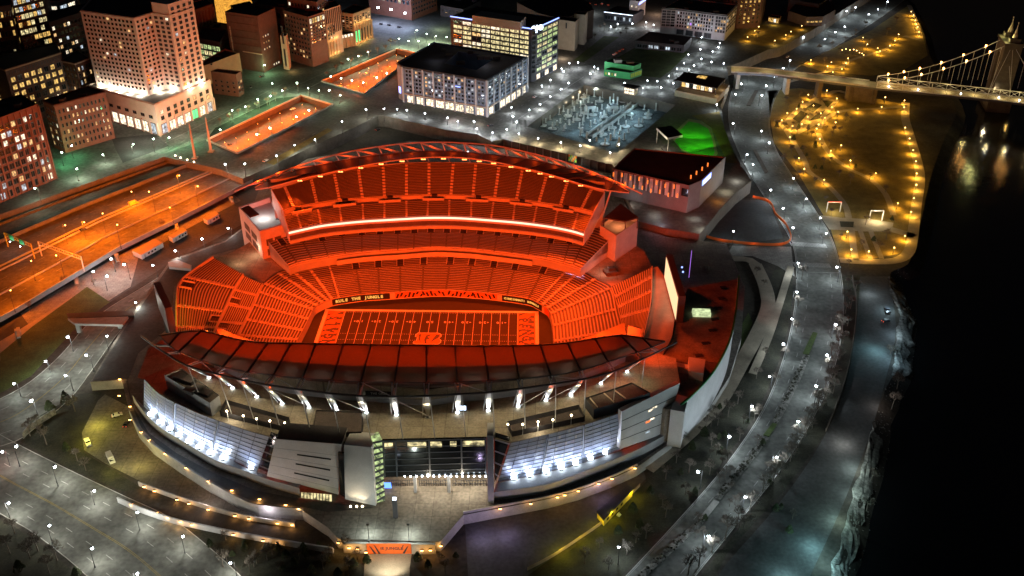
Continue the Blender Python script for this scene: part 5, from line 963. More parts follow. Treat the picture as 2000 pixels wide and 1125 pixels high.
for u in (.08, .27, .46, .64, .83): p = G(922 + 94 * u, 36 + 13 * u, z1 + 1.); one('roof_lamp', lambda b: b.ball(p + V((0, -1.2, 1.5)), .55, 0, 8), 'lamp_warm', B_.t); light('POINT', p + V((0, -2.2, 1.5)), 900, (1, .82, .52), B_.t)
a, d, L, n_ = B_.edge(1)
for (px, py), ch in (((1043, 55), 'O'), ((1049, 54.5), 'J'), ((1056, 52.5), 'O')):
    p = G(px, py, z1 + .6) + V((0, -1.4, 0)); dd = V((.93, .36, 0)) if ch != 'O' or px > 1050 else V((1, .12, 0)); b = MB(); Mx = frame(p, dd, (0, 0, 1))
    if ch == 'J': text(b, 'J', Mx, 6.5, 0, .2, .2)
    else: b.add([(2.3 * math.cos(k * PI / 8), 2.3 * math.sin(k * PI / 8), 0) for k in range(16)], [tuple(range(16))], Mx, 0)
    b.build('emblem', 'sign_white', B_.t)
# museum pavilions, convention roofs and flats on the right
B_ = Bld('museum_hall', 'wide dark curved museum roof behind the corner office', [(1010, 6), (1050, 26), (1092, 37), (1124, 30), (1160, 20), (1150, 4), (1090, -14)], TZ + 26, mat='roof_brown', par=.4); B_.done()
B_ = Bld('museum_pavilion', 'tall beige stone slab with one square window right of the corner office', [(1091, 40), (1124, 44.5), (1130, 37), (1096, 33)], zof(1124, 100, 44.5, TZ), mat='beige'); B_.wins(0, 4, 1, TZ + 20, TZ + 25, .6, .9, (('black', 1),), .3, .75, lambda k, r: k != 1); B_.done(); light('POINT', G(1099, 104, TZ + 5), 4000, (1, .72, .5), B_.t)
B_ = Bld('museum_pavilion', 'rosy stone slab rising behind the beige museum slab', [(1121, 28.5), (1143, 31), (1148, 25), (1126, 23)], zof(1143, 88, 31, TZ), mat='beige'); B_.done()
B_ = Bld('garden_shed', 'bright green single storey building with lime end and black roof', [(1180, 136), (1231, 143), (1254, 135), (1202, 129)], TZ + 5.5, mat='green_wall', par=.3); B_.wins(1, 3, 1, TZ + 1, TZ + 5, .9, .9, (('lime', 1),)); B_.wins(0, 4, 1, TZ + 1, TZ + 4, .5, .7, (('lime', 1), ('shop', 1)), .02, .5); B_.done(); light('POINT', G(1205, 158, TZ + 5), 1500, (.9, 1, .9), B_.t)
B_ = Bld('garden_shed', 'taller green block with rooftop units behind the lime ended building', [(1181, 121), (1238, 130), (1252, 124), (1195, 115)], TZ + 9.5, mat='green_wall', par=.4); B_.boxes(3, 'concrete'); B_.done()
B_ = Bld('low_pavilion', 'flat black roofed restaurant pavilion north of the dark lawn', [(1241, 80), (1336, 89), (1351, 73), (1268, 62)], TZ + 7, mat='charcoal', par=.3); B_.wins(0, 8, 1, TZ + 1, TZ + 5, .7, .7, (('dark_glass', 5), ('win_cool', 1))); B_.boxes(2, 'charcoal'); B_.done()
z1 = zof(1418, 80, 31, TZ)
B_ = Bld('white_flats', 'six storey white and charcoal flats with garage doors below', [(1293, 17), (1321, 18.5), (1398, 28.5), (1420, 31), (1440, 10), (1330, -2)], z1, mat='apart_white', cornice='charcoal'); wv = (('dark_glass', 6), ('charcoal', 3), ('win_warm', 1.2), ('win_cool', 1), ('sign_purple', .12)); B_.wins(0, 3, 6, TZ + 7, z1 - 1, .8, .7, (('charcoal', 3), ('dark_glass', 1))); B_.wins(1, 14, 5, TZ + 7, z1 - 1, .5, .6, wv); B_.wins(2, 4, 5, TZ + 7, z1 - 1, .7, .7, (('charcoal', 3), ('win_warm', 1))); B_.wins(3, 5, 5, TZ + 7, z1 - 1, .6, .6, wv); B_.wins(1, 4, 1, TZ + .5, TZ + 5.5, .7, .9, (('charcoal', 1),)); B_.boxes(5); B_.done(); light('POINT', G(1375, 80, TZ + 4), 2200, (.95, .95, 1), B_.t)
B_ = Bld('club_hall', 'low dark hall edged with white light strips near the glowing street at the top', [(1180, 24), (1236, 31), (1258, 20), (1206, 12)], TZ + 9, mat='charcoal', par=.4); B_.wins(0, 9, 1, TZ + 2, TZ + 7, .6, .7, (('win_cool', 1), ('dark_glass', 2))); B_.band(0, TZ + 9.4, .4, .4, 'sign_white', 'light_strip'); B_.done()
B_ = Bld('white_box', 'small white box building with two lit windows at the top', [(1230, 2), (1248, 4), (1262, -6), (1242, -10)], TZ + 18, mat='apart_white'); B_.wins(0, 2, 2, TZ + 4, TZ + 16, .3, .3, (('win_white', 1),)); B_.band(1, TZ + 16, 2, .4, 'blue_led', 'light_strip'); B_.done()
B_ = Bld('brown_flats', 'brown brick flats with a stack of yellow windows at the top right', [(1400, -10), (1444, -4), (1490, -6), (1500, -26), (1410, -32)], TZ + 30, mat='brick_dark'); B_.wins(0, 6, 5, TZ + 8, TZ + 28, .5, .4, (('dark_glass', 5), ('win_warm', 1))); B_.wins(1, 5, 6, TZ + 4, TZ + 28, .4, .5, (('win_gold', 1), ('dark_glass', 2))); B_.done(); light('POINT', G(1415, 20, TZ + 4), 1500, (1, .7, .25), B_.t)
B_ = Bld('brick_row', 'long low brown range with arched lit doors above the amber lawn', [(1438, 43), (1465, 46), (1497, 17), (1472, 10)], zof(1466, 55, 46, TZ), mat='brick_dark', par=.5); B_.wins(0, 3, 1, TZ + 1, TZ + 5, .5, .8, (('win_gold', 1), ('shop', 1))); B_.wins(1, 6, 1, TZ + 1, TZ + 5, .4, .8, (('win_warm', 1), ('dark_glass', 1))); B_.done()
B_ = Bld('lit_cafe', 'small cafe glowing yellow at the end of the amber lawn', [(1501, 33), (1522, 37), (1526, 32), (1506, 29)], TZ + 5, mat='tan', par=.3); B_.wins(0, 4, 1, TZ + .5, TZ + 4.5, .85, .9, (('win_gold', 1), ('shop', 1))); B_.done(); light('POINT', G(1512, 44, TZ + 3), 1200, (1, .7, .2), B_.t)
B_ = Bld('arena_drum', 'low dark round arena roof at the top right ringed by white lamps', [(1540, 22), (1575, 34), (1608, 33), (1632, 20), (1625, 2), (1570, -6)], TZ + 9, mat='roof_brown', par=.5); B_.wins(1, 4, 1, TZ + 3, TZ + 6, .7, .5, (('win_gold', 1),)); B_.done()
B_ = Bld('market_hall', 'low dark hall under the white lamp row at the top right', [(1540, 0), (1600, 10), (1625, -8), (1560, -18)], TZ + 12, mat='charcoal'); B_.done()
# river tavern
z1 = TZ + 10.5; ov = GL([(1319, 157), (1400.5, 173), (1418, 153.5), (1337, 141)], z1)
B_ = Bld('river_tavern', 'two storey tavern with overhanging dark roof and warm lit terrace above the road', [(1330, 158), (1394, 170), (1408, 154), (1343, 144)], z1 - .4, mat='brick_dark', par=0); B_.wins(0, 8, 1, z1 - 5, z1 - .8, .85, .85, (('shop', 3), ('win_gold', 2), ('dark_glass', 1))); B_.wins(1, 5, 1, z1 - 5, z1 - .8, .85, .85, (('win_gold', 1), ('dark_glass', 1))); B_.done(); one('overhanging_roof', lambda b: b.prism(ov, z1 - .3, z1 + .4), 'roof_dark', B_.t); one('skylight', lambda b: b.prism(GL([(1360, 151), (1378, 154), (1382, 149), (1364, 147)], z1 + .6), z1, z1 + .6), 'win_gold', B_.t)
dk = GL([(1318, 176), (1400, 193), (1425, 166), (1408, 160), (1396, 180), (1330, 168)], z1 - 5.6); one('terrace_deck', lambda b: b.prism(dk, TZ, z1 - 5.6), ['path'], B_.t)
for p in ((1345, 178), (1375, 184), (1402, 182), (1412, 170)): light('POINT', G(*p, z1 - 3), 420, (1, .7, .36), B_.t)
for p in ov: one('post', lambda b: b.tube(V((p.x * .996, p.y, TZ)), V((p.x * .996, p.y, z1)), .2), 'dark_steel', B_.t)
z1 = TZ + 6; B_ = Bld('kiosk', 'small flat roofed kiosk with warm open counter beside the sunken yard', [(1219, 170), (1240, 174), (1246, 170), (1226, 167)], z1 - .5, mat='tan', par=0); B_.wins(0, 2, 2, TZ + .4, z1 - .6, .9, .75, (('shop', 1),)); B_.done(); one('overhanging_roof', lambda b: b.prism(GL([(1213, 167), (1243, 172.5), (1252, 167.5), (1222, 163)], z1), z1 - .4, z1), 'roof_dark', B_.t); light('POINT', G(1228, 184, TZ + 2.5), 700, (1, .7, .4), B_.t)
# music hall beside the stadium
z1 = zof(1346, 415, 363, TZ); zk = TZ + 9
B_ = Bld('music_hall', 'dark roofed music hall with slatted pale wall and vertical orange lamps', [(1195.5, 331), (1346, 364), (1370, 354), (1417, 308), (1238, 291)], z1, mat='slate', roofm='roof_dark', par=.6)
a, d, L, n_ = B_.edge(0)
for k in range(40):
    if k % 5 in (4,) : continue
    p = a + d * L * (.02 + .9 * k / 40) + n_ * .35; p.z = zk; one('wall_slat', lambda b: b.box(p, tuple((d * .55)[:2]), tuple((n_ * .3)[:2]), z1 - zk - .2), 'white_panel' if k % 3 else 'mullion', B_.t)
for k in range(8):
    for q in (0, 1):
        p = a + d * L * (.03 + .113 * k + .05 * q) + n_ * .9; p.z = z1 - 4 - 5.5 * q + (k % 2) * .8; one('wall_lamp', lambda b: b.box(p, tuple((d * .32)[:2]), tuple((n_ * .15)[:2]), 2.6), 'orange_lamp', B_.t)
for k in range(4): p = G(1349 + 11 * k, 349 - 8 * k, z1 + .1); one('roof_lamp', lambda b: b.box(p, (.35, 0), (0, .3), 2.4), 'orange_lamp', B_.t); 
p = a + d * L * .955 + n_ * .1; p.z = z1 - 7; one('loading_window', lambda b: b.box(p, tuple((d * 2.2)[:2]), tuple((n_ * .3)[:2]), 5), 'dark_glass', B_.t)
a1, d1, L1, n1 = B_.edge(1); a2, d2, L2, n2_ = B_.edge(2); b = MB(); c = a2 + d2 * 9 + n2_ * .5
b.slab([c - d2 * 7.6 + n2_ * -.1 + V((0, 0, z1 - 3.6)), c + d2 * 7.6 + V((0, 0, z1 - 3.6)) - n2_ * .1, c + d2 * 7.6 + V((0, 0, z1 - .2)) - n2_ * .1, c - d2 * 7.6 + V((0, 0, z1 - .2)) - n2_ * .1], -n2_ * .2, 0)
for s_, dz in (('ANDREW J BRADY', -1.2), ('MUSIC CENTER', -2.7)): text(b, s_, frame(c + n2_ * .1 + V((0, 0, z1 + dz)), d2, (0, 0, 1)), 1.5, 1, 0, .05)
b.build('lit_sign', ['blue_led', 'sign_white'], B_.t); B_.done()
for p_, pw, c_ in (((1280, 412), 900, (1, .95, .85)), ((1358, 418), 700, (1, .95, .85)), ((1420, 366), 1600, (1, .85, .6)), ((1403, 384), 1500, (1, .35, .05)), ((1230, 392), 1200, (1, .8, .7)), ((1440, 345), 1800, (1, .92, .8)), ((1375, 440), 1500, (1, .95, .8)), ((1290, 430), 900, (.8, .78, 1))): light('POINT', G(*p_, TZ + 3.5), pw, c_, B_.t)
# stage canopy on the lawn
z1 = TZ + 11; st = thing('stage_canopy', 'tilted dark canopy on slim white posts at the glowing green lawn', 'canopy', tuple(G(1303, 290, TZ))); sc_ = GL([(1282.5, 249.5), (1303.7, 269.4), (1333.6, 263.7), (1312, 245)], z1)
one('canopy_roof', lambda b: b.prism(sc_, z1 - 1.6, z1, 0, 1), ['white_panel', 'roof_dark'], st); [one('post', lambda b: b.tube(V((p.x, p.y, TZ)), V((p.x, p.y, z1 - 1)), .3), 'white_panel', st) for p in (sc_[0].lerp(sc_[1], .1), sc_[1].lerp(sc_[2], .08), sc_[3])]
one('stage_floor', lambda b: b.prism(GL([(1292, 288), (1316, 275), (1330, 292), (1330, 302), (1300, 300)], TZ + .8), TZ, TZ + .8), 'asphalt', st); light('POINT', G(1293, 280, TZ + 6), 3500, (1, .85, .6), st); light('POINT', G(1280, 292, TZ + 5), 1800, (1, .75, .45), st)
for p_ in ((1346, 250), (1366, 252), (1380, 268), (1384, 290), (1360, 292), (1342, 276), (1362, 272)): light('SPOT', G(*p_, TZ + 10), 6500, (.35, 1, .12), None, aim=G(*p_, TZ), cone=86, blend=.5)
# ================================================================ SUSPENSION BRIDGE
BZ = 15.0
bN = crom(GL([(1428, 131), (1500, 136), (1580, 145), (1670, 155), (1712, 160), (1820, 172), (1930, 184), (2010, 193), (2110, 205)], BZ), 4); bS = crom(GL([(1428, 142), (1500, 145.5), (1580, 155), (1665, 166), (1712, 172), (1820, 183), (1927, 194), (2010, 204), (2110, 217)], BZ), 4)
br = thing('suspension_bridge', 'old suspension bridge with stone tower and amber cable lamps over the dark river', 'bridge', tuple(bN[20]))
one('deck', lambda b: (b.loft(bN, bS, 1, 0), b.loft([p - V((0, 0, 1.6)) for p in bS], [p - V((0, 0, 1.6)) for p in bN], 1, 1), b.loft([p - V((0, 0, 1.6)) for p in bN], bN, 1, 1), b.loft(bS, [p - V((0, 0, 1.6)) for p in bS], 1, 1)), ['path', 'dark_steel'], br)
for P in (bN, bS):
    b = MB(); Q = P[16:]
    up = V((0, 0, 4.6)); m_ = P is bS
    for i, (p, q) in enumerate(zip(Q, Q[1:])):
        b.beam(p + up, q + up, .4, .4); b.beam(p + V((0, 0, .3)), q + V((0, 0, .3)), .4, .5); b.beam(p, p + up, .3, .3); b.beam(p, q + up, .18, .18); b.beam(q, p + up, .18, .18)
    b.build('truss', 'steel', br)
    kerb('parapet', P[:16], 1.1, .4, br, 'concrete')
gN = [p - V((0, 0, 1.7)) for p in bS[1:6]]; one('blue_girder', lambda b: b.loft(gN, [p + V((0, 0, 1.5)) + V((0, -.2, 0)) for p in gN], 1), 'apart_blue', br)
for px in (1440, 1537, 1600, 1660, 1706):
    p = G(px, 138 + (px - 1428) * .107, BZ - 1.7); one('pier', lambda b: b.box(V((p.x, p.y - 2, 0)), (1.6, 0), (0, 5), p.z), 'concrete' if px < 1600 else 'stone_dark', br)
one('abutment', lambda b: b.prism(GL([(1655, 166), (1712, 172.5), (1712, 161), (1660, 156)], BZ - 1.8), 0, BZ - 1.8), 'stone_dark', br)
tc_ = G(1941, 205, -3); tx, ty_ = V((.98, -.2, 0)), V((.2, .98, 0)); zt = 50
b = MB()
for s_ in (-1, 1): b.box(tc_ + ty_ * 8.5 * s_, tuple((tx * 6.5)[:2]), tuple((ty_ * 4.2)[:2]), zt + 3, 0)
b.box(tc_ + V((0, 0, 44)), tuple((tx * 6.)[:2]), tuple((ty_ * 6)[:2]), zt - 41, 0); b.box(tc_ + V((0, 0, zt + 3)), tuple((tx * 7.2)[:2]), tuple((ty_ * 13.4)[:2]), 2, 0); b.box(tc_ - V((0, 0, 3)), tuple((tx * 9)[:2]), tuple((ty_ * 16)[:2]), 12, 0)
for s_ in (-1, 1): b.box(tc_ + ty_ * 8.5 * s_ + V((0, 0, zt + 5)), tuple((tx * 4)[:2]), tuple((ty_ * 3.4)[:2]), 3.4, 0)
twr = b.build('tower', 'stone_dark', br)
for s_ in (-1, 1): c = tc_ + ty_ * 8.5 * s_ + V((0, 0, zt + 8.4)); one('spire', lambda b: (b.tube(c, c + V((0, 0, 3)), 2.2, 1.7, 8), b.tube(c + V((0, 0, 3)), c + V((0, 0, 8)), 1.4, .5, 8), b.tube(c + V((0, 0, 8)), c + V((0, 0, 12)), .35, .2, 6), b.ball(c + V((0, 0, 12)), .7, 0, 8)), 'beige', twr)
for s_ in (-1, 1): light('POINT', tc_ + ty_ * 8.5 * s_ + V((-6.6, -1, zt + 8)), 2600, (.9, .85, .3), br)
light('POINT', tc_ + V((10, -9, 14)), 900, (1, .6, .15), br); light('POINT', tc_ + V((-9, -12, 18)), 2500, (1, .85, .5), br)
LPN = 0
for j, P in enumerate((bN, bS)):
    s_ = 1 if j == 0 else -1; top = tc_ + ty_ * 8.5 * s_ + V((0, 0, zt + 5.5))
    lo = P[16] + V((0, 0, 5)); lo0 = P[10 if j == 0 else 13] + V((0, 0, 2.)); rt = P[-1] + V((60, -12, 12))
    for A_, Bq, sag in ((lo, top, 6.), (top, rt + V((25, 0, 0)), 8)):
        pts = [A_.lerp(Bq, t / 24) - V((0, 0, sag * 4 * (t / 24) * (1 - t / 24))) for t in range(25)]
        one('main_cable', lambda b: [b.tube(p, q, .3, n=6, cap=False) for p, q in zip(pts, pts[1:])], 'steel', br)
        for t in range(2, 25, 2): p = pts[t]; dz = BZ + 1; one('hanger', lambda b: b.tube(p, V((p.x, p.y, min(dz, p.z - .5))), .1, n=5), 'steel', br)
        for t in ((2, 5, 8, 12, 16, 20) if sag == 6. else (3, 7)):
            p = pts[t] + V((0, 0, .9)); one('cable_lamp', lambda b: b.ball(p, .75, 0, 8), 'lamp_orange', br); light('POINT', p + V((0, -.5, -1.2)), 900, (1, .5, .12), br)
    one('stay_cable', lambda b: [b.tube(top - V((0, 0, 2)), P[k] + V((0, 0, 4)), .16, n=5) for k in (24, 26, 29)], 'steel', br)
for k in range(17, 32, 2): light('POINT', bS[k].lerp(bN[k], .5) + V((0, 0, 4)), 2400, (1, .78, .3), br)
for k in (17, 19, 22, 25, 27): p = bS[k] + V((0, -.3, 2.4)); one('deck_lamp', lambda b: b.ball(p, .5, 0, 8), 'lamp_white', br)
for k in range(1, 16, 3): light('POINT', bS[k].lerp(bN[k], .5) + V((0, 0, 7)), 3000, (1, .8, .38), br)
# ================================================================ STREET LAMPS
PM = {}
def lamp_proto(key, h, mat, r, arm):
    b = MB(); b.tube((0, 0, 0), (0, 0, h + (.5 if arm else -.2)), .16, .09, 6); b.tube((0, 0, 0), (0, 0, .6), .3, .24, 6)
    if arm: b.tube((0, 0, h + .45), (1.5, 0, h + .75), .08, .07, 5); b.tube((1.35, 0, h + .72), (1.65, 0, h + .55), .5, .3, 6)
    po = b.build('pole', 'dark_steel'); x = 1.5 if arm else 0
    b = MB(); b.ball((x, 0, h), r, 0, 10); la = b.build('lamp', mat); [COL.objects.unlink(q) for q in (po, la)]
    PM[key] = (po, la, h, x)
lamp_proto('w', 8, 'lamp_white', .5, 1); lamp_proto('g', 8, 'lamp_green', .5, 1); lamp_proto('k', 7, 'lamp_orange', .16, 0); lamp_proto('p', 4.2, 'lamp_amber', .36, 0); lamp_proto('t', 6, 'lamp_warm', .55, 0); lamp_proto('s', 5, 'lamp_white', .42, 0); lamp_proto('h', 13, 'lamp_orange', .35, 1)
def lamps(key, pts, z, label, power, col, name='street_lamp', lit=1, at_ground=False, group=None):
    po, la, h, x = PM[key]
    for i, (px, py) in enumerate(pts):
        p = G(px, py, z + h); rz = random.choice((0, PI / 2, PI, -PI / 2)) if x else 0; p = p - V((x * math.cos(rz), x * math.sin(rz), 0)); p.z = z
        t_ = thing(name, label.replace('#', nth(i)), 'lamp', tuple(p), group)
        for q in (po, la): c = q.copy(); COL.objects.link(c); c.parent = t_
        t_.rotation_euler.z = rz; t_.scale = (random.uniform(.85, 1.2),) * 3
        if i % lit == 0:
            l = light('POINT', p + V((x, 0, h - 1.3)), power * random.uniform(.6, 1.4), col, t_, r=.35)
RDL = [(1465, 145), (1447.8, 165.5), (1436.7, 186), (1432, 244.6), (1460, 300.6), (1471, 319), (1505.5, 371.4), (1529.7, 408.4), (1548.7, 449), (1558.7, 518), (1555.8, 571.8), (1547, 624), (1530.5, 676), (1503, 734), (1468.5, 794.4), (1423.6, 857.4), (1363.8, 926), (1209, 1066)]
RDR = [(1543, 119.5), (1531, 131), (1512, 152), (1496, 170), (1487.6, 188), (1488, 254.6), (1502, 282), (1549.6, 348), (1576.6, 385), (1602.8, 424), (1615, 453), (1635, 526.7), (1631, 638), (1615.8, 697.5), (1593.8, 759), (1559, 827), (1516.9, 893), (1456, 971), (1383.4, 1048.4)]
WC = (.8, .93, 1); GC = (.78, 1, .6)
lamps('w', RDL, 0, 'white street lamp, # from the bridge along the stadium side of the riverside road', 3900, WC, group='lamps along the riverside road'); lamps('w', RDR, 0, 'white street lamp, # from the bridge along the river side of the riverside road', 3900, WC, group='lamps along the riverside road')
lamps('w', [(1570, 70), (1590.4, 57.5), (1612, 75), (1611, 45), (1631.7, 62.6), (1650, 51), (1653.6, 24), (1670.6, 15.6), (1697.7, 26), (1714.7, 16), (1733, 5.7)], 0, 'bright white road lamp beyond the bridge, # going towards the top edge', 3900, WC, group='lamps beyond the bridge')
lamps('w', [(32.6, 877.4), (107.5, 915.5), (184, 956.5), (268, 1000), (356.7, 1044), (448.6, 1096)], 0, 'street lamp on the stadium side of the boulevard, # from the left edge', 4600, (1, .98, .84)); lamps('w', [(16.5, 981), (96, 1025), (179.7, 1071.5), (268, 1120)], 0, 'street lamp on the outer side of the boulevard, # from the left edge', 4600, (1, .98, .84))
lamps('w', [(3, 880)], 0, 'reddish haloed lamp at the extreme left end of the boulevard (# in line)', 2500, (1, .35, .3)); lamps('w', [(265, 593), (208.5, 656.7), (170.6, 698.5), (129.4, 736), (62.6, 788)], 0, 'street lamp on the stadium side of the curving road, # from its top', 4400, (.96, 1, .86)); lamps('w', [(133.7, 663), (88, 704.5), (26.5, 748)], 0, 'street lamp on the grass side of the curving road, # from its top', 4400, (.88, 1, .9))
lamps('w', [(446.5, 448), (395, 469), (344, 494), (299, 519.5), (244, 521), (218, 509), (182, 531.7), (209, 543)], 0, 'white car park lamp between highway and stadium, # from the upper right', 2300, (.95, .97, .92)); lamps('w', [(1432.6, 453), (1366, 602)], 0, 'lone lamp over the dark lots below the music hall (# from the top)', 1500, (.7, .9, 1))
lamps('s', [(775.6, 212), (794.7, 216), (830, 222.7), (873.8, 231.8), (894, 236), (926, 239.8), (931.5, 249.7), (962, 257.4), (989.8, 252), (1009, 239.8), (1001.8, 229), (999, 210), (1033.6, 216), (1055, 202), (1075, 188), (1095.6, 175), (1110.7, 164.4), (1058.6, 168), (1074.9, 158), (1097, 133.7), (1101, 141), (1111.8, 124), (1129, 123), (1153, 145), (1161, 129), (1168, 135)], TZ, 'short white lamp on the streets round the blue grey flats, # going right', 5200, (.92, .95, 1), group='lamps round the flats')
lamps('s', [(1013.7, 261), (1051, 269), (1095.6, 278), (1133, 286), (1191.7, 298), (1152, 271.6), (1208.8, 283)], TZ, 'warm lamp on the raised street above the stadium roof, # from its left end', 8000, (1, .74, .4)); lamps('s', [(872, 286), (913.6, 296), (531, 318), (520, 333)], 0, 'lamp on the low ground behind the far roof, # in line', 3000, (.75, .95, .95))
lamps('s', [(1368, 97), (1344.8, 106), (1336, 123), (1389.5, 123), (1355.6, 129.4), (1322.6, 133), (1307, 146.5), (1345.4, 138.5), (1291.4, 170.7), (1315, 163), (1283.7, 158.4), (1264.6, 158), (1255.8, 170), (1220, 162), (1403, 91.6), (1406, 82.5), (1370.4, 72.5), (1392, 100), (1370, 114), (1400, 206), (1413.7, 124), (1193, 52), (1207, 46), (1235, 46), (1262, 42), (1277, 48)], TZ, 'white globe lamp on the paths round the dark lawn, # in the scatter', 2700, (.85, .93, 1), group='globe lamps round the dark lawn')
lamps('g', [(813.8, 61), (833, 65), (852, 67.7), (872, 71), (779, 77), (798, 80.5), (817.5, 84), (838, 87.6), (718.5, 101), (700, 109.5), (680.7, 118)], TZ, 'lamp in the green lit streets above the far highway cut, # in line', 7000, GC, group='greenish street lamps')
lamps('g', [(755.5, 143.6), (646, 149), (666.5, 153.6), (687.8, 156.4), (709.5, 162), (735.6, 153.6)], TZ, 'bluish lamp standing over the orange far highway cut, # from the right', 500, (.8, .9, 1)); lamps('g', [(531.4, 162), (580.6, 165.5), (601.4, 170), (622.7, 174), (643.7, 179), (665, 183.4)], TZ, 'lamp along the bridge street between the two highway cuts, # from the left', 3600, GC)
lamps('g', [(551, 175), (528, 186), (503.8, 196), (478.8, 206.8), (453.5, 218), (516.6, 128)], TZ, 'greenish lamp along the street beside the near highway cut, # going left', 9000, (.5, 1, .46)); lamps('g', [(603.4, 217), (579, 229), (528, 253), (502.4, 266)], 6.2, 'lamp down beside the near orange highway cut, # from the right', 400, (.9, .95, 1))
lamps('w', [(478, 322), (540, 305), (615, 270), (668, 240), (715, 216), (575, 280), (750, 215), (440, 322)], TZ, 'cream lamp over the streets between the highway cuts and the stadium, # listed', 4200, (1, .95, .74)); lamps('g', [(260, 280), (300, 275), (200, 300), (150, 330), (70, 372), (430, 250 + 4)], TZ, 'lamp along the street below the brick blocks, # listed', 7000, (.8, 1, .7)); lamps('g', [(121, 301), (140, 286), (330, 270), (372, 262)], TZ, 'green glowing lamp by the far left street corner, # from the left', 6500, (.2, 1, .4))
lamps('w', [(1553.5, 12.8), (1573, 14.8), (1586, 17), (1601, 18.5), (1613, 20)], TZ, 'white lamp in the row above the arena drum, # from the left', 1200, WC)
for P_, lb in (([(1779.6, 23.6), (1784, 31), (1788, 39), (1790, 47), (1792, 54), (1795, 63)], 'amber lamp on the far river walk at the top, # from the top edge'), ([(1767, 195), (1766, 209.6), (1768, 249.4), (1776.7, 270), (1783.8, 292), (1789, 314.7), (1790.7, 338), (1789.5, 362), (1785, 386.7), (1780, 412.8), (1768, 459), (1746.6, 484)], 'amber lamp on the river promenade, # going away from the bridge'), ([(1721.8, 209), (1729, 191), (1675.8, 210.5), (1637, 219), (1634.5, 193), (1615, 178), (1579, 184), (1567.7, 197.7), (1556, 212), (1625, 208), (1611, 230), (1577.6, 227.5), (1566, 242.6), (1527, 235), (1537.8, 221), (1598.7, 245), (1595, 252), (1543, 268), (1601, 272), (1623, 293), (1643, 284.4), (1661, 314), (1560.6, 308.6), (1710.8, 337), (1753.7, 397), (1571, 330), (1610, 350), (1697, 491), (1662.7, 487.6), (1655, 453.5), (1589, 205), (1632, 240), (1603, 222), (1548, 245)], 'amber garden lamp in the lower park, # in the scatter'), ([(1686, 72.5), (1694, 87.6), (1714.7, 93), (1738, 90), (1719, 99.5), (1656.4, 114), (1624, 121), (1652, 125), (1616, 131), (1644.5, 134), (1626.6, 140), (1584, 116), (1755, 68), (1748, 79)], 'amber garden lamp beyond the bridge, # in the scatter')):
    lamps('p', P_, 0, lb, 5600, (1, .5, .06), 'park_lamp', group='amber lamps in the riverside park')
lamps('p', [(1482, 53), (1474, 59), (1545, 62), (1566, 50), (1535, 67.4), (1513.5, 79.6), (1460, 72.5)], TZ, 'amber lamp round the upper lawn, # in the ring', 3000, (1, .55, .1), 'park_lamp'); lamps('p', [(1645, 97), (1652, 97), (1660, 98), (1667, 98.5), (1673, 100), (1679, 102), (1684, 104), (1687, 107)], 0, 'tiny warm lamp in the arc round the pool, # along the arc', 60, (1, .8, .5), 'park_lamp', 2)
lamps('h', [(256, 372), (292, 378), (127, 438), (164, 430), (350, 342), (386, 366)], 4.5, 'tall orange highway lamp on the open deck, # listed from the middle', 40000, (1, .16, .004), 'highway_light_source')
def grid(q, nu, nv): return [(lambda p: (p.x, p.y))(V(q[0]).lerp(V(q[1]), (u + .5) / nu).lerp(V(q[3]).lerp(V(q[2]), (u + .5) / nu), (v + .5) / nv)) for u in range(nu) for v in range(nv)]
for q_, nm in (([(415, 278, 0), (588, 194, 0), (640, 208, 0), (466, 297, 0)], 'near'), ([(640, 163, 0), (775, 102, 0), (808, 108, 0), (710, 180, 0)], 'far')): lamps('k', grid(q_, 8 if nm == 'near' else 7, 2), 5., 'added orange fill lamp down in the %s cut, # along it' % nm, 24000, (1, .13, .004), 'highway_light_source')  # grid of lamps added to fill the cuts with orange light
lamps('h', [(60, 505), (20, 565), (110, 500), (200, 415), (230, 445), (330, 400)], 4.5, 'orange highway lamp near the sign gantries, # listed', 36000, (1, .16, .004), 'highway_light_source')
# step lights in the plaza walls: small amber fittings
def fittings(pts, z, label, out=1):
    for i, (px, py) in enumerate(pts):
        p = G(px, py, z); o = one('step_light', lambda b: (b.box(p + V((0, -.25, -.25)), (.5, 0), (0, .2), .5, 0), b.box(p + V((0, -.1, .25)), (.6, 0), (0, .4), .12, 1)), ['lamp_orange', 'dark_steel']); tag(o, label.replace('#', nth(i)), 'wall lamp', 'amber step lights')
        light('POINT', p + V((0, -1.2, .1)), 330, (1, .5, .14), o, r=.2)
fittings([(234, 740), (233, 772), (254, 793), (254, 819), (276, 843), (291, 858), (322.6, 884.6), (364, 912.6), (407, 938), (453, 956.6), (507, 973.7), (558, 985), (584, 991)], PZ + .8, 'small amber light on the plaza parapet above the yard, # from the upper end')
fittings([(281.6, 949.6), (302, 958), (345.8, 974.8), (369, 982.5), (407, 994), (459, 1006.5), (486, 1012), (542, 1021), (571, 1024)], 1.4, 'amber light on the ramp wall, # from the left'); fittings([(257, 983), (306, 1000), (328, 1009), (352, 1018), (375, 1024), (456, 1043), (514, 1055), (542, 1060)], 2., 'faint amber light on the pale boulevard wall, # from the left')
fittings([(661, 1058.6), (682, 1069), (698, 1071), (715, 1077.6), (861, 1065), (840.6, 1073.5), (824, 1074)], 3, 'amber light beside the striped banner, # in the row'); fittings([(977, 992.7), (1036.7, 982.7), (1088.8, 970), (1103, 966), (1129.4, 958), (1169, 944), (1195, 934), (1240, 913.5)], PZ + .8, 'amber light on the right plaza parapet, # from the entrance')
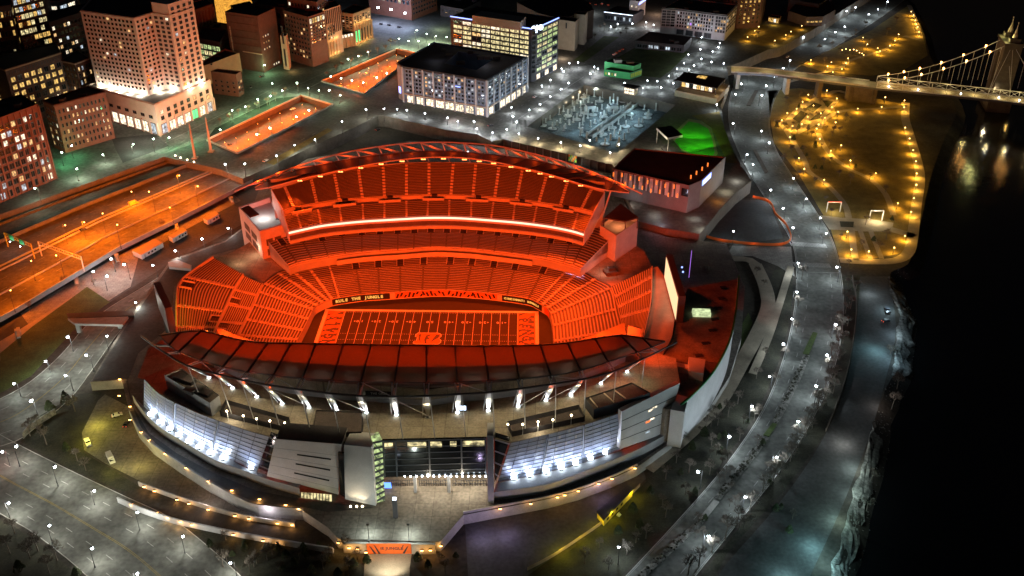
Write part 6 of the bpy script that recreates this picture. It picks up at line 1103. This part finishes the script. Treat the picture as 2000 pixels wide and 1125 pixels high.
# ================================================================ TREES
def twig(b, p, d, L, r, lev, mi):
    q = p + d * L; b.tube(p, q, r, r * .6, 5 if lev > 1 else 3, mi, False)
    if lev == 0: return
    n_ = 5 if lev > 1 else 6
    for k in range(n_):
        ax = d.orthogonal().normalized(); ax.rotate(Matrix.Rotation(2 * PI * (k + random.random() * .6) / n_, 3, d)); nd = (d * random.uniform(.6, 1.) + ax * random.uniform(.55, .95) + V((0, 0, .2))).normalized()
        twig(b, p.lerp(q, random.uniform(.5, 1)), nd, L * random.uniform(.6, .82), max(.075, r * .55), lev - 1, mi)
TP = []
for k in range(4):
    random.seed(40 + k); b = MB(); b.tube((0, 0, 0), (0, 0, 2.6), .24, .17, 6); tr = b.build('trunk', 'bark')
    b = MB(); twig(b, V((0, 0, 2.4)), V((random.uniform(-.1, .1), .05, 1)).normalized(), 2.5, .17, 3, 0); cr = b.build('crown', 'bark'); [COL.objects.unlink(q) for q in (tr, cr)]; TP.append((tr, cr))
EV = []
for k in range(2):
    random.seed(70 + k); b = MB(); b.tube((0, 0, 0), (0, 0, 1.4), .2, .14, 6); tr = b.build('trunk', 'bark'); b = MB()
    for i in range(520):
        z = random.random(); rr = (1 - z) ** .7 * 1.9 * math.sqrt(random.random()) + .1; a_ = random.uniform(0, 2 * PI); c = V((rr * math.cos(a_), rr * math.sin(a_), .8 + z * 4.2)); u = V((random.uniform(-1, 1), random.uniform(-1, 1), random.uniform(-.6, .6))).normalized() * .3; v_ = u.orthogonal().normalized() * .24; b.poly([c - u, c + v_, c + u, c - v_])
    cr = b.build('crown', 'leaf'); [COL.objects.unlink(q) for q in (tr, cr)]; EV.append((tr, cr))
random.seed(5)
def trees(pts, z, label, group, s0=.8, s1=1.3, ev=.0, name='bare_tree', cat='tree'):
    for i, (px, py) in enumerate(pts):
        p = G(px + random.uniform(-2, 2), py + random.uniform(-2, 2), z); e = random.random() < ev; tr, cr = random.choice(EV if e else TP); s_ = random.uniform(s0, s1)
        t_ = thing('evergreen_shrub' if e else name, label.replace('#', nth(i)).replace('bare tree', 'evergreen shrub' if e else 'bare tree'), 'shrub' if e else cat, tuple(p), group)
        for q in (tr, cr): c = q.copy(); COL.objects.link(c); c.parent = t_
        t_.scale = (s_, s_, s_ * random.uniform(.85, 1.15)); t_.rotation_euler.z = random.uniform(0, 6.28)
trees([(1565, 545), (1560, 600), (1553, 650), (1532, 700), (1512, 755), (1480, 812), (1445, 860), (1410, 905), (1385, 925), (1340, 968), (1300, 1010), (1260, 1050), (1225, 1085), (1190, 1115)], 0, 'bare tree on the stadium verge of the riverside road, # from the crossing', 'bare trees along the riverside road', .8, 1.2)
trees([(1640, 650), (1632, 700), (1618, 745), (1595, 800), (1572, 850), (1545, 895), (1510, 940), (1490, 960), (1462, 1000), (1440, 1025), (1415, 1055), (1390, 1080), (1365, 1105), (1345, 1120)], 0, 'bare tree on the river verge of the riverside road, # from the crossing', 'bare trees along the riverside road', 1., 1.5)
trees([(1495, 700), (1475, 740), (1440, 790), (1400, 830), (1375, 850), (1350, 880), (1320, 905), (1345, 925), (1300, 935), (1270, 965), (1295, 985), (1235, 1000), (1250, 1030), (1205, 1045), (1170, 1070), (1140, 1100), (1330, 870), (1420, 815), (1390, 870), (1240, 1060)], 0, 'bare tree on the dark scrub slope right of the stadium, # from the top', 'growth on the scrub slope', .7, 1.2, .35)
trees([(130, 790), (100, 800), (145, 805), (75, 835), (90, 870), (130, 880), (150, 900), (60, 850), (170, 920)], 0, 'bare tree on the wedge beside the curving road, # listed', 'trees on the corner wedge', .9, 1.4, .3); trees([(30, 1040), (75, 1075), (110, 1095), (60, 1090), (20, 1080), (150, 1125), (95, 1120), (40, 1115)], 0, 'bare tree in the dark bottom left corner, # listed', 'trees in the bottom left corner', .9, 1.4, .3)
trees([(440, 1055), (480, 1065), (520, 1075), (560, 1090), (600, 1090), (640, 1100), (680, 1105), (500, 1100), (550, 1115), (610, 1120), (660, 1125), (700, 1095), (815, 1095), (835, 1110), (860, 1100), (890, 1090), (870, 1120)], 0, 'bare tree below the plaza front by the lit drive, # from the left', 'trees below the plaza front', .6, 1., .25)
trees([(1560, 250), (1575, 262), (1550, 275), (1590, 290), (1605, 330), (1570, 300), (1640, 345), (1660, 360), (1700, 350), (1730, 375), (1690, 440), (1705, 470), (1730, 470), (1580, 205), (1540, 215), (1530, 255), (1515, 250), (1600, 205), (1650, 235), (1625, 265), (1680, 490), (1715, 495), (1552, 320), (1740, 430), (1560, 190), (1620, 320), (1545, 300)], 0, 'bare tree among the amber paths of the lower park, # in the scatter', 'trees in the riverside park', .7, 1.1, .15)
trees([(1535 + (i * 43) % 120 + i * .9, 205 + (i * 31) % 130) for i in range(34)], 0, 'small bare tree scattered over the lower park gardens, # listed', 'trees in the riverside park', .5, .9, .25)
trees([(1600, 105), (1625, 95), (1650, 85), (1670, 70), (1690, 55), (1610, 125), (1640, 105), (1700, 90), (1730, 70), (1750, 50)], 0, 'bare tree in the park beyond the bridge, # in the scatter', 'trees beyond the bridge', .8, 1.2, .1)
trees([(1590, 360), (1610, 395), (1625, 420), (1640, 470), (1655, 520), (1530, 320), (1560, 350)], 0, 'bare tree at the kerb between road and park, # from the top', 'trees at the park kerb', .6, .9)
trees([(432, 245), (450, 237), (468, 229), (486, 221), (504, 213), (522, 205), (540, 197), (558, 189), (668, 135), (685, 127), (702, 119), (720, 112), (738, 106), (755, 100), (640, 150), (655, 142), (762, 92), (772, 88)], TZ, 'bare tree on the planted edge of the highway cuts, # from the left', 'trees along the highway cuts', .7, 1.05); trees([(318, 448), (186, 560), (128, 562), (60, 610), (1420, 490), (1375, 540), (1475, 540), (1490, 560), (1405, 545)], 0, 'small bare tree at the edge of the lots, # listed', 'trees on the lots', .6, .9)
trees([(1172, 62), (1180, 58), (1200, 62), (1212, 70), (1222, 66), (1160, 78), (1478, 75), (1455, 64), (1500, 55)], TZ, 'bare tree beside the lit terraces at the top, # listed', 'trees at the top terraces', .6, .9); trees([(1700, 940), (1690, 1000), (1740, 800), (1735, 700), (1750, 760), (1670, 1040)], -2, 'bare tree on the river bank below the shore track, # from the top', 'trees on the river bank', .9, 1.3)
trees([(1345 + (i * 37) % 160 - .55 * ((i * 53) % 200) + 60, 800 + (i * 53) % 260) for i in range(46)], 0, 'bare tree in the thicket between plaza path and riverside road, # listed', 'growth on the scrub slope', .5, .9, .3)
trees([(1655 - 1.15 * t * .2 + 8 * ((t * 7) % 3), 560 + t * 1.0) if t < 200 else (1615 - (t - 200) * .62 + 8 * ((t * 7) % 3), 760 + (t - 200)) for t in range(0, 400, 11)], 0, 'bare tree in the second row beside the shore track, # from the crossing', 'second row of bare trees', .7, 1.1)
trees([(410 + i * 14 + (i * 29) % 17, 1068 + (i * 41) % 52) for i in range(22)], 0, 'bare tree in the thicket left of the lit drive, # listed', 'trees below the plaza front', .6, 1., .3)
# ================================================================ VEHICLES AND SMALL THINGS
CP = {}
def car_parts(paint, k):
    L, W_, H_ = (4.6, 1.85, 1.45) if k == 'car' else (5.6, 2.0, 1.85) if k == 'pickup' else (6.4, 2.2, 2.8)
    def bodyf(b):
        prof = {'car': [(-2.3, .35), (-2.3, .85), (-1.75, .95), (-1.1, 1.42), (.5, 1.45), (1.25, .95), (2.2, .8), (2.3, .35)], 'pickup': [(-2.8, .5), (-2.8, 1.15), (-.7, 1.15), (-.45, 1.8), (.8, 1.85), (1.35, 1.2), (2.7, 1.05), (2.8, .5)], 'truck': [(-3.2, .5), (-3.2, 2.8), (1.3, 2.8), (1.4, 2.1), (2.0, 2.0), (2.5, 1.3), (3.15, 1.15), (3.2, .5)]}[k]
        for s_ in (-1, 1): f = [(x, s_ * W_ / 2 * (.86 if z > 1.2 and k != 'truck' else 1), z) for x, z in prof]; b.tess_side(f, s_) if hasattr(b, 'tess_side') else b.poly(f[::s_])
        n_ = len(prof)
        for i in range(n_):
            (x0, z0), (x1, z1) = prof[i], prof[(i + 1) % n_]; w0, w1 = [W_ / 2 * (.86 if z > 1.2 and k != 'truck' else 1) for z in (z0, z1)]; b.poly([(x0, -w0, z0), (x1, -w1, z1), (x1, w1, z1), (x0, w0, z0)])
    def glassf(b):
        if k == 'truck': b.poly([(1.45, -.95, 2.07), (2.02, -.95, 2.0), (2.46, -.95, 1.36), (2.46, .95, 1.36), (2.02, .95, 2.02), (1.45, .95, 2.1)]); return
        x = -.0
        pr = ([(-1.68, 1.0), (-1.12, 1.4)], [(.52, 1.42), (1.2, 1.0)]) if k == 'car' else ([(-.68, 1.22), (-.47, 1.72)], [(.84, 1.78), (1.3, 1.26)])
        for (a, c) in pr: w_ = W_ / 2 * .8; o_ = .03 if a[0] > 0 else -.03; b.poly([(a[0] + o_, -w_, a[1] + .02), (c[0] + o_, -w_, c[1] + .02), (c[0] + o_, w_, c[1] + .02), (a[0] + o_, w_, a[1] + .02)])
        for s_ in (-1, 1): y = s_ * (W_ / 2 * .9 + .04); b.poly([(pr[0][0][0] + .2, y * 1.02, 1.0 + (.2 if k == 'pickup' else 0)), (pr[1][1][0] - .15, y * 1.02, 1.0 + (.2 if k == 'pickup' else 0)), (pr[1][0][0] - .1, y * .92, H_ - .12), (pr[0][1][0] + .1, y * .92, H_ - .12)])
    P = [one('body', bodyf, paint), one('window', glassf, 'dark_glass')]
    for x in (-L * .3, L * .3):
        for s_ in (-1, 1): P.append(one('wheel', lambda b: b.tube((x, s_ * W_ * .42, .34), (x, s_ * W_ * .52, .34), .34, n=10), 'rubber'))
    for s_ in (-1, 1): P.append(one('headlight', lambda b: b.box((L / 2 - .02, s_ * W_ * .33, .6), (.05, 0), (0, .2), .18), 'white_paint')); P.append(one('tail_light', lambda b: b.box((-L / 2 + .0, s_ * W_ * .36, .68), (.05, 0), (0, .16), .18), 'neon_red'))
    [COL.objects.unlink(q) for q in P]; return P
def car(px, py, z, toward, label, paint='car_dark', k='car', name='parked_car', cat='car', group=None):
    if (paint, k) not in CP: CP[(paint, k)] = car_parts(paint, k)
    p = G(px, py, z); d = G(*toward, z) - p; t_ = thing(name, label, cat, tuple(p), group); t_.rotation_euler.z = math.atan2(d.y, d.x)
    for q in CP[(paint, k)]: c = q.copy(); COL.objects.link(c); c.parent = t_
car(229, 812, .1, (250, 806), 'white car parked alone in the yellowish service yard', 'car_white'); car(247, 830, .1, (252, 820), 'small dark car near the white car in the service yard'); car(217, 899, .1, (224, 912), 'yellow lit box truck at the rim of the service yard', 'trailer_white', 'truck', 'box_truck', 'truck'); car(172, 866, .1, (178, 880), 'yellow lit van beside the service yard curve', 'trailer_white', 'pickup', 'parked_van', 'van')
car(1733, 608, .2, (1738, 625), 'dark pickup parked on the shore track near the rocks', 'car_dark', 'pickup', 'parked_pickup', 'pickup'); car(1730, 628, .2, (1738, 626), 'dark car with a blue glint behind the shore pickup')
for i, (px, py) in enumerate([(1200, 107), (1206, 103.5), (1212, 100), (1218, 96.5)]): car(px, py, TZ + .1, (px + 10, py - 6), nth(i).capitalize() + ' parked car in the short row beside the dark lawn, from the left', 'car_white' if i == 0 else 'car_dark', group='cars beside the dark lawn')
car(958, 246, TZ + .1, (975, 241), 'dark car with red tail lights at the crossing below the flats'); car(448, 284, TZ + .1, (440, 288), 'red tailed car crossing above the tunnel mouth', 'car_dark'); car(519, 315, TZ + .1, (530, 309), 'white car on the ramp street beside the near highway cut', 'car_white'); car(738, 254, .1, (750, 249), 'dark car in the gloomy lot behind the far roof'); car(490, 171, TZ + .1, (490, 180), 'dark car turning in the green lit street'); car(512, 150, TZ + .1, (522, 146), 'dark car parked at the foot of the brown block'); car(1045, 190, TZ + .1, (1056, 184), 'white car at the kerb beside the flats', 'car_white'); car(1538, 112, .1, (1530, 118), 'white car on the riverside road near the bridge', 'car_white'); car(745, 48, TZ + .1, (755, 50), 'dark car in the bluish car park, left one'); car(760, 50, TZ + .1, (770, 52), 'dark car in the bluish car park, middle one'); car(780, 54, TZ + .1, (790, 56), 'dark car in the bluish car park, right one'); car(572, 214, 6.3, (590, 207), 'white car on the orange near highway cut', 'car_white', name='moving_car'); car(715, 145, 6.3, (730, 138), 'white car on the orange far highway cut', 'car_white', name='moving_car'); car(678, 170, 6.3, (690, 165), 'second white car on the far highway cut, lower one', 'car_white', name='moving_car'); car(162, 450, 4.6, (190, 440), 'dark car on the left highway deck', name='moving_car')
car(262, 400, 4.6, (300, 386), 'orange lit truck in the middle of the left highway deck', 'yellow_tone', 'truck', 'moving_truck', 'truck')
for i, (px, py) in enumerate([(1110, 8), (1120, 9.5), (1130, 11), (1142, 5), (1152, 7), (1164, 9), (1176, 8), (1188, 10)]): car(px, py, TZ + .1, (px + 3, py - 5), nth(i).capitalize() + ' car in the bright car park at the top, from the left', 'car_white' if i % 3 == 0 else 'car_dark', group='cars in the top car park')
# highway sign gantries
def gantry(a, c, z, n_signs, label, mat, u0):
    a, c = G(*a, z), G(*c, z); t_ = thing('sign_gantry', label, 'gantry', tuple(a)); h = 7.5
    for p in (a, c): one('post', lambda b: (b.beam(p, p + V((0, 0, h)), .5, .5), b.beam(p + V((0, 0, h)), p + V((0, 0, h + 2)), .5, .5)), mat, t_)
    b = MB(); up = V((0, 0, h)); N_ = 10
    for dz in (0, 2): b.beam(a + up + V((0, 0, dz)), c + up + V((0, 0, dz)), .35, .35)
    for k in range(N_): p, q = a.lerp(c, k / N_) + up, a.lerp(c, (k + 1) / N_) + up; b.beam(p, p + V((0, 0, 2)), .2, .2); b.beam(p, q + V((0, 0, 2)), .15, .15)
    b.build('beam', mat, t_); d = (c - a).normalized(); n_ = V((d.y, -d.x, 0)); n_ = n_ if n_.y < 0 else -n_
    for k in range(n_signs):
        p = a.lerp(c, u0[k]) + n_ * .6 + V((0, 0, h - .6)); one('road_sign', lambda b: b.slab([p - d * 2.4, p + d * 2.4, p + d * 2.4 + V((0, 0, 3)), p - d * 2.4 + V((0, 0, 3))], -n_ * .15), 'sign_green', t_); one('sign_lamp', lambda b: b.ball(p + n_ * 1.4 - V((0, 0, .5)), .35, 0, 8), 'lamp_white', t_); light('POINT', p + n_ * 1.8 + V((0, 0, .6)), 260, (.8, 1, .8), t_)
gantry((16, 482), (68, 505), 4.5, 2, 'orange lit overhead gantry with two green signs at the left edge', 'yellow_tone', (.3, .68)); gantry((82, 500), (165, 530), 4.5, 0, 'dark overhead gantry seen from behind beside the lit one', 'steel', ())
# footbridge, canopy, trailers, tents, pylons, stage arches
tag(one('footbridge', lambda b: (b.prism(GL([(132, 622), (250, 618), (240, 634), (146, 632)], 6), 4.8, 6), b.prism(GL([(130, 612), (258, 606), (262, 616), (134, 621)], 6), 4.8, 6.01, 1), b.box(G(156, 648, 0), (1, 0), (0, 1), 4.8), b.box(G(236, 640, 0), (1, 0), (0, 1), 4.8)), ['concrete', 'roof_brown']), 'concrete footbridge crossing the curving road left of the stadium', 'footbridge')
tag(one('entrance_canopy', lambda b: (b.prism(GL([(328, 512), (345, 507), (374, 518), (372, 525), (330, 521)], 6.5), 4.5, 6.5), b.box(G(349, 535, 0), (.8, 0), (0, .8), 4.5), b.box(G(365, 538, 0), (.8, 0), (0, .8), 4.5)), 'white_panel'), 'white canopy slab by the car park lamps at the plaza tip', 'canopy'); light('POINT', G(355, 533, 3), 900, (1, .95, .8))
for i, (pts, lb) in enumerate((([(258, 490), (276, 498), (318, 474), (302, 466)], 'largest white trailer in the car park, nearest the canopy'), ([(329, 461), (337, 466), (365, 450), (357, 445)], 'middle white trailer in the car park beneath the highway'), ([(397, 426), (405, 431), (428, 418), (420, 413)], 'farthest white trailer in the car park beneath the highway'))):
    P = GL(pts, 3.6); t_ = thing('site_trailer', lb, 'trailer', tuple(sum(P, V()) / 4 - V((0, 0, 3.6)))); one('body', lambda b: (b.prism(P, .6, 3.6, 0, 1)), ['trailer_white', 'tan'], t_)
    d = (P[2] - P[1]).normalized(); n_ = V((d.y, -d.x, 0)); n_ = n_ if n_.y < 0 else -n_
    one('door', lambda b: b.slab([V((q.x, q.y, z)) + n_ * .05 for q, z in ((P[1] + d * 2, .7), (P[1] + d * 3, .7), (P[1] + d * 3, 2.8), (P[1] + d * 2, 2.8))], -n_ * .04), 'grey_panel', t_)
    for k in range(3): q = P[1] + d * (5 + 2.5 * k); one('window', lambda b: b.slab([V((r.x, r.y, z)) + n_ * .05 for r, z in ((q, 1.7), (q + d * 1.3, 1.7), (q + d * 1.3, 2.7), (q, 2.7))], -n_ * .04), 'dark_glass', t_)
    for k in (.15, .85): q = P[1].lerp(P[2], k); one('wheel', lambda b: b.tube(V((q.x, q.y, .45)) + n_ * .1, V((q.x, q.y, .45)) - n_ * .5, .45, n=10), 'rubber', t_)
P = GL([(1167, 998), (1224, 950), (1236, 956), (1180, 1014)], 4); t_ = thing('site_office', 'yellow lit portable office with dark roof at the edge of the lower lot', 'site office', tuple(sum(P, V()) / 4 - V((0, 0, 4)))); one('wall', lambda b: b.prism(P, .4, 3.6), 'yellow_tone', t_); one('roof', lambda b: b.prism([(sum(P, V()) / 4).lerp(q, 1.06) for q in P], 3.6, 4.1), 'roof_dark', t_); d = (P[2] - P[3]).normalized(); n_ = V((d.y, -d.x, 0)); n_ = n_ if n_.x > 0 else -n_  # wall colour carries the yellow light that falls on the office
for k in range(4): q = P[3] + d * (2 + 3.4 * k); one('window', lambda b: b.slab([V((r.x, r.y, z)) + n_ * .06 for r, z in ((q, 1.6), (q + d * 1.5, 1.6), (q + d * 1.5, 2.8), (q, 2.8))], -n_ * .05), 'dark_glass', t_)
one('steps', lambda b: [b.box(P[3] + d * 9 + n_ * (1. + .4 * k) - V((0, 0, P[3].z)), tuple((d * .8)[:2]), tuple((n_ * .2)[:2]), .9 - .3 * k) for k in range(3)], 'steel', t_)
for p_, pw in (((1195, 1000), 1600), ((1240, 962), 1100), ((1168, 1018), 900), ((1100, 1068), 1500), ((1140, 1045), 1300)): light('POINT', G(*p_, 4), pw, (1, .82, .05))
for p_, pw, c_ in (((185, 815), 3500, (1, .85, .1)), ((165, 850), 2500, (1, .85, .08)), ((215, 905), 1500, (1, .85, .1)), ((270, 895), 2200, (1, .8, .2)), ((940, 1035), 1500, (.7, .55, 1)), ((990, 1030), 1500, (.7, .55, 1)), ((1180, 960), 900, (.65, .5, 1)), ((400, 975), 1400, (1, .85, .8)), ((520, 1000), 1400, (.95, .85, 1)), ((1700, 560), 2500, (.7, .85, .9)), ((1715, 670), 4200, (.4, .8, .9)), ((1738, 592), 3000, (.6, .85, .95)), ((1752, 640), 2600, (.6, .85, 1)), ((1745, 690), 2200, (.5, .8, 1)), ((1672, 900), 3600, (.75, .95, .9)), ((1668, 950), 3000, (.7, .95, .9)), ((1650, 850), 2600, (.9, .9, .85)), ((1590, 1050), 4600, (.4, .85, .9)), ((1640, 1000), 3600, (.6, .95, .85)), ((1618, 1085), 4200, (.45, .85, .9)), ((1540, 1110), 4000, (.45, .85, .9)), ((1722, 780), 1200, (.8, .7, .65))): light('POINT', G(*p_, 5), pw, c_)
P = crom(GL([(1030, 1115), (1080, 1088), (1130, 1055), (1180, 1020), (1215, 985), (1250, 950)], 0), 4); o = kerb('lot_fence', P, 1.6, .15, None, 'tan'); tag(o, 'long yellow lit fence curving round the lower right lot', 'fence')
for i, (bx, tx_) in enumerate((((381, 309), (372.6, 241.8)), ((412, 296), (401, 229)))):
    p = G(*bx, TZ); q = p + V((0, 0, 24)); o = one('gateway_pylon', lambda b: (b.tube(p, q, 1., .45, 10), b.box(p, (1.8, 0), (0, 1.8), .8), b.tube(q, q + V((0, 0, 2)), .45, .05, 8)), 'beige'); tag(o, ('left', 'right')[i] + ' tall slim pale pylon standing at the tunnel mouth', 'pylon', 'pylons at the tunnel mouth')
for i, px in enumerate((343, 353, 366, 379)): p = G(px, 306 + i * 4.2, TZ); o = one('portal_lamp', lambda b: (b.box(p, (.5, 0), (0, .5), .5, 0), b.ball(p + V((0, 0, .9)), .5, 1, 8)), ['concrete', 'lamp_warm']); tag(o, nth(i) + ' small lamp on the tunnel mouth parapet from the left', 'lamp', 'lamps on the tunnel mouth'); light('POINT', p + V((0, 0, 1.6)), 250, (1, .85, .7), o)
for i, (x0, x1, y0) in enumerate(((1614, 1640, 408), (1697, 1722, 425))):
    p, q = G(x0, y0 + 6, 0), G(x1, y0 + 6, 0); h = 7.; t_ = thing('lit_arch', ('left lit arch with a red trimmed top over the park steps', 'right bright white lit arch over the park path')[i], 'arch', tuple(p)); one('frame', lambda b: (b.beam(p, p + V((0, 0, h)), .5, .5), b.beam(q, q + V((0, 0, h)), .5, .5), b.beam(p + V((0, 0, h)), q + V((0, 0, h)), .6, .6)), 'steel', t_); one('light_strip', lambda b: b.beam(p + V((0, -.4, h + .1)), q + V((0, -.4, h + .1)), .25, .4), ('neon_red', 'win_white')[i], t_); light('POINT', (p + q) / 2 + V((0, -2, 5)), (3000, 6500)[i], (1, .8, .45), t_)
p = G(1344, 545, PZ); tag(one('light_mast', lambda b: (b.tube(p, p + V((0, 0, 19)), .25, .1), b.tube(p + V((.3, -.2, 1)), p + V((.2, -.2, 18)), .09, .09, 6, 1)), ['dark_steel', 'sign_purple']), 'slim mast strung with purple lights behind the big screen', 'mast')
for i, (px, py) in enumerate(((1332, 522), (1334, 531))): p = G(px, py, 8); o = one('blue_beacon', lambda b: (b.ball(p, .55, 0, 8), b.tube(V((p.x, p.y, PZ)), p, .12, mi=1)), ['blue_led', 'dark_steel']); tag(o, ('upper', 'lower')[i] + ' blue beacon between the big screen and the purple mast', 'beacon')
p = G(1121.6, 523.5, 14.6); o = one('spotlight_fixture', lambda b: (b.ball(p, .9, 0, 10), b.box(p - V((0, -.6, 1.4)), (.6, 0), (0, .4), 1.4, 1)), ['sign_white', 'dark_steel'], stad); light('POINT', p + V((0, -1.6, .4)), 2500, (.8, .55, 1), stad)
b = MB(); P = crom(GL([(1366, 460), (1400, 470), (1440, 476), (1500, 480), (1532, 478), (1545, 466), (1535, 440), (1515, 420), (1508, 402), (1495, 392), (1470, 386)], 0), 4); o = kerb('orange_barrier', P, 1.7, .3, None, 'orange_paint'); tag(o, 'long orange fabric barrier curving round the lot below the music hall', 'barrier'); P2 = P[::5]
for q in P2: light('POINT', q + V((0, -1.5, 2)), 130, (1, .4, .15), o)
# the sunken building pit: columns, round footings, heaps
random.seed(9)
PQ = [V(q) for q in ((1050, 246, 0), (1140, 182, 0), (1296, 208, 0), (1206, 292, 0))]
def pit(u, v, z=1.): p = PQ[0].lerp(PQ[1], u).lerp(PQ[3].lerp(PQ[2], u), v); return G(p.x, p.y, z)
for i in range(12):
    for j in range(9):
        if random.random() < .15: continue
        p = pit((i + .5 + random.uniform(-.2, .2)) / 12, (j + .5 + random.uniform(-.2, .2)) / 9); h_ = random.uniform(3.5, 6.5); w_ = random.uniform(.45, .65); rd = random.choice((1.1, 1.1, 1.3, 3.4))
        o = one('concrete_stub', lambda b: (b.box(p, (w_, 0), (0, w_), h_), b.tube(p, p + V((0, 0, .5)), rd, n=16), b.tube(p, p + V((0, 0, .12)), rd * 1.4, n=14, mi=1)), ['concrete', 'asphalt']); tag(o, 'pale concrete column stub on a round footing in the sunken pit', 'column stub', 'concrete stubs in the sunken pit')
tag(one('pit_wall', lambda b: (b.beam(pit(.1, .55, 2.2), pit(.95, .62, 2.2), .7, 2.6), b.beam(pit(.1, .63, 2.2), pit(.95, .7, 2.2), .7, 2.6), b.beam(pit(.1, .59, 1.3), pit(.95, .66, 1.3), 5, .3)), 'concrete'), 'long trench of two concrete walls crossing the sunken pit', 'trench wall')
for i, (u, v) in enumerate(((.62, .3), (.72, .52))): c_ = pit(u, v); o = one('stair_core', lambda b: (b.box(c_, (3.4, 1), (-1, 3), 5, 0, 1), b.box(c_ + V((0, -3.4, 0)), (1, 0), (0, .4), 2.6, 1)), ['concrete', 'roof_dark']); tag(o, ('farther', 'nearer')[i] + ' dark topped concrete core standing in the sunken pit', 'stair core')
for k in range(18):
    u, v = (k % 6 + .5) / 6, (k // 6 + .5) / 3; light('POINT', pit(u, v) + V((random.uniform(-4, 4), 3, 7.5)), 2600 if v < .4 else 5200, (.75, .95, .9) if v < .4 else (.5, .82, 1))
for k in range(8): t = k / 8; light('POINT', G(1028 + 110 * t, 246 - 78 * t, 5) + V((4, -3, 0)), 1200, (1, .8, .5))
for k in range(9): t = k / 9; light('POINT', G(1000 + 190 * t, 290 + 42 * t, 3), 2400, (1, .88, .62)); light('POINT', G(770 + 150 * t, 240 + 32 * t, 4), 1800, (1, .85, .6))
p, q = G(1110, 314, 6), G(1126, 318, 6); b = MB(); cs = ['lime', 'orange_paint', 'apart_blue', 'green_wall', 'yellow_tone']
for i in range(6):
    for j in range(3): a, c = p.lerp(q, i / 6), p.lerp(q, (i + 1) / 6); b.slab([a + V((0, 0, j * 1.6)), c + V((0, 0, j * 1.6)), c + V((0, 0, j * 1.6 + 1.6)), a + V((0, 0, j * 1.6 + 1.6))], (0, .3, 0), (i * 2 + j * 3) % 5)
tag(b.build('mural_panel', cs), 'patchwork coloured mural panel on the raised street columns', 'mural'); light('POINT', (p + q) / 2 + V((0, -4, 2)), 600, (1, 1, .9))
b = MB()
for k in range(15): t = k / 14; p = G(985 + 212 * t, 272 + 51 * t, TZ - .6); o = one('street_column', lambda b: b.box(V((p.x, p.y - 1.2, 0)), (.5, 0), (0, .5), 8.6), 'concrete'); tag(o, nth(k) + ' concrete column under the raised street, from the left', 'column', 'columns under the raised street')
print('OBJECTS', len(S.objects), 'LIGHTS', LN[0])
